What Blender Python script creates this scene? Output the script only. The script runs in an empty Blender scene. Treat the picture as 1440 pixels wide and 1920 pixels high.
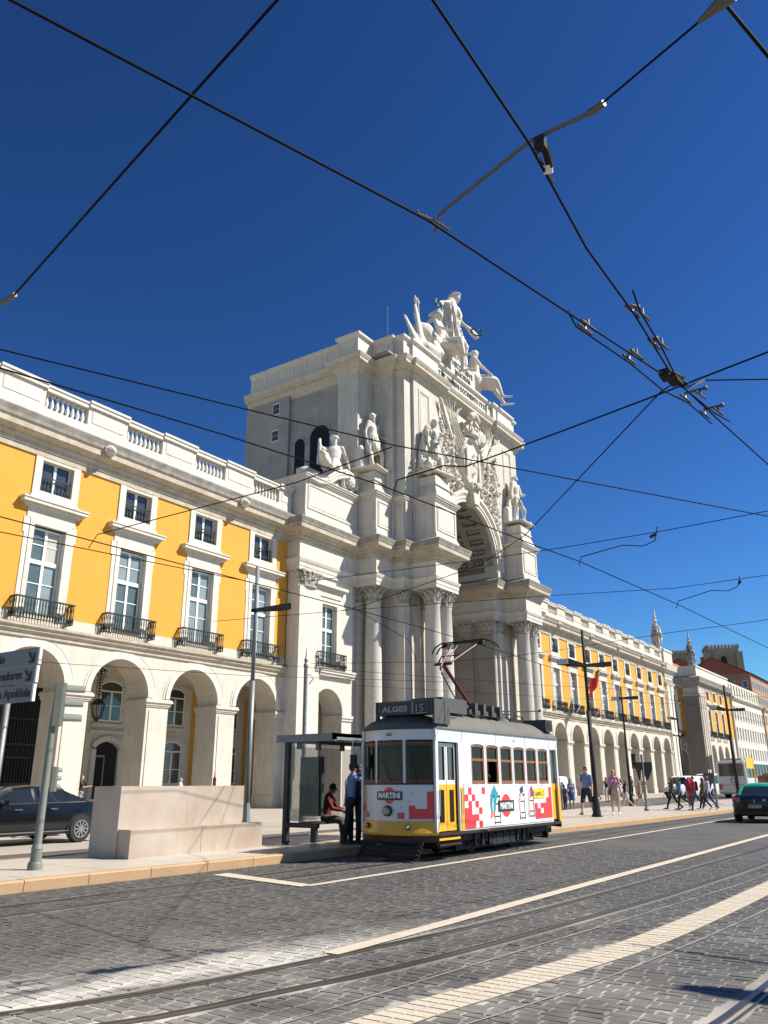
import bpy, bmesh, math, random
from mathutils import Vector, Matrix, Euler
sc = bpy.context.scene
COL = sc.collection
PI = math.pi
R_ = math.radians
random.seed(7)
# ------------------------------------------------------------------ camera, sky, sun, exposure
cam_d = bpy.data.cameras.new('camera')
cam = bpy.data.objects.new('camera', cam_d)
COL.objects.link(cam)
sc.camera = cam
yaw, pit, rol = R_(55.843), R_(18.573), R_(-0.2326)
Fv = Vector((math.sin(yaw)*math.cos(pit), math.cos(yaw)*math.cos(pit), math.sin(pit)))
Rv = Vector((math.cos(yaw), -math.sin(yaw), 0)); Uv = Rv.cross(Fv)
R2 = Rv*math.cos(rol)+Uv*math.sin(rol); U2 = -Rv*math.sin(rol)+Uv*math.cos(rol)
M = Matrix((R2, U2, -Fv)).transposed().to_4x4()
M.translation = Vector((0, 0, 1.40))
cam.matrix_world = M
cam_d.sensor_fit = 'VERTICAL'; cam_d.sensor_height = 36.0
cam_d.lens = 36.0*1512.06/1920.0
cam_d.clip_start = 0.05; cam_d.clip_end = 3000
SUN_AZ, SUN_EL = R_(34), R_(46)      # azimuth measured from -Y towards +X
L = Vector((-math.sin(SUN_AZ)*math.cos(SUN_EL), math.cos(SUN_AZ)*math.cos(SUN_EL), -math.sin(SUN_EL)))
w = bpy.data.worlds.new('World'); sc.world = w; w.use_nodes = True
nt = w.node_tree; nt.nodes.clear()
sky = nt.nodes.new('ShaderNodeTexSky'); sky.sky_type = 'NISHITA'; sky.sun_disc = False
sky.sun_elevation = SUN_EL; sky.sun_rotation = PI-SUN_AZ
sky.altitude = 0; sky.air_density = 1.0; sky.dust_density = 0.0; sky.ozone_density = 7.0
bg = nt.nodes.new('ShaderNodeBackground'); bg.inputs[1].default_value = 0.05
wo = nt.nodes.new('ShaderNodeOutputWorld')
gm = nt.nodes.new('ShaderNodeGamma'); gm.inputs[1].default_value = 1.6; nt.links.new(sky.outputs[0], gm.inputs[0])
ml = nt.nodes.new('ShaderNodeMix'); ml.data_type = 'RGBA'; ml.blend_type = 'MULTIPLY'; ml.inputs[0].default_value = 1; ml.inputs[7].default_value = (.40, .51, .52, 1); nt.links.new(gm.outputs[0], ml.inputs[6])
m2 = nt.nodes.new('ShaderNodeMix'); m2.data_type = 'RGBA'; m2.blend_type = 'MULTIPLY'; m2.inputs[0].default_value = 1; m2.inputs[7].default_value = (1.5, 1.5, 1.5, 1); nt.links.new(sky.outputs[0], m2.inputs[6])
dk_ = nt.nodes.new('ShaderNodeMix'); dk_.data_type = 'RGBA'; dk_.blend_type = 'DARKEN'; dk_.inputs[0].default_value = 1; nt.links.new(ml.outputs[2], dk_.inputs[6]); nt.links.new(m2.outputs[2], dk_.inputs[7])
nt.links.new(dk_.outputs[2], bg.inputs[0]); nt.links.new(bg.outputs[0], wo.inputs[0])
sun_d = bpy.data.lights.new('sun', 'SUN'); sun_d.energy = 5.0; sun_d.angle = R_(0.5); sun_d.color = (1, .95, .86)
sun = bpy.data.objects.new('sun', sun_d); COL.objects.link(sun)
sun.rotation_euler = L.to_track_quat('-Z', 'Y').to_euler(); sun.location = (0, -20, 60)
sc.view_settings.view_transform = 'Standard'; sc.view_settings.look = 'None'
sc.view_settings.exposure = 0.74; sc.view_settings.gamma = 1.0
sc.view_settings.use_curve_mapping = False
# ------------------------------------------------------------------ materials
MAT = {}
def mat(name, col, rough=.7, metal=0.0, var=0.0, scale=1.5, dark=None, streak=0.0, bump=0.0, bscale=12,
        blocks=None, spec=.5, emit=0, trans=0, alpha=1, coat=0, dirt=0.0):
    if name in MAT: return MAT[name]
    m = bpy.data.materials.new(name); MAT[name] = m; m.use_nodes = True
    n = m.node_tree.nodes; l = m.node_tree.links
    b = n['Principled BSDF']
    b.inputs['Base Color'].default_value = (*col, 1); b.inputs['Roughness'].default_value = rough
    b.inputs['Metallic'].default_value = metal
    b.inputs['Specular IOR Level'].default_value = spec
    if coat: b.inputs['Coat Weight'].default_value = coat
    if emit: b.inputs['Emission Color'].default_value = (*col, 1); b.inputs['Emission Strength'].default_value = emit
    if trans: b.inputs['Transmission Weight'].default_value = trans
    if alpha < 1: b.inputs['Alpha'].default_value = alpha
    geo = n.new('ShaderNodeNewGeometry'); last = None
    def mixc(fac, a, c, typ='MIX'):
        mx = n.new('ShaderNodeMix'); mx.data_type = 'RGBA'; mx.blend_type = typ
        if hasattr(fac, 'is_linked') or hasattr(fac, 'links'): l.new(fac, mx.inputs[0])
        else: mx.inputs[0].default_value = fac
        if isinstance(a, tuple): mx.inputs[6].default_value = (*a, 1)
        else: l.new(a, mx.inputs[6])
        if isinstance(c, tuple): mx.inputs[7].default_value = (*c, 1)
        else: l.new(c, mx.inputs[7])
        return mx.outputs[2]
    def noise(sc_, detail=5, vec=None, rgh=.6):
        t = n.new('ShaderNodeTexNoise'); t.inputs['Scale'].default_value = sc_; t.inputs['Detail'].default_value = detail
        t.inputs['Roughness'].default_value = rgh
        l.new(vec if vec else geo.outputs['Position'], t.inputs['Vector']); return t.outputs['Fac']
    def ramp(f, a, b_):
        r = n.new('ShaderNodeMapRange'); r.inputs[1].default_value = a; r.inputs[2].default_value = b_
        l.new(f, r.inputs[0]); return r.outputs[0]
    dk = dark if dark else tuple(c*.55 for c in col)
    cur = col
    if var > 0:
        f = ramp(noise(scale, 8), .36, .68)
        mu = n.new('ShaderNodeMath'); mu.operation = 'MULTIPLY'; mu.inputs[1].default_value = var; l.new(f, mu.inputs[0])
        cur = mixc(mu.outputs[0], cur, dk)
    if blocks:
        sx, sz, amt, joint = blocks
        sep = n.new('ShaderNodeSeparateXYZ'); l.new(geo.outputs['Position'], sep.inputs[0])
        ad = n.new('ShaderNodeMath'); ad.operation = 'ADD'; l.new(sep.outputs[0], ad.inputs[0]); l.new(sep.outputs[1], ad.inputs[1])
        cb = n.new('ShaderNodeCombineXYZ'); l.new(ad.outputs[0], cb.inputs[0]); l.new(sep.outputs[2], cb.inputs[1])
        br = n.new('ShaderNodeTexBrick'); br.inputs['Scale'].default_value = 1
        br.inputs['Brick Width'].default_value = sx; br.inputs['Row Height'].default_value = sz
        br.inputs['Mortar Size'].default_value = .012; br.inputs['Mortar Smooth'].default_value = .3
        br.inputs['Color1'].default_value = (1, 1, 1, 1); br.inputs['Color2'].default_value = (1-amt, 1-amt, 1-amt*.9, 1)
        br.inputs['Mortar'].default_value = (joint, joint, joint*.97, 1)
        l.new(cb.outputs[0], br.inputs['Vector'])
        cur = mixc(1.0, cur, br.outputs['Color'], 'MULTIPLY')
    if streak > 0:
        mp = n.new('ShaderNodeMapping'); mp.inputs['Scale'].default_value = (2.2, 2.2, .22)
        l.new(geo.outputs['Position'], mp.inputs[0])
        f = ramp(noise(1.9, 8, mp.outputs[0], .72), .46, .72)
        mu = n.new('ShaderNodeMath'); mu.operation = 'MULTIPLY'; mu.inputs[1].default_value = streak; l.new(f, mu.inputs[0])
        cur = mixc(mu.outputs[0], cur, (.19, .155, .11))
    if dirt > 0:
        f = ramp(noise(6, 10, None, .78), .54, .70)
        mu = n.new('ShaderNodeMath'); mu.operation = 'MULTIPLY'; mu.inputs[1].default_value = dirt; l.new(f, mu.inputs[0])
        cur = mixc(mu.outputs[0], cur, (.2, .17, .13))
    if not isinstance(cur, tuple): l.new(cur, b.inputs['Base Color'])
    if bump > 0:
        bp = n.new('ShaderNodeBump'); bp.inputs['Strength'].default_value = bump; bp.inputs['Distance'].default_value = .02
        l.new(noise(bscale, 8), bp.inputs['Height']); l.new(bp.outputs[0], b.inputs['Normal'])
    return m
stone = mat('white_stone', (.59, .545, .465), .75, var=.28, scale=.7, dark=(0.404, 0.370, 0.318), streak=.4, bump=.4, blocks=(1.5, .7, .12, .74), dirt=.45)
stone_p = mat('polished_white_stone', (.625, .58, .50), .7, var=.3, scale=.9, dark=(0.447, 0.404, 0.353), streak=.32, bump=.3, dirt=.3)
stone_a = mat('arcade_stone', (.63, .575, .475), .8, var=.35, scale=1.1, dark=(.47, .42, .34), streak=.26, bump=.4, blocks=(1.2, .6, .08, .82), dirt=.28)
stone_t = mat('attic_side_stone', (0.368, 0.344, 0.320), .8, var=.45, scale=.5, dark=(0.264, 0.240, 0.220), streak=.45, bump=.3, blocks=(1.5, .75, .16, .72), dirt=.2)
stone_col = mat('column_stone', (.530, .495, .435), .85, var=.5, scale=6, dark=(0.430, 0.396, 0.353), streak=.15, bump=.8, bscale=22, dirt=.45)
stone_w = mat('weathered_cornice_stone', (.34, .31, .27), .9, var=.7, scale=2.2, dark=(.13, .12, .105), streak=.5, bump=.6, dirt=.5)
stone_c = mat('carved_stone', (.590, .545, .465), .8, var=.3, scale=2.5, dark=(0.396, 0.353, 0.292), bump=.35, bscale=16, dirt=.18)
stone_s = mat('statue_stone', (.610, .565, .490), .75, var=.35, scale=1.6, dark=(0.413, 0.370, 0.310), bump=.25, streak=.2, dirt=.12)
cap_m = mat('capital_stone', (0.440, 0.408, 0.352), .9, var=.6, scale=7, dark=(0.240, 0.208, 0.168), bump=.8, bscale=30, dirt=.5)
yel = mat('yellow_plaster', (.66, .315, .035), .85, var=.4, scale=.5, streak=.10, dark=(.56, .26, .03), bump=.15, dirt=.03)
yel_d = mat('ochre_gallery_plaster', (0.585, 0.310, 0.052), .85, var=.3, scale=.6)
wpaint = mat('white_window_paint', (.78, .79, .78), .45, var=.1)
glass = mat('dark_window_glass', (.035, .045, .045), .06, spec=.9, var=.3, scale=3, dark=(.09, .11, .105))
glass_g = mat('greenish_window_glass', (.10, .135, .125), .08, spec=.9, var=.5, scale=1.8, dark=(.04, .055, .055))
blackint = mat('dark_interior', (.012, .012, .012), .9)
iron = mat('black_iron', (.018, .02, .02), .55, spec=.4)
greydoor = mat('iron_gate_paint', (.02, .022, .022), .4)
steel = mat('grey_galvanised_steel', (.20, .205, .20), .5, metal=.4, var=.3, scale=4)
polegrey = mat('pole_grey_paint', (.20, .215, .22), .55, var=.2, scale=3)
poledark = mat('dark_pole_paint', (.022, .024, .027), .65, spec=.25)
stone_m = mat('stained_moulding_stone', (.50, .44, .34), .85, var=.65, scale=1.6, dark=(.30, .24, .165), streak=.4, bump=.4, dirt=.6)
lampblk = mat('lamp_arm_black', (.012, .013, .014), .95, spec=.03)
polegreen = mat('pale_green_pole_paint', (.175, .19, .155), .5, var=.35, scale=4, dark=(.12, .13, .10), dirt=.3)
tile_r = mat('red_roof_tile', (.36, .12, .07), .9, var=.6, scale=2, dark=(.2, .07, .045), bump=.6)
wire_m = mat('wire_black', (.006, .006, .007), .8, spec=.1)
recess = mat('dark_recess_glass', (.012, .013, .016), .5, spec=.2)
stone_v = mat('shade_toned_vault_stone', (.34, .31, .265), .85, var=.5, scale=.9, dark=(.24, .215, .18), streak=.4, bump=.3, blocks=(1.5, .7, .12, .74), dirt=.4)  # white stone lowered in tone, the passage shade painted into its colour
wire_b = mat('bronze_fitting', (.13, .11, .08), .5, metal=.6, var=.3)
cream = mat('cream_plaster', (0.636, 0.593, 0.473), .85, var=.25, scale=.5, bump=.1)
beige = mat('beige_plaster', (0.533, 0.344, 0.189), .85, var=.3, scale=.5)
old_stone = mat('old_cathedral_stone', (.33, .28, .20), .9, var=.6, scale=.25, dark=(.2, .165, .12), streak=.4, bump=.5)
# ------------------------------------------------------------------ mesh helpers
class MB:
    def __init__(s): s.v = []; s.f = []
    def quad(s, a, b, c, d):
        i = len(s.v); s.v += [a, b, c, d]; s.f.append((i, i+1, i+2, i+3)); return s
    def poly(s, pts):
        i = len(s.v); s.v += list(pts); s.f.append(tuple(range(i, i+len(pts)))); return s
    def box(s, x0, y0, z0, x1, y1, z1, bev=0):
        if x0 > x1: x0, x1 = x1, x0
        if y0 > y1: y0, y1 = y1, y0
        if z0 > z1: z0, z1 = z1, z0
        i = len(s.v)
        s.v += [(x0, y0, z0), (x1, y0, z0), (x1, y1, z0), (x0, y1, z0), (x0, y0, z1), (x1, y0, z1), (x1, y1, z1), (x0, y1, z1)]
        for q in ((0, 3, 2, 1), (4, 5, 6, 7), (0, 1, 5, 4), (1, 2, 6, 5), (2, 3, 7, 6), (3, 0, 4, 7)): s.f.append(tuple(i+k for k in q))
        return s
    def obox(s, c, size, rz=0, rx=0, ry=0):
        M_ = Matrix.Translation(c) @ Euler((rx, ry, rz)).to_matrix().to_4x4()
        i = len(s.v); hx, hy, hz = [k/2 for k in size]
        for p in ((-hx, -hy, -hz), (hx, -hy, -hz), (hx, hy, -hz), (-hx, hy, -hz), (-hx, -hy, hz), (hx, -hy, hz), (hx, hy, hz), (-hx, hy, hz)):
            s.v.append(tuple(M_ @ Vector(p)))
        for q in ((0, 3, 2, 1), (4, 5, 6, 7), (0, 1, 5, 4), (1, 2, 6, 5), (2, 3, 7, 6), (3, 0, 4, 7)): s.f.append(tuple(i+k for k in q))
        return s
    def lathe(s, prof, c=(0, 0, 0), n=12, sx=1, sy=1, M_=None):
        i = len(s.v); m = len(prof)
        for r, z in prof:
            for k in range(n):
                a = 2*PI*k/n; p = Vector((c[0]+r*math.cos(a)*sx, c[1]+r*math.sin(a)*sy, c[2]+z))
                s.v.append(tuple(M_ @ p) if M_ else tuple(p))
        for j in range(m-1):
            for k in range(n):
                a, b = i+j*n+k, i+j*n+(k+1) % n
                s.f.append((a, b, b+n, a+n))
        s.f.append(tuple(i+n-1-k for k in range(n))); s.f.append(tuple(i+(m-1)*n+k for k in range(n)))
        return s
    def tube(s, pts, r, n=6, taper=None):
        pts = [Vector(p) for p in pts]; i = len(s.v); m = len(pts)
        for j, p in enumerate(pts):
            d = (pts[min(j+1, m-1)]-pts[max(j-1, 0)]).normalized()
            u = d.cross(Vector((0, 0, 1)));
            if u.length < .05: u = d.cross(Vector((1, 0, 0)))
            u.normalize(); v_ = d.cross(u)
            rr = r if taper is None else (r[j] if isinstance(r, (list, tuple)) else r*(1+(taper-1)*j/(m-1)))
            if isinstance(r, (list, tuple)): rr = r[j]
            for k in range(n):
                a = 2*PI*k/n; s.v.append(tuple(p+u*rr*math.cos(a)+v_*rr*math.sin(a)))
        for j in range(m-1):
            for k in range(n):
                a, b = i+j*n+k, i+j*n+(k+1) % n
                s.f.append((a, b, b+n, a+n))
        s.f.append(tuple(i+n-1-k for k in range(n))); s.f.append(tuple(i+(m-1)*n+k for k in range(n)))
        return s
    def ball(s, c, r, n=8, m=5, sc_=(1, 1, 1)):
        i = len(s.v)
        s.v.append((c[0], c[1], c[2]-r*sc_[2]))
        for j in range(1, m):
            t = PI*j/m
            for k in range(n):
                a = 2*PI*k/n
                s.v.append((c[0]+r*sc_[0]*math.sin(t)*math.cos(a), c[1]+r*sc_[1]*math.sin(t)*math.sin(a), c[2]-r*sc_[2]*math.cos(t)))
        s.v.append((c[0], c[1], c[2]+r*sc_[2])); top = len(s.v)-1
        for k in range(n): s.f.append((i, i+1+(k+1) % n, i+1+k))
        for j in range(m-2):
            for k in range(n):
                a, b = i+1+j*n+k, i+1+j*n+(k+1) % n
                s.f.append((a, b, b+n, a+n))
        for k in range(n): s.f.append((i+1+(m-2)*n+k, i+1+(m-2)*n+(k+1) % n, top))
        return s
    def prism(s, pts, z0, z1):           # plan polygon (ccw) extruded in z
        i = len(s.v); n = len(pts)
        s.v += [(x, y, z0) for x, y in pts]+[(x, y, z1) for x, y in pts]
        s.f.append(tuple(i+n-1-k for k in range(n))); s.f.append(tuple(i+n+k for k in range(n)))
        for k in range(n):
            b = (k+1) % n; s.f.append((i+k, i+b, i+n+b, i+n+k))
        return s
    def prism_xz(s, pts, y0, y1):        # elevation polygon (x,z) extruded in y
        i = len(s.v); n = len(pts)
        s.v += [(x, y0, z) for x, z in pts]+[(x, y1, z) for x, z in pts]
        s.f.append(tuple(i+k for k in range(n))); s.f.append(tuple(i+n+n-1-k for k in range(n)))
        for k in range(n):
            b = (k+1) % n; s.f.append((i+b, i+k, i+n+k, i+n+b))
        return s
    def sweep(s, prof, path, caps=True):
        P = [Vector(p) for p in path]; n = len(P); m = len(prof); i = len(s.v)
        nr = []
        for k in range(n-1):
            d = (P[k+1]-P[k]).normalized(); nr.append(Vector((d.y, -d.x)))
        for k in range(n):
            a = nr[max(k-1, 0)]; b = nr[min(k, n-2)]
            o = (a+b)/(1+a.dot(b)) if (1+a.dot(b)) > .05 else a
            for p, z in prof:
                q = P[k]+o*p; s.v.append((q.x, q.y, z))
        for k in range(n-1):
            for j in range(m-1):
                a = i+k*m+j; s.f.append((a, a+m, a+m+1, a+1))
        if caps:
            s.f.append(tuple(i+j for j in range(m))); s.f.append(tuple(i+(n-1)*m+m-1-j for j in range(m)))
        return s
    def archwall(s, cx, r, z0, zs, zt, x0, x1, y0, y1, n=20, soffit=True):
        # wall x0..x1, z0..zt with an opening: jambs to zs, semicircle radius r
        s.box(x0, y0, z0, cx-r, y1, zt) if x0 < cx-r-1e-4 else None
        s.box(cx+r, y0, z0, x1, y1, zt) if x1 > cx+r+1e-4 else None
        for k in range(n):
            a, b = PI-PI*k/n, PI-PI*(k+1)/n
            xa, za, xb, zb = cx+r*math.cos(a), zs+r*math.sin(a), cx+r*math.cos(b), zs+r*math.sin(b)
            s.quad((xa, y0, za), (xb, y0, zb), (xb, y0, zt), (xa, y0, zt))
            s.quad((xb, y1, zb), (xa, y1, za), (xa, y1, zt), (xb, y1, zt))
            if soffit: s.quad((xa, y0, za), (xa, y1, za), (xb, y1, zb), (xb, y0, zb))
        s.quad((cx-r, y0, zt), (cx+r, y0, zt), (cx+r, y1, zt), (cx-r, y1, zt))
        return s
    def ring(s, cx, zs, r0, r1, y0, y1, n=24, legs=0, a0=0, a1=PI):
        pts = []
        for k in range(n+1):
            a = a0+(a1-a0)*k/n; pts.append((math.cos(a), math.sin(a)))
        def P(c, sn, r, y): return (cx+r*c, y, zs+r*sn)
        for k in range(n):
            (c0, s0), (c1, s1) = pts[k], pts[k+1]
            s.quad(P(c0, s0, r0, y0), P(c0, s0, r1, y0), P(c1, s1, r1, y0), P(c1, s1, r0, y0))
            s.quad(P(c0, s0, r1, y0), P(c0, s0, r1, y1), P(c1, s1, r1, y1), P(c1, s1, r1, y0))
            s.quad(P(c0, s0, r0, y1), P(c0, s0, r0, y0), P(c1, s1, r0, y0), P(c1, s1, r0, y1))
        if legs:
            s.box(cx-r1, y0, zs-legs, cx-r0, y1, zs); s.box(cx+r0, y0, zs-legs, cx+r1, y1, zs)
        return s
    def xform(s, M_, start=0):
        for k in range(start, len(s.v)): s.v[k] = tuple(M_ @ Vector(s.v[k]))
        return s
    def mesh(s, name, m, off=(0, 0, 0), smooth=False, fix=False):
        me = bpy.data.meshes.new(name)
        o = off
        me.from_pydata([(a-o[0], b-o[1], c-o[2]) for a, b, c in s.v], [], s.f)
        if fix:
            bm = bmesh.new(); bm.from_mesh(me); bmesh.ops.recalc_face_normals(bm, faces=bm.faces); bm.to_mesh(me); bm.free()
        for mm in (m if isinstance(m, (list, tuple)) else [m]): me.materials.append(mm)
        if smooth: me.polygons.foreach_set('use_smooth', [True]*len(me.polygons))
        me.update(); return me
    def build(s, name, m, parent=None, smooth=False, world=True, loc=None, autos=False):
        off = (0, 0, 0)
        if world and parent is not None: off = wloc(parent)
        me = s.mesh(name, m, off, smooth or autos)
        if autos:
            me.set_sharp_from_angle(angle=R_(35))
        o = bpy.data.objects.new(name, me); COL.objects.link(o)
        if parent is not None: o.parent = parent
        if loc: o.location = loc
        return o
def wloc(o):
    v = Vector(o.location)
    while o.parent: o = o.parent; v = v+Vector(o.location)
    return v
def tag(o, label=None, cat=None, group=None, kind=None):
    if label: o['label'] = label
    if cat: o['category'] = cat
    if group: o['group'] = group
    if kind: o['kind'] = kind
    return o
def thing(name, loc, label, cat, group=None, rz=0):
    o = bpy.data.objects.new(name, None); COL.objects.link(o); o.location = loc; o.rotation_euler.z = rz
    o.empty_display_size = .3
    return tag(o, label, cat, group)
def inst(name, me, parent, loc=(0, 0, 0), rz=0, scale=None):
    o = bpy.data.objects.new(name, me); COL.objects.link(o); o.parent = parent; o.location = loc; o.rotation_euler.z = rz
    if scale: o.scale = scale
    return o
def copy_tree(o, parent=None, **kw):
    c = o.copy(); COL.objects.link(c); c.parent = parent
    for ch in o.children: copy_tree(ch, c)
    return c
_fonts = {}
def text_mesh(s, size, m, ext=.004, bold=0.0, align='CENTER', shear=0, xs=1.0):
    cu = bpy.data.curves.new('t', 'FONT'); cu.body = s; cu.size = size; cu.extrude = ext; cu.align_x = align
    cu.offset = bold; cu.shear = shear; cu.resolution_u = 3
    ob = bpy.data.objects.new('t', cu); COL.objects.link(ob)
    dg = bpy.context.evaluated_depsgraph_get()
    me = bpy.data.meshes.new_from_object(ob.evaluated_get(dg)); bpy.data.objects.remove(ob); bpy.data.curves.remove(cu)
    if xs != 1: me.transform(Matrix.Diagonal((xs, 1, 1, 1)))
    me.materials.clear(); me.materials.append(m); me.name = 'lettering'
    return me
def holed_wall(mb, x0, x1, z0, z1, Y, holes, depth=.35, rev=None):
    # wall sheet facing -Y with rectangular holes (xa,xb,za,zb) and reveals
    xs = sorted({x0, x1, *[h[0] for h in holes], *[h[1] for h in holes]}); zs = sorted({z0, z1, *[h[2] for h in holes], *[h[3] for h in holes]})
    for i in range(len(xs)-1):
        for j in range(len(zs)-1):
            cx, cz = (xs[i]+xs[i+1])/2, (zs[j]+zs[j+1])/2
            if any(h[0] < cx < h[1] and h[2] < cz < h[3] for h in holes): continue
            mb.quad((xs[i], Y, zs[j]), (xs[i+1], Y, zs[j]), (xs[i+1], Y, zs[j+1]), (xs[i], Y, zs[j+1]))
    mb0 = mb
    for a, b, c, d in holes:
        if rev is not None: mb = MB(); rev.append(mb)
        y2 = Y+depth
        mb.quad((a, Y, c), (a, Y, d), (a, y2, d), (a, y2, c)); mb.quad((b, Y, d), (b, Y, c), (b, y2, c), (b, y2, d))
        mb.quad((a, Y, d), (b, Y, d), (b, y2, d), (a, y2, d)); mb.quad((a, Y, c), (a, y2, c), (b, y2, c), (b, Y, c))
    return mb0
# ------------------------------------------------------------------ yellow arcaded palace wings
D = 31.05
def cornice_profile():
    return [(0, 15.14), (.07, 15.14), (.07, 15.4), (.12, 15.4), (.16, 15.52), (.16, 15.6), (.26, 15.72), (.26, 15.8), (.36, 15.84), (.52, 15.94), (.56, 15.96), (.56, 16.2), (.60, 16.24)]
def win_meshes():
    W = {}
    # main window surround (local: y=0 wall plane, x=0 centre)
    b = MB()
    b.box(-1.0, -.06, 8.0, -.78, .0, 12.05); b.box(.78, -.06, 8.0, 1.0, 0, 12.05)          # inner jambs
    b.box(-1.22, -.03, 8.0, -1.0, 0, 11.6); b.box(1.0, -.03, 8.0, 1.22, 0, 11.6)
    b.box(-1.3, -.03, 11.6, -1.0, 0, 12.05); b.box(1.0, -.03, 11.6, 1.3, 0, 12.05)           # lugs
    b.box(-1.0, -.06, 12.05, 1.0, 0, 12.3); b.box(-1.3, -.03, 12.05, -1.0, 0, 12.3); b.box(1.0, -.03, 12.05, 1.3, 0, 12.3)
    b.box(-1.18, -.045, 12.3, 1.18, 0, 12.72)
    for z0, z1, p in ((12.72, 12.8, .1), (12.8, 12.9, .2), (12.9, 13.05, .34), (13.05, 13.12, .38)): b.box(-1.25-p, -p, z0, 1.25+p, 0, z1)
    b.box(-1.2, -.1, 13.12, 1.2, 0, 13.32)
    b.box(-1.14, -.06, 13.32, -.79, 0, 15.13); b.box(.79, -.06, 13.32, 1.14, 0, 15.13)
    b.box(-.79, -.06, 13.32, .79, 0, 13.58); b.box(-.79, -.05, 15.0, .79, 0, 15.13)
    for x0, x1 in ((-.79, -.78), (.78, .79)): pass
    W['surround'] = b.mesh('surround', stone_p)
    # joinery
    def joinery(z0, z1, hw, y, mull=.06, bars=(), trans=()):
        f = MB(); t = .07
        f.box(-hw, y, z0, -hw+t, y+.06, z1); f.box(hw-t, y, z0, hw, y+.06, z1)
        f.box(-hw+t, y, z1-t, hw-t, y+.06, z1); f.box(-hw+t, y, z0, hw-t, y+.06, z0+t)
        f.box(-mull, y-.01, z0+t, mull, y+.06, z1-t)
        for z in bars:
            for s in (-1, 1): f.box(s*mull, y+.01, z-.02, s*(hw-t), y+.05, z+.02)
        for z in trans: f.box(-hw+t, y-.03, z-.09, hw-t, y+.065, z+.09)
        return f
    W['frame'] = joinery(8.05, 11.98, .76, .22, bars=(9.55, 11.25), trans=(10.48,)).mesh('window_frame', wpaint)
    W['aframe'] = joinery(13.6, 15.06, .77, .2, bars=()).mesh('window_frame', wpaint)
    def pane(x0, x1, z0, z1, y, m, til=0.0):
        p = MB(); p.quad((x0, y, z0), (x1, y+til, z0), (x1, y+til, z1), (x0, y, z1)); return p.mesh('pane', m)
    W['panes'] = [pane(-.7, -.06, 10.57, 11.92, .26, glass_g, .01), pane(.06, .7, 10.57, 11.92, .26, glass_g, -.01),
                  pane(-.7, -.06, 8.1, 10.39, .26, glass_g, -.008), pane(.06, .7, 8.1, 10.39, .26, glass_g, .012)]
    gl2 = mat('painted_reflection_glass', (.24, .29, .28), .1, spec=.9, var=.5, scale=1.2, dark=(.10, .13, .13))  # paler base colour paints a reflection into some of the panes
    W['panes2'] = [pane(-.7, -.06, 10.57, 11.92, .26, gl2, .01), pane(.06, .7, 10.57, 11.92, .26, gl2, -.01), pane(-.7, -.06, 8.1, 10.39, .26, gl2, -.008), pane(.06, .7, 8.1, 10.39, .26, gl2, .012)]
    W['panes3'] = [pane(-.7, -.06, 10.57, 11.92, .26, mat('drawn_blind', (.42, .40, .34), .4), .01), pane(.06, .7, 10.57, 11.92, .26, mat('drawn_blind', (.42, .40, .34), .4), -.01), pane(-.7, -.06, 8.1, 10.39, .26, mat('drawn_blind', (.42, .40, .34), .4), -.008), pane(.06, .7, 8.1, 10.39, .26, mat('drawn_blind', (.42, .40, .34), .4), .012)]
    W['apanes'] = [pane(-.71, -.06, 13.66, 15.0, .24, glass, .006), pane(.06, .71, 13.66, 15.0, .24, glass, -.006)]
    g = MB()
    for k in range(9):
        x = -.7+k*.175; g.lathe([(.018, 0), (.045, .15), (.018, .3), (.03, .5), (.015, .68)], (x, .08, 13.62), 5)
    g.box(-.78, .06, 14.28, .78, .1, 14.33); g.box(-.78, .06, 13.6, .78, .1, 13.64)
    W['guard'] = g.mesh('window_guard', iron)
    # balcony
    r = MB()
    def balu(x, y): r.lathe([(.022, 0), (.03, .05), (.05, .2), (.022, .32), (.018, .5), (.03, .6), (.02, .8)], (x, y, 7.93), 5)
    n = 20
    for k in range(n+1): balu(-1.36+2.72*k/n, -.42)
    for y in (-.3, -.17, -.05): balu(-1.36, y); balu(1.36, y)
    r.box(-1.4, -.46, 8.74, 1.4, -.38, 8.8); r.box(-1.4, -.38, 8.74, -1.33, 0, 8.8); r.box(1.33, -.38, 8.74, 1.4, 0, 8.8)
    r.box(-1.38, -.44, 7.9, 1.38, -.4, 7.94); r.box(-1.4, -.4, 7.9, -1.36, 0, 7.94); r.box(1.36, -.4, 7.9, 1.4, 0, 7.94)
    W['balcony'] = r.mesh('balcony_railing', iron)
    # baluster of the roof parapet
    q = MB(); q.lathe([(.10, 0), (.10, .06), (.055, .1), (.105, .28), (.085, .42), (.05, .5), (.055, .66), (.09, .72), (.10, .82)], (0, 0, 0), 8)
    W['baluster'] = q.mesh('baluster', stone_p, smooth=True)
    q = MB()
    for k in range(8): q.lathe([(.10, 0), (.055, .1), (.105, .28), (.05, .5), (.10, .82)], (-.945+k*.27, 0, 0), 6)
    W['balrow'] = q.mesh('baluster_row', stone_p)
    # lion head
    q = MB(); q.ball((0, 0, 0), .26, 8, 6, (1, 1, .9)); q.ball((0, -.22, -.06), .14, 7, 5)
    for k in range(9):
        a = 2*PI*k/9; q.ball((.24*math.cos(a), .02, .2*math.sin(a)), .1, 5, 4)
    for s in (-1, 1): q.ball((s*.1, -.18, .07), .05, 5, 4)
    W['lion'] = q.mesh('lion_head', stone_c, smooth=True)
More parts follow.
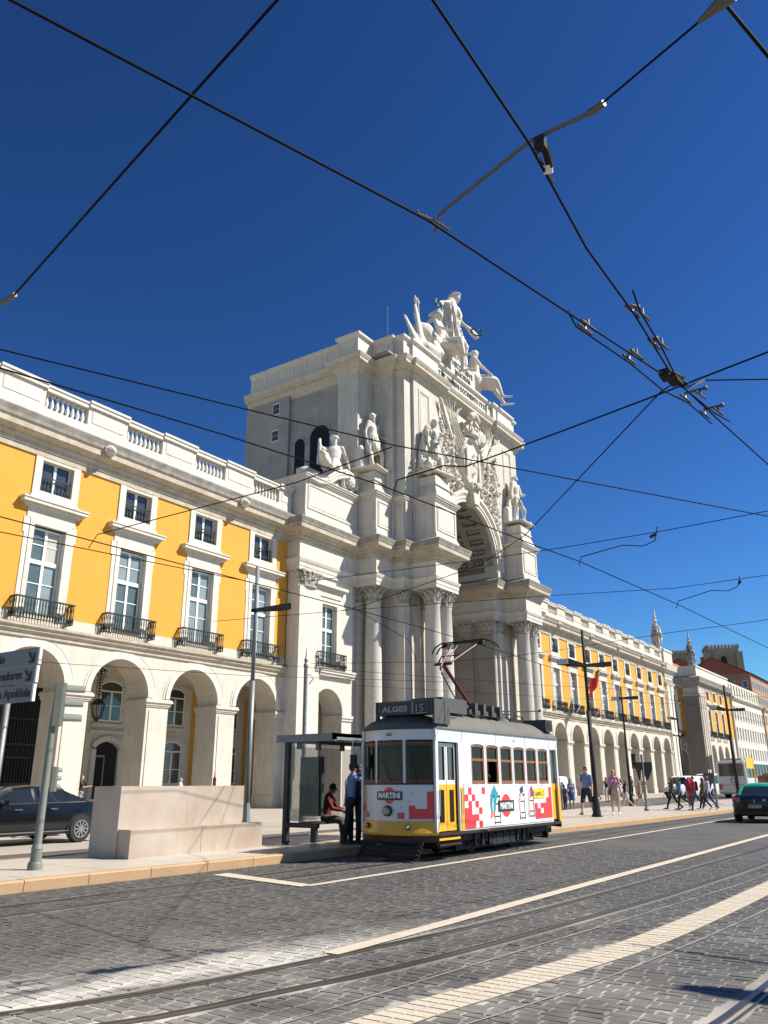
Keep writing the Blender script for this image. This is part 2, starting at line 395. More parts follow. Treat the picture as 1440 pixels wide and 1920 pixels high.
    # pier with capital for the arcade (from z=.12 to 5.2), half width .66
    def pier(hw, deep):
        p = MB()
        p.box(-hw-.05, -.05, .0, hw+.05, deep, .75)
        p.box(-hw, 0, .75, hw, deep-.01, 4.86)
        p.box(-hw+.16, -.035, 1.0, hw-.16, 0, 4.72)
        for z0, z1, e in ((4.86, 4.93, .05), (4.93, 5.05, .09), (5.05, 5.16, .16), (5.16, 5.22, .12)): p.box(-hw-e, -e, z0, hw+e, deep, z1)
        return p
    W['pier'] = pier(.66, 1.5).mesh('pier', stone_a)
    a = MB()
    a.ring(0, 5.26, 1.6, 1.86, -.07, 0, 22); a.ring(0, 5.26, 1.86, 1.97, -.03, 0, 22); a.ring(0, 5.26, 2.06, 2.1, -.012, 0, 22, a0=R_(12), a1=R_(68)); a.ring(0, 5.26, 2.06, 2.1, -.012, 0, 22, a0=R_(112), a1=R_(168))
    W['archivolt'] = a.mesh('archivolt', stone_p)
    # gallery window (segmental)
    for key, z0, z1 in (('gwin_lo', 1.36, 3.78), ('gwin_hi', 4.6, 6.8)):
        f = MB(); hw = .62
        f.box(-hw-.22, -.08, z0-.12, -hw, .02, z1-.3); f.box(hw, -.08, z0-.12, hw+.22, .02, z1-.3); f.box(-hw-.34, -.14, z0-.3, hw+.34, .02, z0-.12)
        f.ring(0, z1-.95, .9, 1.13, -.08, .02, 12, a0=R_(42), a1=R_(138))
        W[key] = f.mesh('stone_surround', stone_p)
        h = MB(); zt = z1-.36
        h.box(-hw, -.02, z0, -hw+.07, .03, zt); h.box(hw-.07, -.02, z0, hw, .03, zt); h.box(-hw, -.02, z0, hw, .03, z0+.07)
        h.box(-.05, -.03, z0+.07, .05, .03, zt-.22); h.box(-hw, -.03, zt-.3, hw, .03, zt-.22); h.box(-hw+.07, -.02, z0+.8, hw-.07, .03, z0+.84)
        h.ring(0, z1-.95, .83, .9, -.02, .03, 12, a0=R_(46), a1=R_(134))
        W[key+'_f'] = h.mesh('window_frame', wpaint)
        g = MB(); arc = [(math.cos(R_(a_))*.86, z1-.95+math.sin(R_(a_))*.86) for a_ in range(44, 140, 12)]
        g.poly([(-hw, .0, z0), (hw, .0, z0)]+[(max(-hw, min(hw, x)), .0, z) for x, z in arc])
        W[key+'_p'] = g.mesh('pane', glass)
    return W
W = win_meshes()
def palace(base, x0, x1, bays, label, near=True, depth=12.0, lions=(), corner_r=False, corner_l=False, door_bay=None, gate_bay=None, west_yellow=False):
    t = thing('arcaded_palace', base, label, 'building')
    bx, by, bz = base
    ox = lambda X, Y=D, Z=0: (X-bx, Y-by, Z-bz)
    pitch = bays[1]-bays[0]
    # plaster walls
    wl = MB(); holes = [(c-.78, c+.78, 8.0, 12.05) for c in bays]+[(c-.79, c+.79, 13.58, 15.0) for c in bays]
    rv = []; holed_wall(wl, x0, x1, 8.22, 15.14, D, [(a, b, max(c, 8.22), d) for a, b, c, d in holes], rev=rv)
    for q_ in rv: q_.build('window_reveal', stone_p, t)
    wl.build('plaster_wall', yel, t)
    # rest of the body
    bd = MB(); bd.box(x0, D+.4, 6.95, x1, D+depth, 16.9); bd.build('rear_block', cream, t)
    # white band and arcade wall
    aw = MB()
    zt = 7.22; last = x0
    for i, c in enumerate(bays):
        l_ = x0 if i == 0 else (bays[i-1]+c)/2; r_ = x1 if i == len(bays)-1 else (c+bays[i+1])/2
        aw.archwall(c, 1.6, 5.22, 5.26, zt, l_, r_, D, D+1.45, 20)
    aw.box(x0, D, 7.22, x1, D+.4, 8.22)
    aw.build('arcade_wall', stone_a, t)
    sc_ = MB()
    pr = [(0, 7.22), (.08, 7.22), (.08, 7.36), (.12, 7.36), (.2, 7.46), (.2, 7.54), (.3, 7.62), (.3, 7.72), (0, 7.80)]
    sc_.sweep(pr, [(x0, D), (x1, D)]); sc_.build('string_course', stone_m, t)
    co = MB(); co.sweep(cornice_profile(), [(x0 if not corner_l else x0, D), (x1, D)] + ([(x1, D+depth)] if corner_r else []) if not corner_l else [(x0, D+depth), (x0, D), (x1, D)], caps=True); co.build('cornice', stone_m, t)
    co = MB(); co.sweep([(.60, 16.24), (.64, 16.3), (.66, 16.45), (.73, 16.66), (.73, 16.72), (.12, 16.95), (0, 16.96)], [(x0, D), (x1, D)] if not corner_l else [(x0, D+depth), (x0, D), (x1, D)], caps=False); co.build('cornice_weathering', stone_w, t)
    # piers
    pl = [(bays[i]+bays[i+1])/2 for i in range(len(bays)-1)]
    pl = [bays[0]-pitch/2]+pl+[bays[-1]+pitch/2]
    for p in pl:
        if p < x0-.3 or p > x1+.3: continue
        inst('pier', W['pier'], t, ox(p, D, 0))
    for i, c in enumerate(bays):
        inst('archivolt', W['archivolt'], t, ox(c))
        w_ = inst('window', W['surround'], t, ox(c))
        inst('window_frame', W['frame'], w_); inst('attic_window_frame', W['aframe'], w_)
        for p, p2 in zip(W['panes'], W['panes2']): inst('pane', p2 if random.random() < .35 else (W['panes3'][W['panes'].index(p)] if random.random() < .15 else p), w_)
        for p in W['apanes']: inst('attic_pane', p, w_)
        inst('window_guard', W['guard'], w_)
        inst('balcony', W['balcony'], t, ox(c))
    # roof parapet
    pp = MB(); pp.box(x0, D-.1, 16.9, x1, D+.35, 17.42); pp.box(x0, D-.16, 16.9, x1, D+.41, 17.02)
    cp = MB()
    prev = x0
    for c in bays+[None]:
        a = prev; b = (c-1.13) if c is not None else x1
        if b > a+.05:
            pp.box(a, D-.08, 17.42, b, D+.32, 18.34)
            if b-a > .6: pp.box(a+.22, D-.105, 17.6, b-.22, D-.08, 18.2)
            cp.box(a-.03, D-.2, 18.34, b+.03, D+.44, 18.52); cp.box(a-.03, D-.25, 18.52, b+.03, D+.49, 18.64)
        if c is not None:
            cp.box(c-1.10, D-.13, 18.25, c+1.10, D+.37, 18.45); cp.box(c-1.10, D-.18, 18.45, c+1.10, D+.42, 18.55)
            prev = c+1.13
    pp.build('parapet_wall', stone_p, t); cp.build('parapet_coping', stone_p, t)
    for c in bays:
        if near:
            for k in range(8): inst('baluster', W['baluster'], t, ox(c-.945+k*.27, D+.12, 17.42))
        else: inst('baluster_row', W['balrow'], t, ox(c, D+.12, 17.42))
    for X in lions: inst('lion_head', W['lion'], t, ox(X, D-.72, 16.28))
    # gallery interior
    gi = MB(); gw = D+6.5
    xg = x1+(5.4 if near else 0); gi.quad((x0, gw, .12), (xg, gw, .12), (xg, gw, 7.2), (x0, gw, 7.2))
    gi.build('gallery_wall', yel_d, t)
    for c in list(bays)+([bays[-1]+pitch] if near else []): gs = MB(); gs.box(c-1.35, gw-.035, .12, c+1.35, gw+.01, 7.15); gs.build('gallery_stone_panel', stone_a, t)
    ce = MB()
    gb = list(bays)+([bays[-1]+pitch] if near else [])
    y0g, y1g = D+1.4, gw; ng = 10
    def zg(x, y, c):
        u = (x-c)/(pitch/2); v = (y-(y0g+y1g)/2)/((y1g-y0g)/2)
        return 5.05+2.12*max(math.sqrt(max(0, 1-u*u)), math.sqrt(max(0, 1-v*v)))
    for c in gb:
        for i in range(ng):
            for j in range(ng):
                xa, xb = c-pitch/2+pitch*i/ng, c-pitch/2+pitch*(i+1)/ng; ya, yb = y0g+(y1g-y0g)*j/ng, y0g+(y1g-y0g)*(j+1)/ng
                ce.quad((xa, ya, zg(xa, ya, c)), (xa, yb, zg(xa, yb, c)), (xb, yb, zg(xb, yb, c)), (xb, ya, zg(xb, ya, c)))
    ce.build('gallery_vault', stone_a, t)
    for p in pl:
        if p < x0-.3 or p > x1+.3: continue
        gp = MB(); gp.box(p-.3, gw-.12, .12, p+.3, gw, 5.0); gp.box(p-.36, gw-.2, 4.8, p+.36, gw, 5.02)
        gp.build('gallery_pilaster', stone_a, t)
    for i, c in enumerate(list(bays)+([bays[-1]+pitch] if near else [])):
        if gate_bay is not None and i <= gate_bay: continue
        for key in ('gwin_lo', 'gwin_hi'):
            if door_bay == i and key == 'gwin_lo': continue
            g = inst('gallery_window', W[key], t, ox(c, gw-.06), scale=(1.2, 1, 1)); inst('window_frame', W[key+'_f'], g); inst('pane', W[key+'_p'], g, (0, -.004, 0))
    if door_bay is not None:
        c = bays[door_bay]; d = MB()
        d.box(c-1.0, gw-.2, .12, c-.72, gw+.02, 3.15); d.box(c+.72, gw-.2, .12, c+1.0, gw+.02, 3.15); d.ring(c, 2.55, 1.02, 1.3, gw-.2, gw, 12, a0=R_(38), a1=R_(142))
        d.box(c-1.25, gw-.2, 3.95, c+1.25, gw, 4.12)
        dd = d.build('doorway', stone_p, t)
        e = MB(); e.poly([(c-.72, gw-.05, .12), (c+.72, gw-.05, .12), (c+.72, gw-.05, 3.2), (c+.4, gw-.05, 3.45), (c, gw-.05, 3.56), (c-.4, gw-.05, 3.45), (c-.72, gw-.05, 3.2)]); e.build('dark_opening', blackint, dd)
        e = MB(); e.box(c-.72, gw-.12, 2.75, c-.1, gw-.06, 2.85); e.box(c-.14, gw-.12, .12, c-.08, gw-.06, 2.8); e.build('door_frame', polegrey, dd)
    if gate_bay is not None:
        for i in range(gate_bay+1):
            c = bays[i]; g = MB()
            g.quad((c-1.9, gw-.06, .12), (c+1.9, gw-.06, .12), (c+1.9, gw-.06, 6.0), (c-1.9, gw-.06, 6.0))
            gg = g.build('gate_recess', blackint, t)
            g = MB()
            for k in range(24):
                x = c-1.8+k*3.6/23; g.box(x-.02, gw-.2, .15, x+.02, gw-.16, 5.6 if k % 2 else 5.3)
            for z in (.4, 1.4, 2.6, 3.2, 4.4): g.box(c-1.85, gw-.21, z, c+1.85, gw-.15, z+.07)
            for k in range(12):
                x = c-1.65+k*.3; g.ring(x, 2.9, .09, .13, gw-.2, gw-.17, 8, a0=0, a1=2*PI)
            g.build('iron_gate', greydoor, gg)
    return t, ox, gw
BL = [19.70+4.52*i for i in range(-3, 4)]
wing_l, oxl, gwl = palace((19.0, 37.0, 0.12), 2.9, 35.5, BL, 'yellow arcaded palace wing on the left, between the sedan and the arch', True, 14, lions=(12.75, 21.8, 30.85), door_bay=5, gate_bay=4)
BR = [71.33+4.43*i for i in range(0, 10)]
wing_r, oxr, gwr = palace((94.0, 37.0, 0.12), 69.3, 117.2, BR, 'yellow arcaded palace wing to the right of the arch, behind the walking tourists', False, 14, lions=[75.8+8.86*i for i in range(5)])
# corner pavilion piers of the right wing
def corner_pier(t, x0, x1, ysg=1):
    b = MB(); y = D-.12
    b.box(x0, y-.12, .12, x1, D+2.2, 1.9); b.box(x0+.05, y-.06, 1.9, x1-.05, D+2.2, 2.15); b.box(x0+.1, y, 2.15, x1-.1, D+2.2, 15.14)
    n = 2
    for k in range(n):
        a = x0+.35+k*(x1-x0-.2)/2; b.box(a, y-.1, 2.15, a+(x1-x0)/2-.7, y, 13.9)
    for z0, z1, e in ((13.9, 14.0, .08), (14.0, 14.18, .14), (14.18, 14.26, .2)): b.box(x0+.1-e, y-e-.05, z0, x1-.1+e, D+1, z1)
    for k in range(6):
        x = x0+.5+k*(x1-x0-1)/5; b.box(x-.07, y-.1, 14.3, x+.07, y, 14.75)
    for z0, z1, p in ((7.2, 7.4, .1), (7.4, 7.75, .2)): b.box(x0, y-p, z0, x1, D+1, z1)
    b.build('corner_pier', stone_p, t)
    b = MB(); b.sweep([(p+.1, z) for p, z in cornice_profile()]+[(.7, 16.3), (.76, 16.6), (.8, 16.72), (0, 16.9)], [(x0, D+6), (x0, D-.02), (x1, D-.02), (x1, D+6)] if ysg > 0 else [(x0, D+1), (x0, D), (x1, D), (x1, D+1)]); b.build('corner_cornice', stone_a, t)
    b = MB(); b.box(x0-.1, D-.35, 16.9, x1+.1, D+2, 18.55); b.box(x0-.2, D-.45, 18.55, x1+.2, D+2.1, 18.8); b.build('corner_pedestal', stone_p, t)
corner_pier(wing_r, 113.4, 117.3)
def trophy(x, y, z, h, label):
    t = MB(); s = h/6.2
    t.box(-.9*s, -.8*s, 0, .9*s, .8*s, .5*s)
    t.lathe([(.75*s, .5*s), (.62*s, 1.1*s), (.95*s, 1.9*s), (1.0*s, 2.6*s), (.8*s, 3.3*s), (.5*s, 3.9*s), (.32*s, 4.15*s), (.55*s, 4.3*s), (.6*s, 4.45*s), (.3*s, 4.65*s), (.28*s, 4.9*s), (.42*s, 5.0*s), (.2*s, 5.2*s), (.2*s, 5.9*s), (.12*s, 6.05*s), (.16*s, 6.2*s)], n=10)
    for k in range(10):
        a = 2*PI*k/10; c_, s_ = math.cos(a), math.sin(a)
        t.tube([(1.05*s*c_, 1.05*s*s_, .9*s), (1.15*s*c_, 1.15*s*s_, 1.9*s), (1.0*s*c_, 1.0*s*s_, 2.9*s), (.7*s*c_, .7*s*s_, 3.7*s), (.75*s*c_, .75*s*s_, 4.0*s)], [.16*s, .2*s, .17*s, .1*s, .06*s], 6)
    for k in range(26):
        a = random.random()*2*PI; zz = random.uniform(.5, 3.2); t.ball((1.0*s*math.cos(a), 1.0*s*math.sin(a), zz*s), random.uniform(.12, .26)*s, 6, 4)
    t.v = [(a*.62, c_*.62, d) for a, c_, d in t.v]
    o = t.build('roof_trophy', stone_c, None, world=False, loc=(x, y, z), autos=True)
    return tag(o, label, 'sculpture')
trophy(115.4, D+.9, 18.8, 5.9, 'pale carved trophy finial on the corner of the right yellow wing')
# ---- second palace block across the side street
t2 = thing('corner_palace', (140, 38, .12), 'palace block across the side street with a dark shaded end wall and yellow front', 'building')
X2 = 131.3; B2 = [X2+5.6+4.45*i for i in range(3)]; X2R = 153.0
b = MB(); holes = [(c-.78, c+.78, 8.22, 12.05) for c in B2]+[(c-.79, c+.79, 13.58, 15.0) for c in B2]
holed_wall(b, X2+3.6, X2R, 8.22, 15.14, D, holes); b.build('plaster_wall', yel, t2)
b = MB()
b.quad((X2, D+30, 8.2), (X2, D+2.2, 8.2), (X2, D+2.2, 15.14), (X2, D+30, 15.14)); b.build('end_wall_plaster', mat('shade_toned_old_plaster', (.40, .20, .03), .9, var=.4, scale=.6), t2)  # front yellow darkened in colour for age and the end wall's shade
b = MB(); b.box(X2+.3, D+.5, 7.0, X2R, D+30, 16.9); b.build('rear_block', cream, t2)
b = MB()
for i, c in enumerate(B2):
    l_ = X2+3.6 if i == 0 else (B2[i-1]+c)/2; r_ = X2R if i == 2 else (c+B2[i+1])/2
    b.archwall(c, 1.6, 0.1, 5.26, 7.22, l_, r_, D, D+1.45, 16)
b.box(X2+3.6, D, 7.22, X2R, D+.4, 8.22); b.box(X2, D+5.4, 0.1, X2+1.2, D+30, 8.2)
b.build('arcade_wall', stone_a, t2)
b = MB(); b.box(X2-.26, D-.1, 2.1, X2-.1, D+2.2, 13.9); b.box(X2-.28, D-.2, .12, X2-.2, D+2.3, 2.1); b.box(X2-.13, D+2.2, 7.0, X2-.02, D+30, 8.25); b.build('grimy_shade_toned_facing', mat('grimy_shade_toned_stone', (.20, .175, .14), .95, var=.5, scale=.6, dark=(.12, .1, .08), streak=.4, dirt=.4), t2)  # facing darker than the pier: grime plus side-street shade put into the colour
b = MB(); b.box(X2-.1, D-.12, .12, X2+3.6, D+2.2, 15.14); b.box(X2-.2, D-.22, .12, X2+3.7, D+2.3, 2.1)
for k in range(3): b.box(X2+.3+k*1.15, D-.24, 2.1, X2+1.1+k*1.15, D-.12, 13.9)
b.box(X2-.25, D-.3, 13.9, X2+3.7, D+2.3, 14.15)
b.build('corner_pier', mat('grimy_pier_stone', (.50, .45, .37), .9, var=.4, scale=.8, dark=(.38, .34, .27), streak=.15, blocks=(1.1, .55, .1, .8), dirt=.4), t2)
# end wall arch (rusticated, dark)
b = MB(); b.box(X2-.05, D+2.2, 7.2, X2+.5, D+30, 8.2)
for k in range(20):
    a, c_ = PI*k/20, PI*(k+1)/20
    for r0, r1, xo in ((1.7, 2.0, -.1), (2.1, 2.35, -.02)):
        b.quad((X2+xo, D+4.2+r0*math.cos(a), 4.6+r0*math.sin(a)), (X2+xo, D+4.2+r1*math.cos(a), 4.6+r1*math.sin(a)), (X2+xo, D+4.2+r1*math.cos(c_), 4.6+r1*math.sin(c_)), (X2+xo, D+4.2+r0*math.cos(c_), 4.6+r0*math.sin(c_)))
b.box(X2, D+2.3, 6.4, X2+.5, D+6, 7.2); b.box(X2, D+2.3, .1, X2+.4, D+2.6, 6.4); b.build('end_wall_arch', stone_w, t2)
b = MB(); b.sweep(cornice_profile(), [(X2, D+30), (X2, D), (X2R, D)]); b.build('cornice', stone_w, t2)
b = MB(); b.sweep([(.60, 16.24), (.66, 16.45), (.73, 16.66), (.73, 16.72), (0, 16.96)], [(X2, D+30), (X2, D), (X2R, D)], caps=False); b.build('cornice_weathering', stone_w, t2)
b = MB(); b.box(X2+.05, D-.05, 16.9, X2R, D+.4, 18.3); b.box(X2, D-.15, 18.3, X2R, D+.5, 18.55); b.box(X2+.05, D+.4, 16.9, X2+.5, D+12, 18.3); b.box(X2, D+.5, 18.3, X2+.55, D+12, 18.5)
b.build('parapet_wall', stone_p, t2)
for c in B2:
    loc = (c-140, D-38, -.12)
    w_ = inst('window', W['surround'], t2, loc); inst('window_frame', W['frame'], w_); inst('attic_window_frame', W['aframe'], w_)
    for p in W['panes']: inst('pane', p, w_)
    for p in W['apanes']: inst('attic_pane', p, w_)
    inst('balcony', W['balcony'], t2, loc)
for yy in (D+4.2, D+9.0, D+13.8):
    loc = (X2-140, yy-38, -.12)
    w_ = inst('window', W['surround'], t2, loc, -PI/2); inst('window_frame', W['frame'], w_, (0, -.25, 0)); inst('attic_window_frame', W['aframe'], w_, (0, -.24, 0))
    for p in W['panes']: inst('pane', p, w_, (0, -.29, 0))
    for p in W['apanes']: inst('attic_pane', p, w_, (0, -.27, 0))
    inst('balcony', W['balcony'], t2, loc, -PI/2)
b = MB(); zr = 18.6
b.quad((X2+1, D+2.4, 17.2), (X2R, D+2.4, 17.2), (X2R, D+8, 21.6), (X2+5, D+8, 21.6)); b.quad((X2+1, D+14, 17.2), (X2+1, D+2.4, 17.2), (X2+5, D+8, 21.6), (X2+5, D+14, 21.6))
b.build('tiled_roof', tile_r, t2)
trophy(133.2, D+.9, 18.5, 5.6, 'weathered grey carved trophy finial on the corner of the far palace block')
t2c = [o for o in bpy.data.objects if o.name.startswith('roof_trophy')][-1]; t2c.data.materials[0] = mat('weathered_sculpture_stone', (.40, .37, .33), .9, var=.6, scale=2, dark=(.2, .18, .15), bump=.4)
# roof of the right wing
b = MB(); b.quad((72, D+3.5, 17.0), (115, D+3.5, 17.0), (112, D+9, 20.6), (75, D+9, 20.6)); b.quad((115, D+3.5, 17), (115, D+16, 17), (112, D+9, 20.6), (112, D+9, 20.6)); b.build('tiled_roof', tile_r, wing_r)
# ---- far town houses along the same street
def town_house(x0, x1, h, m, label, nx, rows, yy=30.6, dorm=0, attic=0):
    t = thing('town_house', ((x0+x1)/2, yy+6, .12), label, 'building')
    b = MB(); wd = (x1-x0)/nx*.22
    holes = []
    for i in range(nx):
        cx = x0+(i+.5)*(x1-x0)/nx
        for z0, z1 in rows: holes.append((cx-wd, cx+wd, z0, z1))
    holed_wall(b, x0, x1, 0.1, h, yy, holes, .25); b.quad((x0, yy+12, .1), (x0, yy, .1), (x0, yy, h), (x0, yy+12, h)); b.quad((x1, yy, .1), (x1, yy+12, .1), (x1, yy+12, h), (x1, yy, h)); b.quad((x0, yy, h), (x1, yy, h), (x1, yy+12, h), (x0, yy+12, h))
    b.build('wall', m, t)
    for a, c_, d, e in holes:
        g = MB(); g.box(a-.12, yy-.05, d-.12, a, yy, e+.12); g.box(c_, yy-.05, d-.12, c_+.12, yy, e+.12); g.box(a, yy-.05, e, c_, yy, e+.12); g.box(a, yy-.07, d-.14, c_, yy, d)
        g.box(a, yy+.14, (d+e)/2-.05, c_, yy+.2, (d+e)/2+.05); g.box((a+c_)/2-.05, yy+.14, d, (a+c_)/2+.05, yy+.2, e)
        f = g.build('window', wpaint, t); p = MB(); p.quad((a, yy+.2, d), (c_, yy+.2, d), (c_, yy+.2, e), (a, yy+.2, e)); p.build('pane', glass, f)
    b = MB(); b.sweep([(0, h-.5), (.1, h-.5), (.2, h-.25), (.45, h-.1), (.5, h+.1), (0, h+.3)], [(x0, yy), (x1, yy)]); b.build('cornice', stone_p, t)
    if attic:
        b = MB(); z = h+.3
        hs = [(x0+(i+.5)*(x1-x0)/nx-wd, x0+(i+.5)*(x1-x0)/nx+wd, z+.4, z+attic-.4) for i in range(nx)]
        holed_wall(b, x0, x1, z, z+attic, yy+.5, hs, .2); b.build('attic_wall', m, t)
        for a, c_, d, e in hs:
            p = MB(); p.quad((a, yy+.7, d), (c_, yy+.7, d), (c_, yy+.7, e), (a, yy+.7, e)); p.build('pane', glass, t)
        h = z+attic
    b = MB(); b.quad((x0-.3, yy-.3 if not attic else yy+.3, h+.15), (x1+.3, yy-.3 if not attic else yy+.3, h+.15), (x1, yy+6, h+3), (x0, yy+6, h+3)); b.quad((x1, yy+12, h), (x0, yy+12, h), (x0, yy+6, h+3), (x1, yy+6, h+3)); b.quad((x0-.3, yy+12, h), (x0-.3, yy-.3 if not attic else yy+.3, h+.15), (x0, yy+6, h+3), (x0, yy+6, h+3))
    b.build('tiled_roof', tile_r, t)
    return t
town_house(153.1, 180, 15.4, cream, 'cream town house with rows of tall windows beyond the far yellow palace block', 12, [(1.2, 4.2), (5.0, 7.0), (8.2, 10.4), (11.6, 13.9)], 30.7, attic=2.6)
town_house(180.1, 206, 15.2, beige, 'orange-beige town house at the right edge of the street, past the cream one', 10, [(1.2, 4.0), (5.2, 7.4), (8.6, 10.8), (12.0, 14.0)], 30.4)
town_house(206.1, 250, 14.5, cream, 'farthest pale town house at the end of the street', 14, [(1.2, 4.0), (5.2, 7.4), (8.6, 10.8)], 30.4)
# hillside red roofs and the cathedral
def hill_house(x, y, z, wx, wy, h, label):
    t = thing('hill_house', (x, y, z), label, 'building')
    b = MB(); b.box(-wx/2, -wy/2, -25, wx/2, wy/2, h)
    b.build('wall', mat('brown_hill_wall', (.36, .22, .14), .9, var=.4, scale=.5), t, world=False)
    for i in range(int(wy/2.6)):
        for zz in (h-3.2, h-6.4):
            w_ = MB(); yy = -wy/2+1.3+i*2.6; w_.box(-wx/2-.06, yy-.55, zz, -wx/2, yy+.55, zz+1.7); f = w_.build('window', wpaint, t, world=False)
            w_ = MB(); w_.box(-wx/2-.1, yy-.45, zz+.1, -wx/2-.06, yy+.45, zz+1.6); w_.build('pane', glass, f, world=False)
    for i in range(int(wx/2.6)):
        for zz in (h-3.2, h-6.4):
            w_ = MB(); xx = -wx/2+1.3+i*2.6; w_.box(xx-.55, -wy/2-.06, zz, xx+.55, -wy/2, zz+1.7); f = w_.build('window', wpaint, t, world=False)
            w_ = MB(); w_.box(xx-.45, -wy/2-.1, zz+.1, xx+.45, -wy/2-.06, zz+1.6); w_.build('pane', glass, f, world=False)
    b = MB(); e = .5; r = wy*.28
    b.quad((-wx/2-e, -wy/2-e, h), (wx/2+e, -wy/2-e, h), (wx/2+e, 0, h+r), (-wx/2-e, 0, h+r)); b.quad((wx/2+e, wy/2+e, h), (-wx/2-e, wy/2+e, h), (-wx/2-e, 0, h+r), (wx/2+e, 0, h+r)); b.poly([(-wx/2, wy/2, h), (-wx/2, -wy/2, h), (-wx/2, 0, h+r)]); b.poly([(wx/2, -wy/2, h), (wx/2, wy/2, h), (wx/2, 0, h+r)])
    b.build('tiled_roof', tile_r, t, world=False)
    return t
hill_house(228, 44, 14.5, 50, 16, 10.5, 'long red roofed house above the orange-beige town house')
hill_house(262, 62, 16, 34, 20, 14, 'red roofed house on the hill just below the cathedral tower')
def tower(x, y, z, w_, h, label, rz):
    t = thing('cathedral_tower', (x, y, z), label, 'tower', rz=rz)
    b = MB(); b.box(-w_/2, -w_/2, -30, w_/2, w_/2, h)
    for sx in (-1, 1):
        for sy in (-1, 1): b.box(sx*w_/2-1.1, sy*w_/2-1.1, -30, sx*w_/2+1.1, sy*w_/2+1.1, h-1.5)
    b.build('wall', old_stone, t, world=False)
    b = MB(); n = 9
    for k in range(n):
        u = -w_/2+(k+.5)*w_/n
        for a, c_ in ((u, -w_/2), (u, w_/2), (-w_/2, u), (w_/2, u)):
            b.box(a-.42, c_-.42, h, a+.42, c_+.42, h+1.0); 
            i = len(b.v); b.v += [(a-.42, c_-.42, h+1), (a+.42, c_-.42, h+1), (a+.42, c_+.42, h+1), (a-.42, c_+.42, h+1), (a, c_, h+1.8)]
            b.f += [(i, i+1, i+4), (i+1, i+2, i+4), (i+2, i+3, i+4), (i+3, i, i+4)]
    b.build('merlons', old_stone, t, world=False)
    for rz_ in range(4):
        for zz, wd, ht in ((h-7.2, 1.1, 3.2),):
            g = MB(); pts = [(-wd, zz), (wd, zz), (wd, zz+ht)]+[(wd*math.cos(PI*k/8), zz+ht+wd*math.sin(PI*k/8)) for k in range(1, 9)]
            g.prism_xz(pts, -w_/2-.35, -w_/2-.05); g.xform(Matrix.Rotation(rz_*PI/2, 4, 'Z')); g.build('belfry_opening', blackint, t, world=False)
            g = MB(); g.ring(0, zz+ht, wd, wd+.4, -w_/2-.5, -w_/2, 10, legs=ht); g.xform(Matrix.Rotation(rz_*PI/2, 4, 'Z')); g.build('opening_frame', old_stone, t, world=False)
    return t
tower(323, 66.5, 28, 11, 20.2, 'crenellated cathedral bell tower seen whole above the far roofs', R_(20))
tower(322, 83, 28, 9, 19.6, 'second crenellated cathedral tower half hidden behind the carved finial', R_(20))
# ------------------------------------------------------------------ triumphal arch
XC = 52.4
arch = thing('triumphal_arch', (XC, 33.0, .12), 'monumental white triumphal arch with paired columns, carved coat of arms and crowning statues', 'monument')
def mirrored(mb):
    r = MB(); r.v = [(2*XC-x, y, z) for x, y, z in mb.v]; r.f = [tuple(reversed(f)) for f in mb.f]; return r
def both(mb, name, m, parent=arch, **kw):
    a = mb.build(name, m, parent, **kw); b = mirrored(mb).build(name, m, parent, **kw); return a, b
# lower masses
b = MB()
Xi = 48.3                     # inner face of the pier (arch jamb)
b.box(43.3, 28.15, .1, Xi, 39.5, 13.5)      # main pier core
b.box(43.25, 27.9, .1, 43.3+.62, 28.2, 12.5); 
b.box(40.9, 30.35, .1, 43.3, 39.5, 13.5)
both(b, 'pier_core', stone)
# bay wall with arch and window (holes)
bay = MB(); cb = 38.45
bay.archwall(cb, 1.42, .1, 5.3, 7.3, 35.5, 40.9, 30.2, 31.7, 18)
holed_wall(bay, 35.5, 40.9, 7.3, 13.5, 30.2, [(cb-.72, cb+.72, 8.0, 11.75)], .4)
bay.quad((35.49, 31.0, 7.3), (35.49, 30.2, 7.3), (35.49, 30.2, 13.5), (35.49, 31.0, 13.5))
both(bay, 'bay_wall', stone_p)
b = MB(); b.quad((2*XC-40.9, 37, .1), (2*XC-35.5, 37, .1), (2*XC-35.5, 37, 7.3), (2*XC-40.9, 37, 7.3)); b.build('passage_plaster', yel_d, arch)
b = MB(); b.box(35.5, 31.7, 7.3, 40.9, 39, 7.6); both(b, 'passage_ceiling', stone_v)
b = MB()
b.box(35.45, 30.02, .1, 37.4, 30.2, 12.45)      # giant pilaster
b.box(35.2, 29.92, .1, 37.55, 30.2, 1.6)
b.box(37.45, 29.98, 7.45, 40.85, 30.2, 7.6); b.box(37.45, 29.9, 7.6, 40.85, 30.2, 7.75); b.box(37.45, 29.84, 7.75, 40.85, 30.2, 7.86)
b.ring(cb, 5.3, 1.42, 1.64, 30.13, 30.2, 20); b.ring(cb, 5.3, 1.64, 1.73, 30.17, 30.2, 20)
for x0, x1 in ((35.5+1.9, cb-1.42), (cb+1.42, 40.9)): 
    for z0, z1, e in ((4.95, 5.1, .07), (5.1, 5.26, .13)): b.box(x0-(e if x0 > 38.5 else 0), 30.2-e, z0, x1+(e if x1 < 38 else -.02), 31.6, z1)
b.box(cb-.95, 30.12, 7.9, cb-.72, 30.2, 11.98); b.box(cb+.72, 30.12, 7.9, cb+.95, 30.2, 11.98); b.box(cb-.72, 30.12, 11.75, cb+.72, 30.2, 11.98)
b.box(cb-1.15, 30.16, 7.9, cb-.95, 30.2, 12.2); b.box(cb+.95, 30.16, 7.9, cb+1.15, 30.2, 12.2); b.box(cb-.95, 30.16, 11.98, cb+.95, 30.2, 12.2)
b.box(cb-1.15, 30.1, 12.2, cb+1.15, 30.2, 12.55)
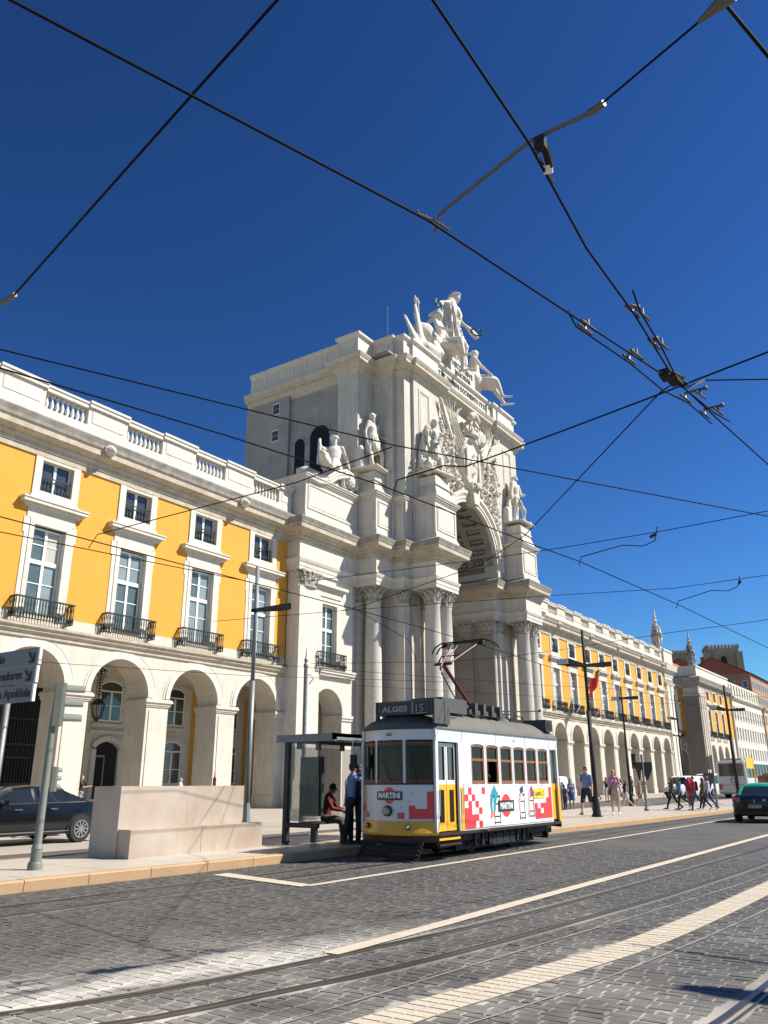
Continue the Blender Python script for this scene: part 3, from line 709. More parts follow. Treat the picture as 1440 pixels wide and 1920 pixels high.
for z0, z1, e in ((12.55, 12.65, .1), (12.65, 12.78, .22), (12.78, 12.95, .36)): b.box(cb-1.2-e, 30.2-e, z0, cb+1.2+e, 30.2, z1)
both(b, 'bay_mouldings', stone_p)
for sx in (1, -1):
    cx = XC-sx*(XC-cb)
    loc = (cx-XC, 30.2-33.0, -.12)
    wdo = MB(); wdo.box(-.72, .24, 7.9, .72, .3, 7.95); ww = inst('window', wdo.mesh('window_sill', stone_p), arch, loc)
    inst('window_frame', W['frame'], ww, (0, 0, -.25), scale=(.94, 1, 1)); 
    for p in W['panes']: inst('pane', p, ww, (0, 0, -.25), scale=(.94, 1, 1))
    inst('balcony', W['balcony'], arch, (loc[0], loc[1], loc[2]-.02), scale=(.93, 1, 1))
# jamb pilasters inside the passage, impost
b = MB()
for y0 in (28.0, 29.9): b.box(Xi-.02, y0, .1, Xi+.16, y0+1.45, 12.5)
b.box(Xi-.02, 27.95, .1, Xi+.25, 31.6, 1.9)
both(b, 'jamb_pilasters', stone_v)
# front pilasters
b = MB()
b.box(43.2, 27.8, .1, 43.95, 28.3, 12.45); b.box(46.95, 27.8, .1, 47.95, 28.3, 12.45); b.box(44.4, 27.98, .1, 45.2, 28.2, 12.45); b.box(45.9, 27.98, .1, 46.7, 28.2, 12.45); b.box(41.35, 30.1, .1, 42.75, 30.35, 12.45)
b.box(47.95, 28.0, .1, Xi+.02, 28.3, 13.4)
both(b, 'front_pilasters', stone)
# pedestals under the columns
b = MB()
for x0, x1, y0, y1 in ((43.95, 47.05, 25.75, 28.2), (41.2, 42.95, 28.55, 30.4)):
    b.box(x0-.1, y0-.1, .1, x1+.1, y1, .55); b.box(x0, y0, .55, x1, y1, 1.75); b.box(x0-.1, y0-.1, 1.75, x1+.1, y1, 1.95)
both(b, 'column_pedestals', stone_p)
# columns
def capital_mesh():
    c = MB()
    c.lathe([(.50, 0), (.56, .03), (.56, .09), (.48, .12), (.46, .2), (.50, .55), (.60, .82)], n=16)
    for row, (n, z0, h, r0, off) in enumerate(((8, .12, .42, .50, 0), (8, .3, .5, .52, PI/8))):
        for k in range(n):
            a = 2*PI*k/n+off; ca, sa = math.cos(a), math.sin(a); ta = (-sa, ca)
            pr = [(r0, 0, .14), (r0+.04, h*.5, .15), (r0+.13, h*.85, .13), (r0+.2, h, .09), (r0+.22, h*.86, .05)]
            i = len(c.v)
            for r, z, wd in pr:
                for s in (-1, -.45, 0, .45, 1):
                    rr = r+(.045 if s == 0 else (-.03 if abs(s) == 1 else .0)); c.v.append((rr*ca+ta[0]*wd*s, rr*sa+ta[1]*wd*s, z0+z))
            for j in range(4):
                for q in range(4): p = i+j*5+q; c.f.append((p, p+1, p+6, p+5))
    for k in range(4):
        a = PI/4+k*PI/2; ca, sa = math.cos(a), math.sin(a)
        # volutes: small spirals each side
        pts = [(.70+.13*math.cos(t)*(1-t/14), .70*0+.13*math.sin(t)*(1-t/14)) for t in [j*.7 for j in range(14)]]
        c.tube([((r)*ca, (r)*sa, .74+z) for r, z in pts], [.055-.0025*j for j in range(14)], 6)
        c.ball((.70*ca, .70*sa, .74), .06, 6, 4); c.tube([(.5*ca, .5*sa, .62), (.62*ca, .62*sa, .84), (.75*ca, .75*sa, .86)], .05, 6)
        b_ = k*PI/2; c.ball((.63*math.cos(b_), .63*math.sin(b_), .9), .11, 7, 5)
    for k in range(14):
        a = 2*PI*k/14; c.ball((.6*math.cos(a), .6*math.sin(a), .68), .05, 5, 4)
    # abacus, concave sides
    pts = []
    for k in range(4):
        a = PI/4+k*PI/2
        pts.append((.86*math.cos(a-.07), .86*math.sin(a-.07))); pts.append((.86*math.cos(a+.07), .86*math.sin(a+.07)))
        for s in (.25, .5, .75): 
            t = a+s*PI/2; rr = .86-.26*math.sin(s*PI); pts.append((rr*math.cos(t), rr*math.sin(t)))
    c.prism(pts, .86, .98)
    return c.mesh('capital', cap_m)
capm = capital_mesh()
s_ = MB(); s_.lathe([(.72, 0), (.72, .18), (.66, .2), (.70, .28), (.66, .36), (.6, .38), (.6, .44), (.65, .5), (.6, .56), (.56, .58), (.555, 3.5), (.545, 6.0), (.52, 8.5), (.49, 10.35), (.52, 10.4), (.52, 10.47), (.48, 10.5)], n=28)
shaft = s_.mesh('shaft', stone_col, smooth=True); shaft.set_sharp_from_angle(angle=R_(40))
for sx in (1, -1):
    for x, y in ((44.72, 26.55), (46.24, 26.55), (42.05, 29.4)):
        X = XC-sx*(XC-x); c_ = inst('column', shaft, arch, (X-XC, y-33, 1.83)); inst('capital', capm, c_, (0, 0, 10.5))
    for x, y, sx_, sy in ((43.58, 28.05, .62, .62), (47.45, 28.05, .85, .6), (44.8, 28.1, .7, .35), (46.3, 28.1, .7, .35), (42.05, 30.25, 1.0, .4), (36.42, 30.25, 1.45, .7), (48.35, 28.72, .5, 1.15), (48.35, 30.62, .5, 1.15)):
        X = XC-sx*(XC-x); inst('pilaster_capital', capm, arch, (X-XC, y-33, 12.33), scale=(sx_, sy, 1))
# entablature
lowpath = [(35.4, 31.6), (35.4, 30.08), (41.25, 30.08), (41.25, 28.6), (43.18, 28.6), (43.18, 27.8), (44.02, 27.8), (44.02, 25.8), (46.95, 25.8), (46.95, 27.8), (48.38, 27.8), (48.38, 39.5)]
ent = [(0, 13.42), (0, 13.66), (.03, 13.66), (.03, 13.9), (.07, 13.92), (.12, 14.05), (.14, 14.14), (0, 14.16), (0, 15.2), (.05, 15.22), (.08, 15.34), (.16, 15.42), (.16, 15.52), (.26, 15.62), (.3, 15.7), (.58, 15.78), (.62, 15.82), (.62, 16.08), (.66, 16.1)]
b = MB(); b.sweep([q for q in ent if q[1] > 15.19], lowpath); both(b, 'cornice_moulding', stone_m)
b = MB(); b.sweep([q for q in ent if q[1] <= 15.21], lowpath)
for x0, x1, y0, y1 in ((35.4, 41.3, 30.1, 39.5), (41.25, 43.2, 28.62, 33), (43.2, 48.36, 27.82, 39.5), (44.04, 46.93, 25.82, 28)): b.box(x0+.04, y0+.04, 13.44, x1-.05, y1-.03, 16.3)
both(b, 'entablature', stone_p)
b = MB(); b.sweep([(.66, 16.1), (.68, 16.2), (.76, 16.4), (.76, 16.46), (.0, 16.78)], lowpath, caps=False)
for x0, x1, y0, y1 in ((35.4, 41.3, 30.1, 39.5), (41.25, 43.2, 28.62, 33), (43.2, 48.36, 27.82, 39.5), (44.04, 46.93, 25.82, 28)): b.quad((x0, y0, 16.78), (x1, y0, 16.78), (x1, y1, 16.78), (x0, y1, 16.78))
both(b, 'cornice_weathering', stone_w)
# pedestal course
def pedestal(mb, x0, x1, y0, y1, z0, z1, panels=('f', 'w')):
    mb.box(x0-.12, y0-.12, z0, x1+.12, y1, z0+.28); mb.box(x0-.05, y0-.05, z0+.28, x1+.05, y1, z0+.42)
    mb.box(x0, y0, z0+.42, x1, y1, z1-.4)
    for a, c_, e in ((z1-.4, z1-.3, .05), (z1-.3, z1-.18, .12), (z1-.18, z1-.06, .2), (z1-.06, z1, .26)): mb.box(x0-e, y0-e, a, x1+e, y1, c_)
    zf0, zf1 = z0+.62, z1-.58; t = .08
    def frame(a0, a1, fn):
        for p, q, r, s in ((a0, a1, zf0, zf0+t), (a0, a1, zf1-t, zf1), (a0, a0+t, zf0+t, zf1-t), (a1-t, a1, zf0+t, zf1-t)): fn(p, q, r, s)
    if 'f' in panels:
        frame(x0+.22, x1-.22, lambda p, q, r, s: mb.box(p, y0-.05, r, q, y0, s)); mb.box(x0+.42, y0-.02, zf0+.2, x1-.42, y0, zf1-.2)
    if 'w' in panels: frame(y0+.2, min(y1-.2, y0+2.2), lambda p, q, r, s: mb.box(x0-.05, p, r, x0, q, s))
b = MB()
pedestal(b, 35.75, 41.1, 30.05, 33.5, 16.75, 19.55, ('f', 'w'))
both(b, 'bay_pedestal', stone_p)
b = MB()
pedestal(b, 41.25, 43.1, 28.62, 30.4, 16.75, 19.75); pedestal(b, 43.22, 44.0, 27.75, 29, 16.75, 19.75, ('w',)); pedestal(b, 44.2, 47.05, 25.85, 27.9, 16.75, 19.75)
b.box(47.0, 27.5, 16.75, 48.5, 39.5, 17.25)
for x0, x1, y0, y1 in ((41.55, 42.85, 28.95, 30.2), (44.6, 46.6, 26.0, 27.5)):
    b.box(x0-.15, y0-.15, 19.75, x1+.15, y1, 20.05); 
    i = len(b.v); zz = 20.75
    b.v += [(x0-.15, y0-.15, 20.05), (x1+.15, y0-.15, 20.05), (x1+.15, y1, 20.05), (x0-.15, y1, 20.05), (x0+.12, y0+.12, zz), (x1-.12, y0+.12, zz), (x1-.12, y1, zz), (x0+.12, y1, zz)]
    for q in ((0, 1, 5, 4), (1, 2, 6, 5), (2, 3, 7, 6), (3, 0, 4, 7)): b.f.append(tuple(i+k for k in q))
    b.box(x0-.02, y0-.02, zz, x1+.02, y1, zz+.12); b.box(x0+.03, y0+.03, zz+.12, x1-.03, y1, 21.4)
both(b, 'statue_pedestals', stone_p)
# attic
ap = [(41.8, 41.1), (41.8, 31.85), (41.15, 31.85), (41.15, 30.1), (42.98, 30.1), (42.98, 28.4), (43.3, 28.4), (43.3, 27.62), (44.22, 27.62), (44.22, 27.4), (47.8, 27.4), (47.8, 27.62), (XC, 27.62)]
ri, ro, zc = 4.08, 4.95, 17.75
b = MB()
for k in range(4, 9):   # shoulders of the stepped front corners
    pass
def wallpath(mb, path, z0, z1):
    for (xa, ya), (xb, yb) in zip(path[:-1], path[1:]): mb.quad((xa, ya, z0), (xb, yb, z0), (xb, yb, z1), (xa, ya, z1))
wallpath(b, ap[2:12], 16.7, 29.5)
both(b, 'attic_corner_masses', stone)
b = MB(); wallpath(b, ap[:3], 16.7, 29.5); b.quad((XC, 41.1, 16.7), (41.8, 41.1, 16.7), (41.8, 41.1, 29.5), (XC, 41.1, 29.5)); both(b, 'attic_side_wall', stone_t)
# central wall with arch hole
b = MB(); n = 36
b.box(47.8-.0, 27.62, 16.7, XC-ri, 28.6, 29.5)
b.box(XC+ri, 27.62, 16.7, 2*XC-47.8, 28.6, 29.5)
for k in range(n):
    a, c_ = PI-PI*k/n, PI-PI*(k+1)/n
    xa, za, xb, zb = XC+ri*math.cos(a), zc+ri*math.sin(a), XC+ri*math.cos(c_), zc+ri*math.sin(c_)
    b.quad((xa, 27.62, za), (xb, 27.62, zb), (xb, 27.62, 29.5), (xa, 27.62, 29.5))
b.build('attic_front_wall', stone_p, arch)
# barrel vault with coffers
b = MB(); cf = MB(); nc = 15
for k in range(n):
    a, c_ = PI-PI*k/n, PI-PI*(k+1)/n
    xa, za, xb, zb = XC+(ri+.28)*math.cos(a), zc+(ri+.28)*math.sin(a), XC+(ri+.28)*math.cos(c_), zc+(ri+.28)*math.sin(c_)
    b.quad((xa, 27.7, za), (xa, 39.5, za), (xb, 39.5, zb), (xb, 27.7, zb))
b.box(XC-ri-.3, 27.7, 17.0, XC-ri-.25, 39.5, zc); b.box(XC+ri+.25, 27.7, 17.0, XC+ri+.3, 39.5, zc)
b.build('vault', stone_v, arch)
def arcbox(mb, a0, a1, r0, r1, y0, y1, seg=3):
    for k in range(seg):
        a, c_ = a0+(a1-a0)*k/seg, a0+(a1-a0)*(k+1)/seg
        P = lambda t, r, y: (XC+r*math.cos(t), y, zc+r*math.sin(t))
        mb.quad(P(a, r0, y0), P(c_, r0, y0), P(c_, r0, y1), P(a, r0, y1))
        mb.quad(P(a, r0, y0), P(a, r1, y0), P(c_, r1, y0), P(c_, r0, y0)); mb.quad(P(a, r0, y1), P(c_, r0, y1), P(c_, r1, y1), P(a, r1, y1))
    mb.quad(P(a0, r0, y0), P(a0, r0, y1), P(a0, r1, y1), P(a0, r1, y0)); mb.quad(P(a1, r0, y0), P(a1, r1, y0), P(a1, r1, y1), P(a1, r0, y1))
ys = [27.7, 28.35, 29.6, 30.1, 31.35, 31.9, 33.15, 33.7, 34.95, 35.5, 36.75, 37.3]
for j in range(0, len(ys)-1, 2): arcbox(cf, 0, PI, ri, ri+.28, ys[j], ys[j+1], n)
for j in range(1, len(ys)-1, 2):
    for k in range(nc+1):
        a = PI*k/nc; arcbox(cf, max(0, a-.045), min(PI, a+.045), ri, ri+.28, ys[j], ys[j+1], 1)
    for k in range(nc):
        a0, a1 = PI*k/nc+.075, PI*(k+1)/nc-.075; y0, y1 = ys[j]+.12, ys[j+1]-.12; da, dy = .03, .12
        for p in ((a0, a1, y0, y0+dy), (a0, a1, y1-dy, y1), (a0, a0+da, y0+dy, y1-dy), (a1-da, a1, y0+dy, y1-dy)): arcbox(cf, p[0], p[1], ri+.15, ri+.28, p[2], p[3], 1)
        am = (a0+a1)/2; r = ri+.2; cf.ball((XC+r*math.cos(am), (y0+y1)/2, zc+r*math.sin(am)), .17, 6, 4)
        for q in range(6):
            t = q*PI/3; cf.ball((XC+r*math.cos(am+.035*math.cos(t)), (y0+y1)/2+.2*math.sin(t), zc+r*math.sin(am+.035*math.cos(t))), .09, 5, 3)
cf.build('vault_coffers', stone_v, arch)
# archivolt
b = MB()
for r0, r1, y in ((ri-.02, ri+.22, 27.42), (ri+.22, ri+.5, 27.36), (ri+.5, ri+.62, 27.3), (ri+.62, ro, 27.24)): b.ring(XC, zc, r0, r1, y, 27.75, 40, legs=.5)
b.build('archivolt', stone_p, arch)
b = MB(); b.prism_xz([(XC-.38, 21.6), (XC+.38, 21.6), (XC+.6, 23.3), (XC-.6, 23.3)], 26.9, 27.7)
for k in range(9): t = k*.55; b.tube([(XC-.42, 26.85-.0*t+.22*math.sin(t+.3)*(1-k*.07)-.1, 23.0+.24*math.cos(t)*(1-k*.07)), (XC+.42, 26.85+.22*math.sin(t+.3)*(1-k*.07)-.1, 23.0+.24*math.cos(t)*(1-k*.07))], .07, 6)
b.build('keystone', stone_c, arch)
# impost blocks at vault springing
b = MB(); b.box(Xi-.1, 27.3, 16.78, Xi+.22, 39.5, 17.2); both(b, 'impost', stone_p)
# attic panels
b = MB()
def frame_front(x0, x1, z0, z1, y, t=.1, p=.05):
    for q in ((x0, x1, z0, z0+t), (x0, x1, z1-t, z1), (x0, x0+t, z0+t, z1-t), (x1-t, x1, z0+t, z1-t)): b.box(q[0], y-p, q[2], q[1], y, q[3])
def frame_west(y0, y1, z0, z1, x, t=.1, p=.05):
    for q in ((y0, y1, z0, z0+t), (y0, y1, z1-t, z1), (y0, y0+t, z0+t, z1-t), (y1-t, y1, z0+t, z1-t)): b.box(x-p, q[0], q[2], x, q[1], q[3])
frame_front(44.85, 46.4, 20.5, 28.45, 27.4, .12); frame_front(45.07, 46.18, 20.72, 28.23, 27.4, .05, .03); both(b, 'panel_frame', stone_p)
b = MB(); frame_front(41.75, 42.6, 20.5, 28.3, 30.1); both(b, 'panel_frame', stone_p)
b = MB(); frame_west(28.75, 29.75, 20.5, 28.3, 42.98, .1); frame_west(28.95, 29.55, 20.7, 28.1, 42.98, .05, .09); both(b, 'panel_frame', stone_p)
b = MB(); 
for z, y0, y1 in ((23.0, 35.3, 36.3), ): pass
# side wall features (west only is seen; build both)
b.box(41.55, 36.78, 16.8, 41.8, 41.1, 29.2)
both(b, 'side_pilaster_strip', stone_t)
for x_, s in ((41.8, -1), (2*XC-41.8, 1)):
    for y0, y1, zt, zb in ((35.35, 36.3, 25.0, 22.2), (33.05, 34.85, 25.2, 21.9), (31.9, 32.35, 25.0, 22.2)):
        r = (y1-y0)/2; ym = (y0+y1)/2; pts = [(y0, zb), (y1, zb)]+[(ym+r*math.cos(PI*k/10), zt+r*math.sin(PI*k/10)) for k in range(11)]
        g = MB(); g.poly([(x_+s*.012, y, z) for y, z in (pts if s < 0 else pts[::-1])]); o = g.build('arched_opening', recess, arch)
        g = MB()
        for k in range(12):
            a, c_ = PI*k/12, PI*(k+1)/12
            for p in ((r, r+.16),): g.quad((x_+s*.06, ym+p[0]*math.cos(a), zt+p[0]*math.sin(a)), (x_+s*.06, ym+p[1]*math.cos(a), zt+p[1]*math.sin(a)), (x_+s*.06, ym+p[1]*math.cos(c_), zt+p[1]*math.sin(c_)), (x_+s*.06, ym+p[0]*math.cos(c_), zt+p[0]*math.sin(c_)))
        g.build('opening_frame', stone_t, o)
    for zb, zt in ((28.0, 28.8), (25.8, 26.6)):
        g = MB(); xx = x_+s*.26; g.box(xx, 37.68, zb-.06, xx+s*.05, 38.37, zt+.06); o = g.build('small_window', wpaint, arch)
        for i in (0, 1):
            for j in (0, 1):
                g = MB(); xx2 = xx+s*.055; ya = 37.74+i*.31; za = zb+j*.41; g.box(xx2, ya-.02, za-.01, xx2+s*.01, ya+.27, za+.37); g.build('pane', glass, o)
# attic cornice
aent = [(0, 28.95), (.05, 28.97), (.08, 29.1), (.16, 29.2), (.2, 29.25), (.2, 29.4), (.3, 29.5), (.34, 29.55), (.58, 29.62), (.62, 29.66), (.62, 29.86), (.66, 29.9), (.76, 30.12), (.76, 30.18)]
b = MB(); b.sweep([(-.15, 28.9)]+aent, ap, caps=False); both(b, 'attic_cornice', mat('lightly_stained_moulding', (.54, .49, .40), .85, var=.5, scale=1.3, dark=(.38, .32, .24), streak=.35, bump=.4, dirt=.4))
b = MB(); b.sweep([(.76, 30.18), (.7, 30.22), (0, 30.4), (-1, 30.4)], ap, caps=False); both(b, 'attic_cornice_top', stone_w)
pp = [(x, y) for x, y in ap]
b = MB(); b.sweep([(.12, 30.36), (.12, 30.7), (.05, 30.75), (0, 30.8), (0, 31.85), (.05, 31.88), (.16, 31.98), (.2, 32.05), (.2, 32.2), (-.5, 32.22), (-.5, 30.4)], pp, caps=False)
for y0, y1 in ((40.0, 40.7), (36.6, 39.4), (35.4, 36.1), (33.4, 34.9)): frame_west(y0, y1, 31.0, 31.7, 41.8, .05, .04)
frame_west(30.35, 31.6, 31.0, 31.7, 41.15, .05, .04); frame_west(28.7, 29.8, 31.0, 31.7, 42.98, .05, .04); frame_west(27.8, 28.25, 31.0, 31.7, 43.3, .05, .04)
both(b, 'attic_parapet', stone_p)
b = MB(); b.box(41.9, 28, 30.3, 2*XC-41.9, 41, 30.45); b.build('attic_roof', stone_w, arch)
# inscriptions
ins_m = mat('inscription_black', (.03, .045, .04), .6)
me = text_mesh('VT SIT OMNIBVS DOCVMENTO. P.P.D.', .62, ins_m, .015, .012, 'CENTER')
w0 = max(v.co.x for v in me.vertices)-min(v.co.x for v in me.vertices)
me.transform(Matrix.Diagonal((8.1/w0, 1, 1, 1)) ); me.transform(Matrix.Rotation(PI/2, 4, 'X'))
inst('inscription', me, arch, (XC-.35-XC, 27.62-.02-33, 31.18-.12))
blk = MB(); blk.box(50.25, 27.75, 32.2, 54.55, 30.2, 33.95); blk.box(50.15, 27.65, 32.2, 54.65, 30.2, 32.4)
blk.build('inscription_block', stone_p, arch)
for s__, z, wd in (('VIRTVTIBVS', 33.2, 3.5), ('MAIORVM', 32.55, 2.5)):
    me = text_mesh(s__, .68, ins_m, .015, .014, 'CENTER'); w0 = max(v.co.x for v in me.vertices)-min(v.co.x for v in me.vertices)
    me.transform(Matrix.Diagonal((wd/w0, 1, 1, 1))); me.transform(Matrix.Rotation(PI/2, 4, 'X')); inst('inscription', me, arch, (0, 27.73-33, z-.12))
# ---- carved relief (coat of arms)
rel = MB(); Y0 = 27.6
def leaf(mb, x, z, a, ln, wd, y=Y0, lift=.25):
    d = (math.cos(a), math.sin(a)); n_ = (-d[1], d[0]); i = len(mb.v)
    for t, ww, h in ((0, .25, .08), (.3, .9, .7), (.65, .8, 1.0), (.9, .35, 1.1), (1.0, .02, .85)):
        for s in (-1, 0, 1):
            mb.v.append((x+d[0]*ln*t+n_[0]*wd*ww*s, y-lift*h*(1 if s == 0 else .45)-.03, z+d[1]*ln*t+n_[1]*wd*ww*s))
    for j in range(4):
        for q in range(2): p = i+j*3+q; mb.f.append((p, p+1, p+4, p+3))
def vtube(mb, pts, r, y=Y0, lift=.18, n_=6): mb.tube([(x, y-lift, z) for x, z in pts], r, n_)
# shield: oval dish with rim
cx, cz, rx, rz_ = XC-.1, 24.9, 1.75, 2.35
sh = MB()
for ra, rb, ya, yb in ((1.0, .93, .45, .62), (.93, .86, .62, .48), (.86, .78, .48, .4), (.78, 0, .4, .66), (1.08, 1.0, .05, .45)):
    for k in range(32):
        a, c_ = 2*PI*k/32, 2*PI*(k+1)/32
        P = lambda t, f, y: (cx+rx*f*math.cos(t), Y0-y, cz+rz_*f*math.sin(t))
        sh.quad(P(a, ra, ya), P(c_, ra, ya), P(c_, rb, yb), P(a, rb, yb))
for i in range(5):
    for (dx, dz) in ((0, 0), (0, .75), (0, -.75), (.55, 0), (-.55, 0)):
        sh.ball((cx+dx+(.11*math.cos(i*1.256)), Y0-.68, cz+dz+.11*math.sin(i*1.256)), .06, 5, 4)
for s in (-1, 1): sh.box(cx+s*.95-.1, Y0-.62, cz-1.2, cx+s*.95+.1, Y0-.5, cz+1.2)
rt = sh.build('shield', stone_c, arch, autos=True)
cr = MB()   # crown and plume
cr.lathe([(.75, 0), (.8, .1), (.7, .2), (.78, .32), (.7, .4), (.55, .42)], (cx, Y0-.45, 27.2), 14, 1, .75)
for k in range(8):
    a = 2*PI*k/8; cr.tube([(cx+.75*math.cos(a), Y0-.45+.55*math.sin(a), 27.6), (cx+.95*math.cos(a), Y0-.45+.65*math.sin(a), 28.0), (cx+.5*math.cos(a), Y0-.45+.4*math.sin(a), 28.45), (cx, Y0-.45, 28.5)], .08, 5); cr.ball((cx+.8*math.cos(a), Y0-.45+.58*math.sin(a), 27.65), .11, 5, 4)
for k in range(7):
    x = cx-.5+k*.17; cr.ball((x, Y0-.75, 28.75+.28*math.sin(k*PI/6)), .27, 7, 5, (1, 1.2, 1.2))
cr.build('crown_with_plume', stone_c, arch, smooth=True)
def half(sg):
    m = MB(); X = lambda u: XC+sg*u
    # winged palm fronds rising outwards
    for k in range(9):
        a0 = 1.0+k*.08; pts = []
        for t in range(7):
            u = 2.3+t*.26+.09*k*math.sin(t*.5)+(.22*t*t*.12*(4-k)*.35); z = 25.6+.62*t*(1-.06*abs(k-3))+.12*k-.3*(k % 2)
            pts.append((X(min(u, 4.7)-.12*k), z))
        vtube(m, [p for p in pts], [.1-.012*j for j in range(7)], lift=.3+.03*k)
    for k in range(7):      # feathered wing tips
        z0 = 26.2+k*.22; m.tube([(X(3.0+.1*k), Y0-.3, z0), (X(3.7+.12*k), Y0-.45, z0+.55), (X(4.25+.08*k), Y0-.5, z0+1.35-.05*k), (X(4.3+.1*k), Y0-.45, z0+2.1-.13*k)], [.14, .16, .12, .03], 5)
    # hanging garland
    for k in range(44):
        z = 27.2-k*.21; u = 4.35+.16*math.sin(k*.9)
        if z < 18.2: break
        m.ball((X(u), Y0-.22, z), .15+.05*math.sin(k*1.7), 6, 4)
        if k % 2 == 0:
            for s in (-1, 1): leaf(m, X(u+.08*s), z, PI/2-s*1.0-(.25*s), .34, .11)
    # second garland near shield
    for k in range(22):
        t = k/21; u = 2.25+1.0*math.sin(t*PI)*.55+.2*t; z = 27.6-t*4.4; m.ball((X(u), Y0-.28, z), .17+.05*math.sin(k*2.3), 6, 4)
        leaf(m, X(u), z, random.uniform(-.8, .8) if sg > 0 else PI+random.uniform(-.8, .8), .4, .13)
    # scrolls
    def scroll(u, z, r, turn, st=0):
        pts = []
        for j in range(18):
            t = j/17; a = st+turn*t*2*PI*1.4; rr = r*(1-.8*t); pts.append((X(u+rr*math.cos(a)), z+rr*math.sin(a)))
        vtube(m, pts, [.11-.003*j for j in range(18)], lift=.24)
        for j in range(0, 15, 2):
            x_, z_ = pts[j]; leaf(m, x_, z_, math.atan2(z_-z, (x_-X(u)))+random.uniform(-.4, .4), .42, .13, lift=.3)
        m.ball((X(u), Y0-.28, z), .18, 7, 5)
    for u, z, r, tn, st in ((3.1, 22.9, .75, 1, 0), (1.55, 23.15-.3, .5, -1, 1), (4.0, 21.6, .6, -1, 2), (2.2, 22.95+.5, .5, 1, 3), (4.45, 20.3, .42, 1, 0), (3.65, 24.2, .55, -1, 1.5), (3.4, 25.6, .5, 1, 2.0), (4.6, 19.1, .3, -1, 1)): scroll(u, z, r, tn, st)
    for k in range(150):     # dense foliage filling the spandrel
        for _ in range(20):
            u = random.uniform(.6, 4.8); z = random.uniform(18.5, 25.8)
            rr = math.hypot(u, z-zc)
            if rr > ro+.15 and not ((u/1.95)**2+((z-cz)/2.6)**2 < 1) : break
        else: continue
        leaf(m, X(u), z, random.uniform(0, 2*PI), random.uniform(.3, .55), random.uniform(.1, .17), lift=random.uniform(.15, .38))
        if k % 3 == 0: m.ball((X(u), Y0-.2, z), random.uniform(.08, .16), 5, 4)
    # putto-like supporter beside the shield
    return m
for sg in (-1, 1):
    m = half(sg); m.build('carved_foliage', stone_c, arch)
# dark statue niche? (none) - drain pipe on west side

# jamb facing in shade-toned stone and the street houses behind the arch
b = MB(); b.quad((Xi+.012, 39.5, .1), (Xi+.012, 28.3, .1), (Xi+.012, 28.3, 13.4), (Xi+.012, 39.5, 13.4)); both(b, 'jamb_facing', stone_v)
for k, (xa, xb) in enumerate(((36, 46.9), (2*XC-46.9, 68.8))):
    t = thing('street_house', ((xa+xb)/2, 70, .1), 'plain house lining the %s side of the street behind the arch' % ('left', 'right')[k], 'building')
    b = MB(); b.box(xa, 43, .1, xb, 110, 17.0); b.build('wall', cream, t)
    for i in range(8):
        for z in (1.2, 5.2, 8.8, 12.4):
            g = MB(); x = xb if k == 0 else xa; s = 1 if k == 0 else -1; y = 46+i*4; g.box(x, y, z, x+s*.05, y+1.2, z+2.2); f = g.build('window', wpaint, t); g = MB(); g.box(x+s*.05, y+.1, z+.1, x+s*.06, y+1.1, z+2.1); g.build('pane', glass, f)
# ------------------------------------------------------------------ figures
def capsule(mb, a, b, ra, rb, n=10, fx=1.0, fy=1.0, ax=None):
    a, b = Vector(a), Vector(b); d = b-a; ln = d.length
    d = d.normalized() if ln > 1e-6 else Vector((0, 0, 1))
    u = Vector((1, 0, 0)) if ax is None else Vector(ax); u = (u-d*u.dot(d))
    if u.length < .05: u = Vector((0, 1, 0)); u = u-d*u.dot(d)
    u.normalize(); v_ = d.cross(u); i = len(mb.v); rows = []
    for t in (-90, -60, -30, 0): rows.append((a, ra*math.sin(R_(t)), ra*math.cos(R_(t))))
    for t in (0, 30, 60, 90): rows.append((b, rb*math.sin(R_(t)), rb*math.cos(R_(t))))
    for c, off, r in rows:
        r = max(r, 1e-4)
        for k in range(n):
            w_ = 2*PI*k/n; mb.v.append(tuple(c+d*off+u*r*fx*math.cos(w_)+v_*r*fy*math.sin(w_)))
    m = len(rows)
    for j in range(m-1):
        for k in range(n): p, q = i+j*n+k, i+j*n+(k+1) % n; mb.f.append((p, q, q+n, p+n))
    mb.f.append(tuple(i+n-1-k for k in range(n))); mb.f.append(tuple(i+(m-1)*n+k for k in range(n)))
def remeshed(mb, name, m, vox, smooth=2, fold=None):
    me = mb.mesh(name, m); ob = bpy.data.objects.new('tmp', me); COL.objects.link(ob)
    md = ob.modifiers.new('r', 'REMESH'); md.mode = 'VOXEL'; md.voxel_size = vox; md.use_smooth_shade = True
    if smooth: ms = ob.modifiers.new('s', 'SMOOTH'); ms.factor = .5; ms.iterations = smooth
    dg = bpy.context.evaluated_depsgraph_get(); out = bpy.data.meshes.new_from_object(ob.evaluated_get(dg))
    bpy.data.objects.remove(ob); out.name = name
    if fold:
        ns = [v.normal.copy() for v in out.vertices]
        for v, n_ in zip(out.vertices, ns):
            f = fold(v.co)
            if f: v.co += n_*f
    out.polygons.foreach_set('use_smooth', [True]*len(out.polygons)); out.update()
    return out
def rotx(v, a): return Vector((v.x, v.y*math.cos(a)-v.z*math.sin(a), v.y*math.sin(a)+v.z*math.cos(a)))
def roty(v, a): return Vector((v.x*math.cos(a)+v.z*math.sin(a), v.y, -v.x*math.sin(a)+v.z*math.cos(a)))
def rotz(v, a): return Vector((v.x*math.cos(a)-v.y*math.sin(a), v.x*math.sin(a)+v.y*math.cos(a), v.z))
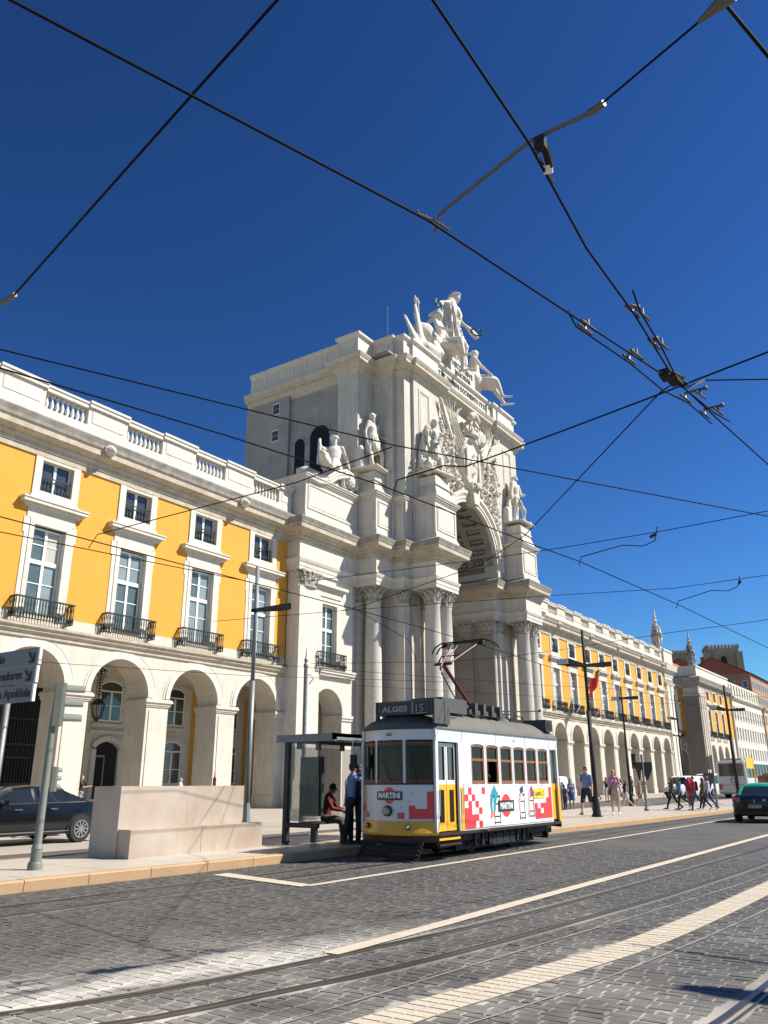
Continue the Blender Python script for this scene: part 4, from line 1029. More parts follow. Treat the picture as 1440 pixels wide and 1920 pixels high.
def skeleton(H=1.75, lean=0, twist=0, side=0, head=(0, 0), arms=None, legs=None, female=False, pelvis=None):
    # faces -Y. arms/legs: dict l/r -> tuples in degrees; arm=(fwd,out,elbow,inward) leg=(fwd,out,knee)
    arms = arms or {}; legs = legs or {}
    J = {}; sw = (.088 if female else .104)*H; hw = .05*H
    J['pel'] = Vector((0, 0, .53*H))
    T = lambda v: rotz(roty(rotx(Vector(v), R_(lean)), R_(side)), R_(twist))
    J['waist'] = J['pel']+T((0, 0, .09*H)); J['chest'] = J['pel']+T((0, 0, .20*H)); J['neck'] = J['pel']+T((0, .004*H, .315*H))
    hd = lambda v: rotz(rotx(Vector(v), R_(head[0]+lean*.6)), R_(head[1]+twist))
    J['headb'] = J['neck']+hd((0, -.004*H, .035*H)); J['head'] = J['neck']+hd((0, -.008*H, .085*H)); J['hd'] = hd
    for s, k in ((1, 'l'), (-1, 'r')):
        J['sh'+k] = J['pel']+T((s*sw, 0, .272*H))
        f, o, e, inw = arms.get(k, (5, 8, 12, 5))
        d = Vector((0, 0, -1)); d = rotx(d, -R_(f)); d = roty(d, -s*R_(o)) ; d = rotz(d, R_(twist))
        J['el'+k] = J['sh'+k]+d*.172*H
        d2 = Vector((0, 0, -1)); d2 = rotx(d2, -R_(f+e)); d2 = roty(d2, -s*R_(o)); d2 = rotz(d2, -s*R_(inw)+R_(twist))
        J['wr'+k] = J['el'+k]+d2*.145*H; J['hdir'+k] = d2
        f, o, kn = legs.get(k, (0, 3, 3))
        J['hip'+k] = J['pel']+Vector((s*hw, 0, -.01*H))
        d = roty(rotx(Vector((0, 0, -1)), -R_(f)), -s*R_(o)); J['kn'+k] = J['hip'+k]+d*.245*H
        d = roty(rotx(Vector((0, 0, -1)), -R_(f-kn)), -s*R_(o*.3)); J['an'+k] = J['kn'+k]+d*.235*H
        pitch = f-kn; ft = -max(0, -pitch)*.8 if pitch < -15 else pitch*.15
        J['toe'+k] = J['an'+k]+rotx(Vector((0, -.12*H, -.028*H)), -R_(ft)); J['heel'+k] = J['an'+k]+rotx(Vector((0, .03*H, -.028*H)), -R_(ft))
    lo = min(min(J[q+k].z for q in ('toe', 'heel')) for k in 'lr')-.016*H
    for k, v in J.items():
        if isinstance(v, Vector) and not k.startswith('hdir'): v.z -= lo
    if pelvis is not None:
        dz = pelvis-J['pel'].z
        for k, v in J.items():
            if isinstance(v, Vector) and not k.startswith('hdir'): v.z += dz
    J['H'] = H; return J
def body_caps(mb, J, fem=False, fingers=True, belly=0):
    H = J['H']; C = lambda *a, **k: capsule(mb, *a, **k)
    C(J['pel'], J['waist'], .072*H, .064*H, fx=1.15, fy=.85); C(J['waist'], J['chest'], .064*H+belly, .078*H, fx=1.1, fy=.85)
    C(J['chest'], J['neck']-(J['neck']-J['chest'])*.35, .08*H, .06*H, fx=1.15, fy=.8)
    C(J['neck']-(J['neck']-J['chest'])*.2, J['headb'], .034*H, .031*H); 
    for k_ in 'lr': C(J['neck']-(J['neck']-J['chest'])*.28, J['sh'+k_], .032*H, .032*H)
    hd = J['hd']; h0 = J['head']
    C(h0+hd((0, .006*H, .01*H)), h0+hd((0, -.004*H, -.012*H)), .048*H, .042*H, fx=.88, fy=1.0)
    C(h0+hd((0, -.018*H, -.03*H)), h0+hd((0, -.03*H, -.042*H)), .028*H, .02*H)
    C(h0+hd((0, -.047*H, .002*H)), h0+hd((0, -.056*H, -.014*H)), .006*H, .009*H)       # nose
    for s in (-1, 1): C(h0+hd((s*.042*H, .004*H, .004*H)), h0+hd((s*.045*H, .006*H, -.014*H)), .009*H, .007*H, fx=.6)
    C(h0+hd((-.012*H, -.047*H, -.031*H)), h0+hd((.012*H, -.047*H, -.031*H)), .005*H, .005*H)
    for s, k in ((1, 'l'), (-1, 'r')):
        C(J['sh'+k], J['el'+k], .03*H, .023*H); C(J['el'+k], J['wr'+k], .0235*H, .0155*H)
        d = J['hdir'+k].normalized(); w_ = J['wr'+k]
        sd = d.cross(Vector((1, 0, 0)));
        if sd.length < .1: sd = Vector((0, 1, 0))
        sd.normalize(); nn = d.cross(sd)
        C(w_, w_+d*.048*H, .014*H, .018*H, fx=.6, fy=1.25, ax=nn)
        if fingers:
            for q, (o, ln) in enumerate(((-.016, .036), (-.0055, .042), (.005, .039), (.015, .03))):
                p0 = w_+d*.048*H+sd*o*H; p1 = p0+d*ln*.55*H; p2 = p1+(d*.8-nn*s*.5).normalized()*ln*.5*H
                C(p0, p1, .0058*H, .0052*H, n=6); C(p1, p2, .0052*H, .0042*H, n=6)
            p0 = w_+d*.018*H-sd*.016*H; p1 = p0+(d*.7-sd*.6).normalized()*.026*H; C(p0, p1, .0068*H, .006*H, n=6); C(p1, p1+d*.018*H, .0058*H, .0046*H, n=6)
        C(J['hip'+k], J['kn'+k], .052*H, .034*H); C(J['kn'+k], J['kn'+k]+(J['an'+k]-J['kn'+k])*.4, .033*H, .032*H); C(J['kn'+k]+(J['an'+k]-J['kn'+k])*.35, J['an'+k], .031*H, .02*H)
        C(J['heel'+k]+Vector((0, 0, .008*H)), J['toe'+k], .02*H, .014*H, fx=1.2, fy=.9)
def person(name_label, x, y, z, rz, H, J=None, top=None, bottom=None, skin=(.55, .33, .23), hair=(.06, .04, .03), shoe=(.05, .05, .05), sleeve='short', legwear='long',
           female=False, hairlen=0, vox=.016, glasses=False, extra=None, group=None, belly=0, cap=None, bag=None, top2=None, **pose):
    J = skeleton(H, female=female, **pose); H = J['H']
    t = thing('person', (x, y, z), name_label, 'person', group, rz)
    def put(nm, mb, m, v=vox, sm=1, zmin=None):
        me_ = remeshed(mb, nm, m, v, sm)
        if zmin is not None:
            for q in me_.vertices:
                if q.co.z < zmin: q.co.z = zmin+(q.co.z-zmin)*.06
        o = bpy.data.objects.new(nm, me_); COL.objects.link(o); o.parent = t; return o
    km = lambda c, r=.8: mat('cloth_%d_%d_%d' % tuple(int(q*100) for q in c), c, r, var=.25, scale=9, bump=.25, bscale=30)
    b = MB(); body_caps(b, J, female, vox < .014, belly)
    put('body', b, mat('skin_%d' % int(skin[0]*100), skin, .55, var=.15, scale=20), vox*.75)
    g = .012*H
    # top
    b = MB()
    capsule(b, J['pel']+Vector((0, 0, -.02*H)) if not top2 == 'tucked' else J['pel']+Vector((0, 0, .03*H)), J['waist'], .072*H+g*.4+belly, .064*H+g*.7+belly, fx=1.14, fy=.88)
    capsule(b, J['waist'], J['chest'], .064*H+g*.7+belly, .076*H+g*.6, fx=1.1, fy=.86); capsule(b, J['chest'], J['neck']-(J['neck']-J['chest'])*.35, .082*H+g*.6, .062*H+g*.4, fx=1.16, fy=.82)
    for k_ in 'lr': capsule(b, J['neck']-(J['neck']-J['chest'])*.28, J['sh'+k_], .034*H+g*.3, .032*H+g*.4)
    if female: 
        for s in (-1, 1): capsule(b, J['chest']+Vector((s*.035*H, -.055*H, .0)), J['chest']+Vector((s*.036*H, -.062*H, -.008*H)), .034*H, .032*H)
    for k in 'lr':
        if sleeve == 'none': continue
        e = J['el'+k] if sleeve == 'long' else J['sh'+k]+(J['el'+k]-J['sh'+k])*.75
        capsule(b, J['sh'+k], e, .030*H+g*.4, (.024*H if sleeve == 'long' else .027*H)+g*.5)
        if sleeve == 'long': capsule(b, J['el'+k], J['wr'+k]-(J['wr'+k]-J['el'+k])*.05, .026*H+g*.5, .018*H+g*.5)
    if sleeve == 'roll': pass
    put('shirt' if legwear != 'dress' else 'dress_top', b, km(top), zmin=None if lowarm(J) else J['pel'].z-.035*H)
    # bottom
    b = MB(); pl = J['pel']
    capsule(b, pl+Vector((0, 0, -.01*H)), pl+Vector((0, 0, .05*H)), .078*H+g*.3, .07*H+g*.2, fx=1.14, fy=.88)
    if legwear in ('skirt', 'dress'):
        kl = (J['knl']+J['knr'])*.5; capsule(b, pl, pl+(kl-pl)*.85, .085*H, .10*H, fx=1.1, fy=1.0)
        for k in 'lr': capsule(b, J['hip'+k], J['hip'+k]+(J['kn'+k]-J['hip'+k])*.8, .058*H, .06*H)
    for k in 'lr':
        if legwear in ('long', 'tight'):
            q = .6 if legwear == 'long' else .25
            capsule(b, J['hip'+k], J['kn'+k], .055*H+g*q, .037*H+g*q); capsule(b, J['kn'+k], J['an'+k], .036*H+g*q, .024*H+g*q)
        elif legwear == 'shorts':
            capsule(b, J['hip'+k], J['kn'+k]+(J['kn'+k]-J['hip'+k])*.02, .056*H+g*.5, .044*H+g*.5)
        elif legwear == 'short_shorts': capsule(b, J['hip'+k], J['hip'+k]+(J['kn'+k]-J['hip'+k])*.4, .057*H+g*.3, .055*H)
    put({'long': 'trousers', 'tight': 'leggings', 'shorts': 'shorts', 'short_shorts': 'shorts', 'skirt': 'skirt', 'dress': 'skirt'}[legwear], b, km(bottom), zmin={'shorts': min(J['knl'].z, J['knr'].z)-.005*H, 'skirt': min(J['knl'].z, J['knr'].z)+.01*H, 'dress': min(J['knl'].z, J['knr'].z)}.get(legwear))
    b = MB()
    for k in 'lr':
        capsule(b, J['heel'+k]+Vector((0, 0, .01*H)), J['toe'+k]+Vector((0, 0, .002*H)), .024*H, .018*H, fx=1.2, fy=.95); capsule(b, J['an'+k]+Vector((0, 0, .0)), J['an'+k]-Vector((0, 0, .02*H)), .024*H, .026*H)
        b.v, b.f = b.v, b.f
    put('shoes', b, km(shoe, .6))
    hd = J['hd']; h0 = J['head']; b = MB()
    capsule(b, h0+hd((0, .012*H, .016*H)), h0+hd((0, .016*H, -.008*H)), .051*H, .044*H, fx=.92, fy=1.0)
    if hairlen > 0:
        for s in (-1, 0, 1): capsule(b, h0+hd((s*.022*H, .028*H, 0)), h0+hd((s*.034*H, .042*H+.01*H*hairlen, -hairlen*.12*H)), .034*H, .024*H)
        for s in (-1, 1): capsule(b, h0+hd((s*.04*H, .0, .012*H)), h0+hd((s*.045*H, .004*H, -hairlen*.09*H)), .014*H, .014*H)
    if cap is None or hairlen > 0: put('hair', b, mat('hair_%d' % int(hair[0]*100), hair, .6, var=.4, scale=30), vox, 1)
    if cap is not None:
        b = MB(); capsule(b, h0+hd((0, .006*H, .022*H)), h0+hd((0, .008*H, .012*H)), .054*H, .053*H, fx=.95); capsule(b, h0+hd((0, -.03*H, .022*H)), h0+hd((0, -.075*H, .014*H)), .03*H, .03*H, fx=1, fy=.22, ax=(1, 0, 0)); put('cap', b, km(cap), vox, 1)
    if glasses:
        b = MB(); 
        for s in (-1, 1): b.ball(tuple(h0+hd((s*.017*H, -.047*H, .004*H))), .013*H, 8, 5, (1, .45, .8))
        b.obox(h0+hd((0, -.05*H, .007*H)), (.07*H, .004*H, .005*H), rz=pose.get('twist', 0)*PI/180); b.build('sunglasses', blackint, t, world=False)
    if bag == 'back':
        b = MB(); c_ = J['chest']+Vector((0, .10*H, -.01*H)); capsule(b, c_+Vector((0, 0, .07*H)), c_-Vector((0, 0, .09*H)), .062*H, .075*H, fx=1.1, fy=.62); put('backpack', b, km(extra or (.03, .03, .035)))
    if bag == 'hip':
        b = MB(); c_ = J['pel']+Vector((-.11*H, -.02*H, -.0)); capsule(b, c_, c_-Vector((0, 0, .07*H)), .04*H, .05*H, fx=.6, fy=1.2); put('handbag', b, km(extra or (.04, .03, .03)))
        b = MB(); b.tube([J['shl']+Vector((-.02, -.09*H, .03*H)), J['chest']+Vector((0, -.098*H, 0)), c_+Vector((.02, -.02*H, .03*H))], .008*H, 5); b.build('strap', km(extra or (.04, .03, .03)), t, world=False)
    if bag == 'strap':
        b = MB(); b.tube([J['shl']+Vector((-.01*H, .02*H, .045*H)), J['chest']+Vector((.01*H, .085*H, .02*H)), J['waist']+Vector((-.05*H, .075*H, -.02*H)), J['pel']+Vector((-.09*H, .03*H, .0))], .007*H, 5); b.build('shoulder_strap', km((.02, .03, .09)), t, world=False)
        b = MB(); c_ = J['pel']+Vector((-.105*H, -.02*H, .0)); capsule(b, c_, c_-Vector((0, 0, .05*H)), .03*H, .035*H, fx=.6, fy=1.3); put('shoulder_bag', b, km((.03, .03, .03)))
    t['J'] = 0; del t['J']
    return t, J
def lowarm(J): return False
# ---- statues
def statue(nm, label, x, y, z, rz, scale, build, vox=.02, fold=None, group=None, wide=1.16):
    b = MB(); J = build(b); me = remeshed(b, nm, stone_s, vox, 2, fold)
    me.transform(Matrix.Diagonal((scale*wide, scale*wide, scale, 1)))
    # measured from the lowest point
    lo = min(v.co.z for v in me.vertices)
    for v in me.vertices: v.co.z -= lo
    o = bpy.data.objects.new(nm, me); COL.objects.link(o); o.location = (x, y, z); o.rotation_euler.z = rz
    return tag(o, label, 'statue', group)
def curly(b, J, n=26, r=.052, beard=False):
    H = J['H']; hd = J['hd']; h0 = J['head']
    for k in range(n):
        a = random.random()*2*PI; e = random.uniform(-.1, 1.4); p = Vector((math.cos(a)*math.cos(e), math.sin(a)*math.cos(e), math.sin(e)))*r*H
        if p.y < -.02*H and p.z < .02*H: continue
        b.ball(tuple(h0+hd((p.x, p.y+.004*H, p.z))), .014*H, 6, 4)
    if beard:
        for k in range(16): b.ball(tuple(h0+hd((random.uniform(-.025, .025)*H, -.035*H+random.uniform(-.015, .01)*H, -.045*H-random.random()*.05*H))), .013*H, 6, 4)
# local noise folds
def folds(z0, z1, amp, n=11, ph=0, cx=0, cy=0):
    def f(co):
        if not z0 < co.z < z1: return 0
        a = math.atan2(co.y-cy, co.x-cx); e = min(1, (co.z-z0)/.1, (z1-co.z)/.12)
        return amp*e*(math.sin(a*n+ph+co.z*5)+.5*math.sin(a*n*1.7+2-co.z*8))
    return f
def s_viriatus(b):
    J = skeleton(1.75, lean=-2, head=(18, -35), arms={'r': (-8, 14, 22, 0), 'l': (10, 16, 50, 30)}, legs={'r': (4, 5, 4), 'l': (24, 10, 26)})
    body_caps(b, J, fingers=False); curly(b, J, 40, beard=True); H = 1.75
    capsule(b, J['pel']+Vector((0, 0, .05*H)), J['pel']-Vector((0, 0, .15*H)), .085*H, .115*H, fx=1.1, fy=.9)      # kilt
    capsule(b, J['shl'], J['waist']+Vector((-.04, 0, 0)), .05*H, .05*H, fx=1.1, fy=1.3)                                   # sash
    capsule(b, J['pel']+Vector((0, 0, .06*H)), J['pel']+Vector((0, 0, .05*H)), .08*H, .08*H, fx=1.1)
    w_ = J['wrr']; capsule(b, w_+Vector((0, 0, 0)), w_+Vector((.22, -.1, -.95*w_.z+.02)), .03, .045, fx=1.2, fy=.5)                   # sword held point down
    capsule(b, Vector((.1, .22, .1)), Vector((.1, .22, 1.25)), .13, .11, fx=1.2, fy=.5); capsule(b, Vector((-.25, .2, .05)), Vector((-.25, .2, .6)), .12, .1)   # cloak behind
    b.box(-.42, -.34, -.04, .42, .32, .02)
    return J
def s_vasco(b):
    J = skeleton(1.75, lean=6, head=(26, -20), arms={'r': (0, 10, 8, 0), 'l': (40, 10, 60, 40)}, legs={'r': (0, 4, 3), 'l': (18, 8, 16)})
    body_caps(b, J, fingers=False); H = 1.75
    capsule(b, J['head']+Vector((0, .02, .03)), J['head']+Vector((0, .05, -.02)), .1, .1)
    for s in (-1, 1): capsule(b, J['shl' if s > 0 else 'shr']+Vector((0, .04, .0)), Vector((s*.28, .16, .1)), .12, .17, fx=1, fy=.7)
    capsule(b, J['chest']+Vector((0, .12, .1)), Vector((0, .22, .1)), .18, .26, fx=1.2, fy=.5); capsule(b, J['pel']+Vector((0, 0, .02)), J['pel']-Vector((0, 0, .38)), .15, .19)
    b.ball((-.32, -.1, .2), .2, 10, 7); capsule(b, Vector((-.32, -.1, 0)), Vector((-.32, -.1, .1)), .12, .1)
    b.box(-.5, -.36, -.04, .42, .34, .02); return J
def s_pombal(b):
    J = skeleton(1.75, lean=-2, head=(4, 22), arms={'r': (-2, 12, 12, 0), 'l': (6, 20, 60, 50)}, legs={'r': (2, 4, 3), 'l': (20, 9, 20)})
    body_caps(b, J, fingers=False, belly=.01); H = 1.75; curly(b, J, 30)
    for s in (-1, 1): capsule(b, J['head']+Vector((s*.07, .03, 0)), J['head']+Vector((s*.09, .04, -.15)), .05, .045)
    for k in 'lr': capsule(b, J['sh'+k], J['el'+k], .075, .065); capsule(b, J['el'+k], J['wr'+k], .06, .05)
    for s in (-1, 1): capsule(b, J['pel']+Vector((s*.07, .06, .3)), J['pel']+Vector((s*.22, .14, -.38)), .13, .14, fx=1, fy=.6)
    capsule(b, Vector((0, .24, .9)), Vector((.05, .28, .1)), .18, .25, fx=1.1, fy=.5); b.box(-.45, .05, 0, -.12, .36, .5); b.box(-.42, -.36, -.04, .42, .36, .02); return J
def s_cond(b):
    J = skeleton(1.75, head=(6, 10), arms={'r': (20, 10, 70, 20), 'l': (0, 10, 10, 0)}); body_caps(b, J, fingers=False); curly(b, J, 20); H = 1.75
    capsule(b, J['chest'], Vector((0, .12, .15)), .2, .3, fx=1.1, fy=.7); b.box(-.42, -.36, -.04, .42, .36, .02); return J
ang = R_(-38)
statue('standing_statue', 'bearded warrior statue with a sword, on the left pedestal beside the reclining river god', 42.1, 29.5, 21.4, R_(8), 2.52, s_viriatus, .022, folds(.5, 1.02, .02, 18))
statue('standing_statue', 'bowed cloaked navigator statue next to the carved relief, second from the left', 45.6, 26.75, 21.4, R_(-10), 2.45, s_vasco, .022, folds(.12, 1.38, .026, 19))
statue('standing_statue', 'long-coated wigged statesman statue standing against the sky, right of the arch opening', 2*XC-45.6, 26.75, 21.4, R_(0), 2.5, s_pombal, .022, folds(.3, 1.0, .018, 15))
statue('standing_statue', 'cloaked statue on the outer right pedestal of the arch, hidden behind its neighbour', 2*XC-42.1, 29.5, 21.4, 0, 2.45, s_cond, .025, folds(.15, 1.3, .014, 14))
def s_river(b):
    H = 1.75
    J = skeleton(H, lean=-16, head=(20, 22), arms={'r': (70, 22, 24, 0), 'l': (-22, 18, 46, 0)}, legs={'r': (100, 8, 72), 'l': (78, 16, 30)}, pelvis=.42)
    p0 = J['pel'].copy(); body_caps(b, J, fingers=False); curly(b, J, 50, .06, True)
    capsule(b, J['hipr'], J['knr'], .105, .075); capsule(b, J['hipl'], J['knl'], .115, .085); capsule(b, J['knl'], J['anl'], .085, .06); capsule(b, J['knr'], J['anr'], .075, .055)
    capsule(b, J['chest'], J['waist'], .165, .15, fx=1.1, fy=.85)
    capsule(b, p0+Vector((.08, -.02, -.12)), p0+Vector((.1, -.42, -.2)), .13, .1, fx=1.2); capsule(b, p0+Vector((.0, .22, -.15)), p0+Vector((0, .02, -.3)), .2, .22, fx=1.2)
    capsule(b, J['wrr']+Vector((0, -.02, -.5)), J['wrr']+Vector((0, .02, .09)), .055, .035)
    capsule(b, Vector((0, p0.y-1.12, .1)), Vector((0, p0.y-.85, .12)), .09, .13); b.ball((0, p0.y-1.22, .16), .08, 8, 6)
    return J
o = statue('reclining_statue', 'reclining bearded river god on the left bay pedestal of the arch, beside the warrior', 39.5, 30.95, 20.1, -PI/2+.5, 2.9, s_river, .022, None, wide=1.08)
def scroll_base(x, y, z, sg, parent):
    b = MB(); pts = []
    for j in range(26):
        t = j/25; a = -.3+t*2.1*2*PI*.9; r = .85*(1-.75*t); pts.append((x+sg*(1.5+r*math.cos(a)), y-.35, z+.62+r*math.sin(a)))
    b.tube(pts, [.17-.003*j for j in range(26)], 7)
    pts = [(x-sg*2.6, y-.35, z+.15), (x-sg*1.6, y-.35, z+.15), (x-sg*.6, y-.35, z+.4), (x+sg*.2, y-.35, z+1.0), (x+sg*1.2, y-.35, z+1.4), (x+sg*1.9, y-.35, z+1.3)]
    for q in (0, .22, .44): b.tube([(a, c_-.04, d-q) for a, c_, d in pts], .13, 7)
    b.box(x-2.7, y-.2, z, x+2.5, y+.6, z+.55); b.ball((x+sg*1.5, y-.4, z+.62), .42, 10, 7)
    for k in range(8): b.ball((x+sg*1.5+.28*math.cos(k*PI/4), y-.62, z+.62+.28*math.sin(k*PI/4)), .13, 6, 4)
    b.build('scroll_base', stone_c, arch, smooth=True)
scroll_base(38.5, 30.33, 19.55, 1, arch)
scroll_base(2*XC-38.6, 30.45, 19.55, -1, arch)
statue('reclining_statue', 'reclining river goddess on the right bay pedestal, out of sight behind the right columns', 2*XC-38.35, 30.6, 19.5, PI/2, 2.7, s_river, .03)
# crowning group
def s_glory(b):
    H = 1.75
    J = skeleton(H, lean=4, side=6, head=(14, -24), female=True, arms={'r': (-35, 55, 30, 0), 'l': (34, 52, 10, 0)}, legs={'r': (0, 3, 2), 'l': (16, 5, 18)})
    body_caps(b, J, True, False)
    for k in 'lr': capsule(b, J['hip'+k], J['kn'+k], .13, .125); capsule(b, J['kn'+k], J['an'+k]+Vector((0, .02, -.02)), .12, .125)
    capsule(b, J['pel']+Vector((0, .02, .1)), Vector((J['pel'].x*.5, .06, .15)), .16, .2, fx=1.1, fy=.9); capsule(b, J['shr']+Vector((0, .05, 0)), J['pel']+Vector((-.12, .05, -.25)), .1, .12)
    capsule(b, J['shl'], J['pel']+Vector((.05, .0, .05)), .08, .12); capsule(b, J['chest'], J['waist'], .15, .14, fx=1.1)
    for k in range(12):
        a = k*PI/6; b.ball(tuple(J['head']+Vector((.085*math.cos(a), .085*math.sin(a), .075))), .022, 6, 4)
    capsule(b, J['head']+Vector((0, .05, .03)), J['head']+Vector((0, .08, -.05)), .075, .05); return J
statue('crowning_statue', 'tall robed figure holding out laurel wreaths on top of the arch', 53.0, 28.9, 33.95, R_(28), 4.25, s_glory, .018, folds(.03, 1.3, .028, 17))
def wreath(x, y, z, rx, ry, label, R0=.5):
    b = MB(); M_ = Matrix.Translation((x, y, z)) @ Euler((rx, ry, 0)).to_matrix().to_4x4(); st = len(b.v)
    b.tube([(R0*math.cos(k*PI/10), R0*math.sin(k*PI/10), 0) for k in range(21)], .06, 6)
    for k in range(44):
        a = k*2*PI/44; b.obox(((R0+.05*random.uniform(-1, 1))*math.cos(a), (R0+.05*random.uniform(-1, 1))*math.sin(a), random.uniform(-.06, .06)), (.2, .09, .02), rz=a+PI/2+random.uniform(-.6, .6), rx=random.uniform(-.6, .6))
    b.xform(Matrix.Rotation(rx, 4, 'X')@Matrix.Rotation(ry, 4, 'Y'))
    o = b.build('laurel_wreath', mat('green_bronze_wreath', (.02, .06, .045), .5, metal=.3), None, world=False, loc=(x, y, z)); return tag(o, label, 'wreath')
def s_seatL(b):
    J = skeleton(1.75, lean=-4, head=(6, -20), arms={'r': (20, 24, 30, 10), 'l': (20, 10, 40, 40)}, legs={'r': (84, 12, 74), 'l': (60, 16, 62)})
    body_caps(b, J, fingers=False); p = J['pel']; H = 1.75
    capsule(b, J['head']+Vector((0, .01, .04)), J['head']+Vector((0, .03, .03)), .1, .095); capsule(b, J['head']+Vector((0, -.08, .13)), J['head']+Vector((0, .2, -.06)), .03, .05); capsule(b, J['head']+Vector((0, .0, .18)), J['head']+Vector((0, .18, .1)), .04, .05)
    capsule(b, p+Vector((0, .1, -.1)), p+Vector((0, -.3, -.2)), .2, .14, fx=1.4); capsule(b, p+Vector((-.25, .1, -.1)), p+Vector((.25, .1, -.4)), .2, .2)
    for s, dx in ((-1, -.5), (-1, -.62)): capsule(b, Vector((dx, .2, p.z-.6)), Vector((dx-.12, .2, p.z+.72)), .02, .02); capsule(b, Vector((dx-.12, .2, p.z+.7)), Vector((dx-.14, .2, p.z+.84)), .04, .006)
    for q_, (dx, zz) in enumerate(((-.62, .45), (-.5, .3), (-.42, .42), (-.75, .15))): capsule(b, Vector((dx-.25, .15+.05*q_, p.z+zz)), Vector((dx, .1, p.z-.6)), .05, .15, fx=1.1, fy=.5)
    capsule(b, Vector((-.35, .25, p.z+.1)), Vector((.3, .3, p.z-.1)), .26, .28); capsule(b, Vector((-.6, .1, p.z-.5)), Vector((-.3, .05, p.z-.5)), .2, .2); capsule(b, Vector((-.3, .1, p.z-.2)), Vector((-.3, -.05, p.z-.45)), .16, .13); return J
statue('crowning_statue', 'helmeted seated warrior with spears and banners at the left of the crowning group', 50.0, 28.3, 32.25, R_(8), 3.6, s_seatL, .022, None)
def s_seatR(b):
    J = skeleton(1.75, lean=-6, head=(22, 24), arms={'r': (25, 14, 20, 30), 'l': (10, 22, 50, 10)}, legs={'r': (74, 10, 60), 'l': (62, 14, 34)})
    body_caps(b, J, fingers=False); curly(b, J, 34); p = J['pel']
    capsule(b, p+Vector((0, .15, -.1)), p+Vector((0, -.32, -.12)), .2, .16, fx=1.3); capsule(b, p+Vector((-.2, .1, -.15)), p+Vector((.2, .1, -.45)), .2, .2)
    for k in range(14): b.ball((random.uniform(.3, .55), random.uniform(-.1, .15), p.z+random.uniform(-.3, .25)), random.uniform(.06, .11), 7, 5)
    return J
statue('crowning_statue', 'bare-chested seated genius leaning at the right end of the crowning group', 56.3, 28.5, 32.3, R_(32), 3.55, s_seatR, .022, None)
wreath(50.2, 28.5, 38.75, R_(75), 0, 'left dark laurel wreath held up by the crowning figure')
wreath(55.6, 27.9, 38.6, R_(20), R_(10), 'right dark laurel wreath held low by the crowning figure')
# ------------------------------------------------------------------ ground
asph = mat('worn_grey_road', (.085, .082, .076), .85, var=.5, scale=.8, dark=(.075, .072, .068), bump=.5, bscale=40)
pave = mat('pale_pavement_slabs', (.38, .335, .275), .6, var=.4, scale=.6, dark=(.29, .25, .2), bump=.15)
isl_m = mat('pale_island_paving', (.47, .42, .35), .45, var=.35, scale=1.1, dark=(.37, .33, .27), bump=.1, dirt=.1)
kerb_m = mat('tan_kerb_stone', (.46, .29, .15), .75, var=.55, scale=2.2, dark=(.36, .24, .13), streak=.12, bump=.3, dirt=.2)
paint = mat('cream_road_marking', (.52, .45, .34), .8, var=.4, scale=4, dark=(.42, .36, .28), dirt=.35, bump=.3, bscale=50)
railm = mat('tram_rail_steel', (.14, .125, .11), .35, metal=.8, var=.5, scale=6)
raild = mat('rail_groove', (.02, .018, .016), .9)
def sheet(name, pts, z, m, kind='structure'):
    b = MB(); b.poly([(x, y, z) for x, y in pts]); return tag(b.build(name, m), kind=kind)
sheet('ground', [(-400, -400), (900, -400), (900, 900), (-400, 900)], -.03, mat('plain_ground', (.33, .30, .25), .9, var=.4, scale=.2))
def lerp_tab(tab, x):
    if x <= tab[0][0]: return tab[0][1]
    for (a, b), (c, d) in zip(tab[:-1], tab[1:]):
        if x <= c: return b+(d-b)*(x-a)/(c-a)
    return tab[-1][1]
KERB = [(-20, 11.3), (6.9, 10.95), (14.1, 10.62), (23.7, 9.97), (30, 9.65), (40.5, 9.4), (60, 9.1), (150, 8.2)]
ky = lambda x: lerp_tab(KERB, x)
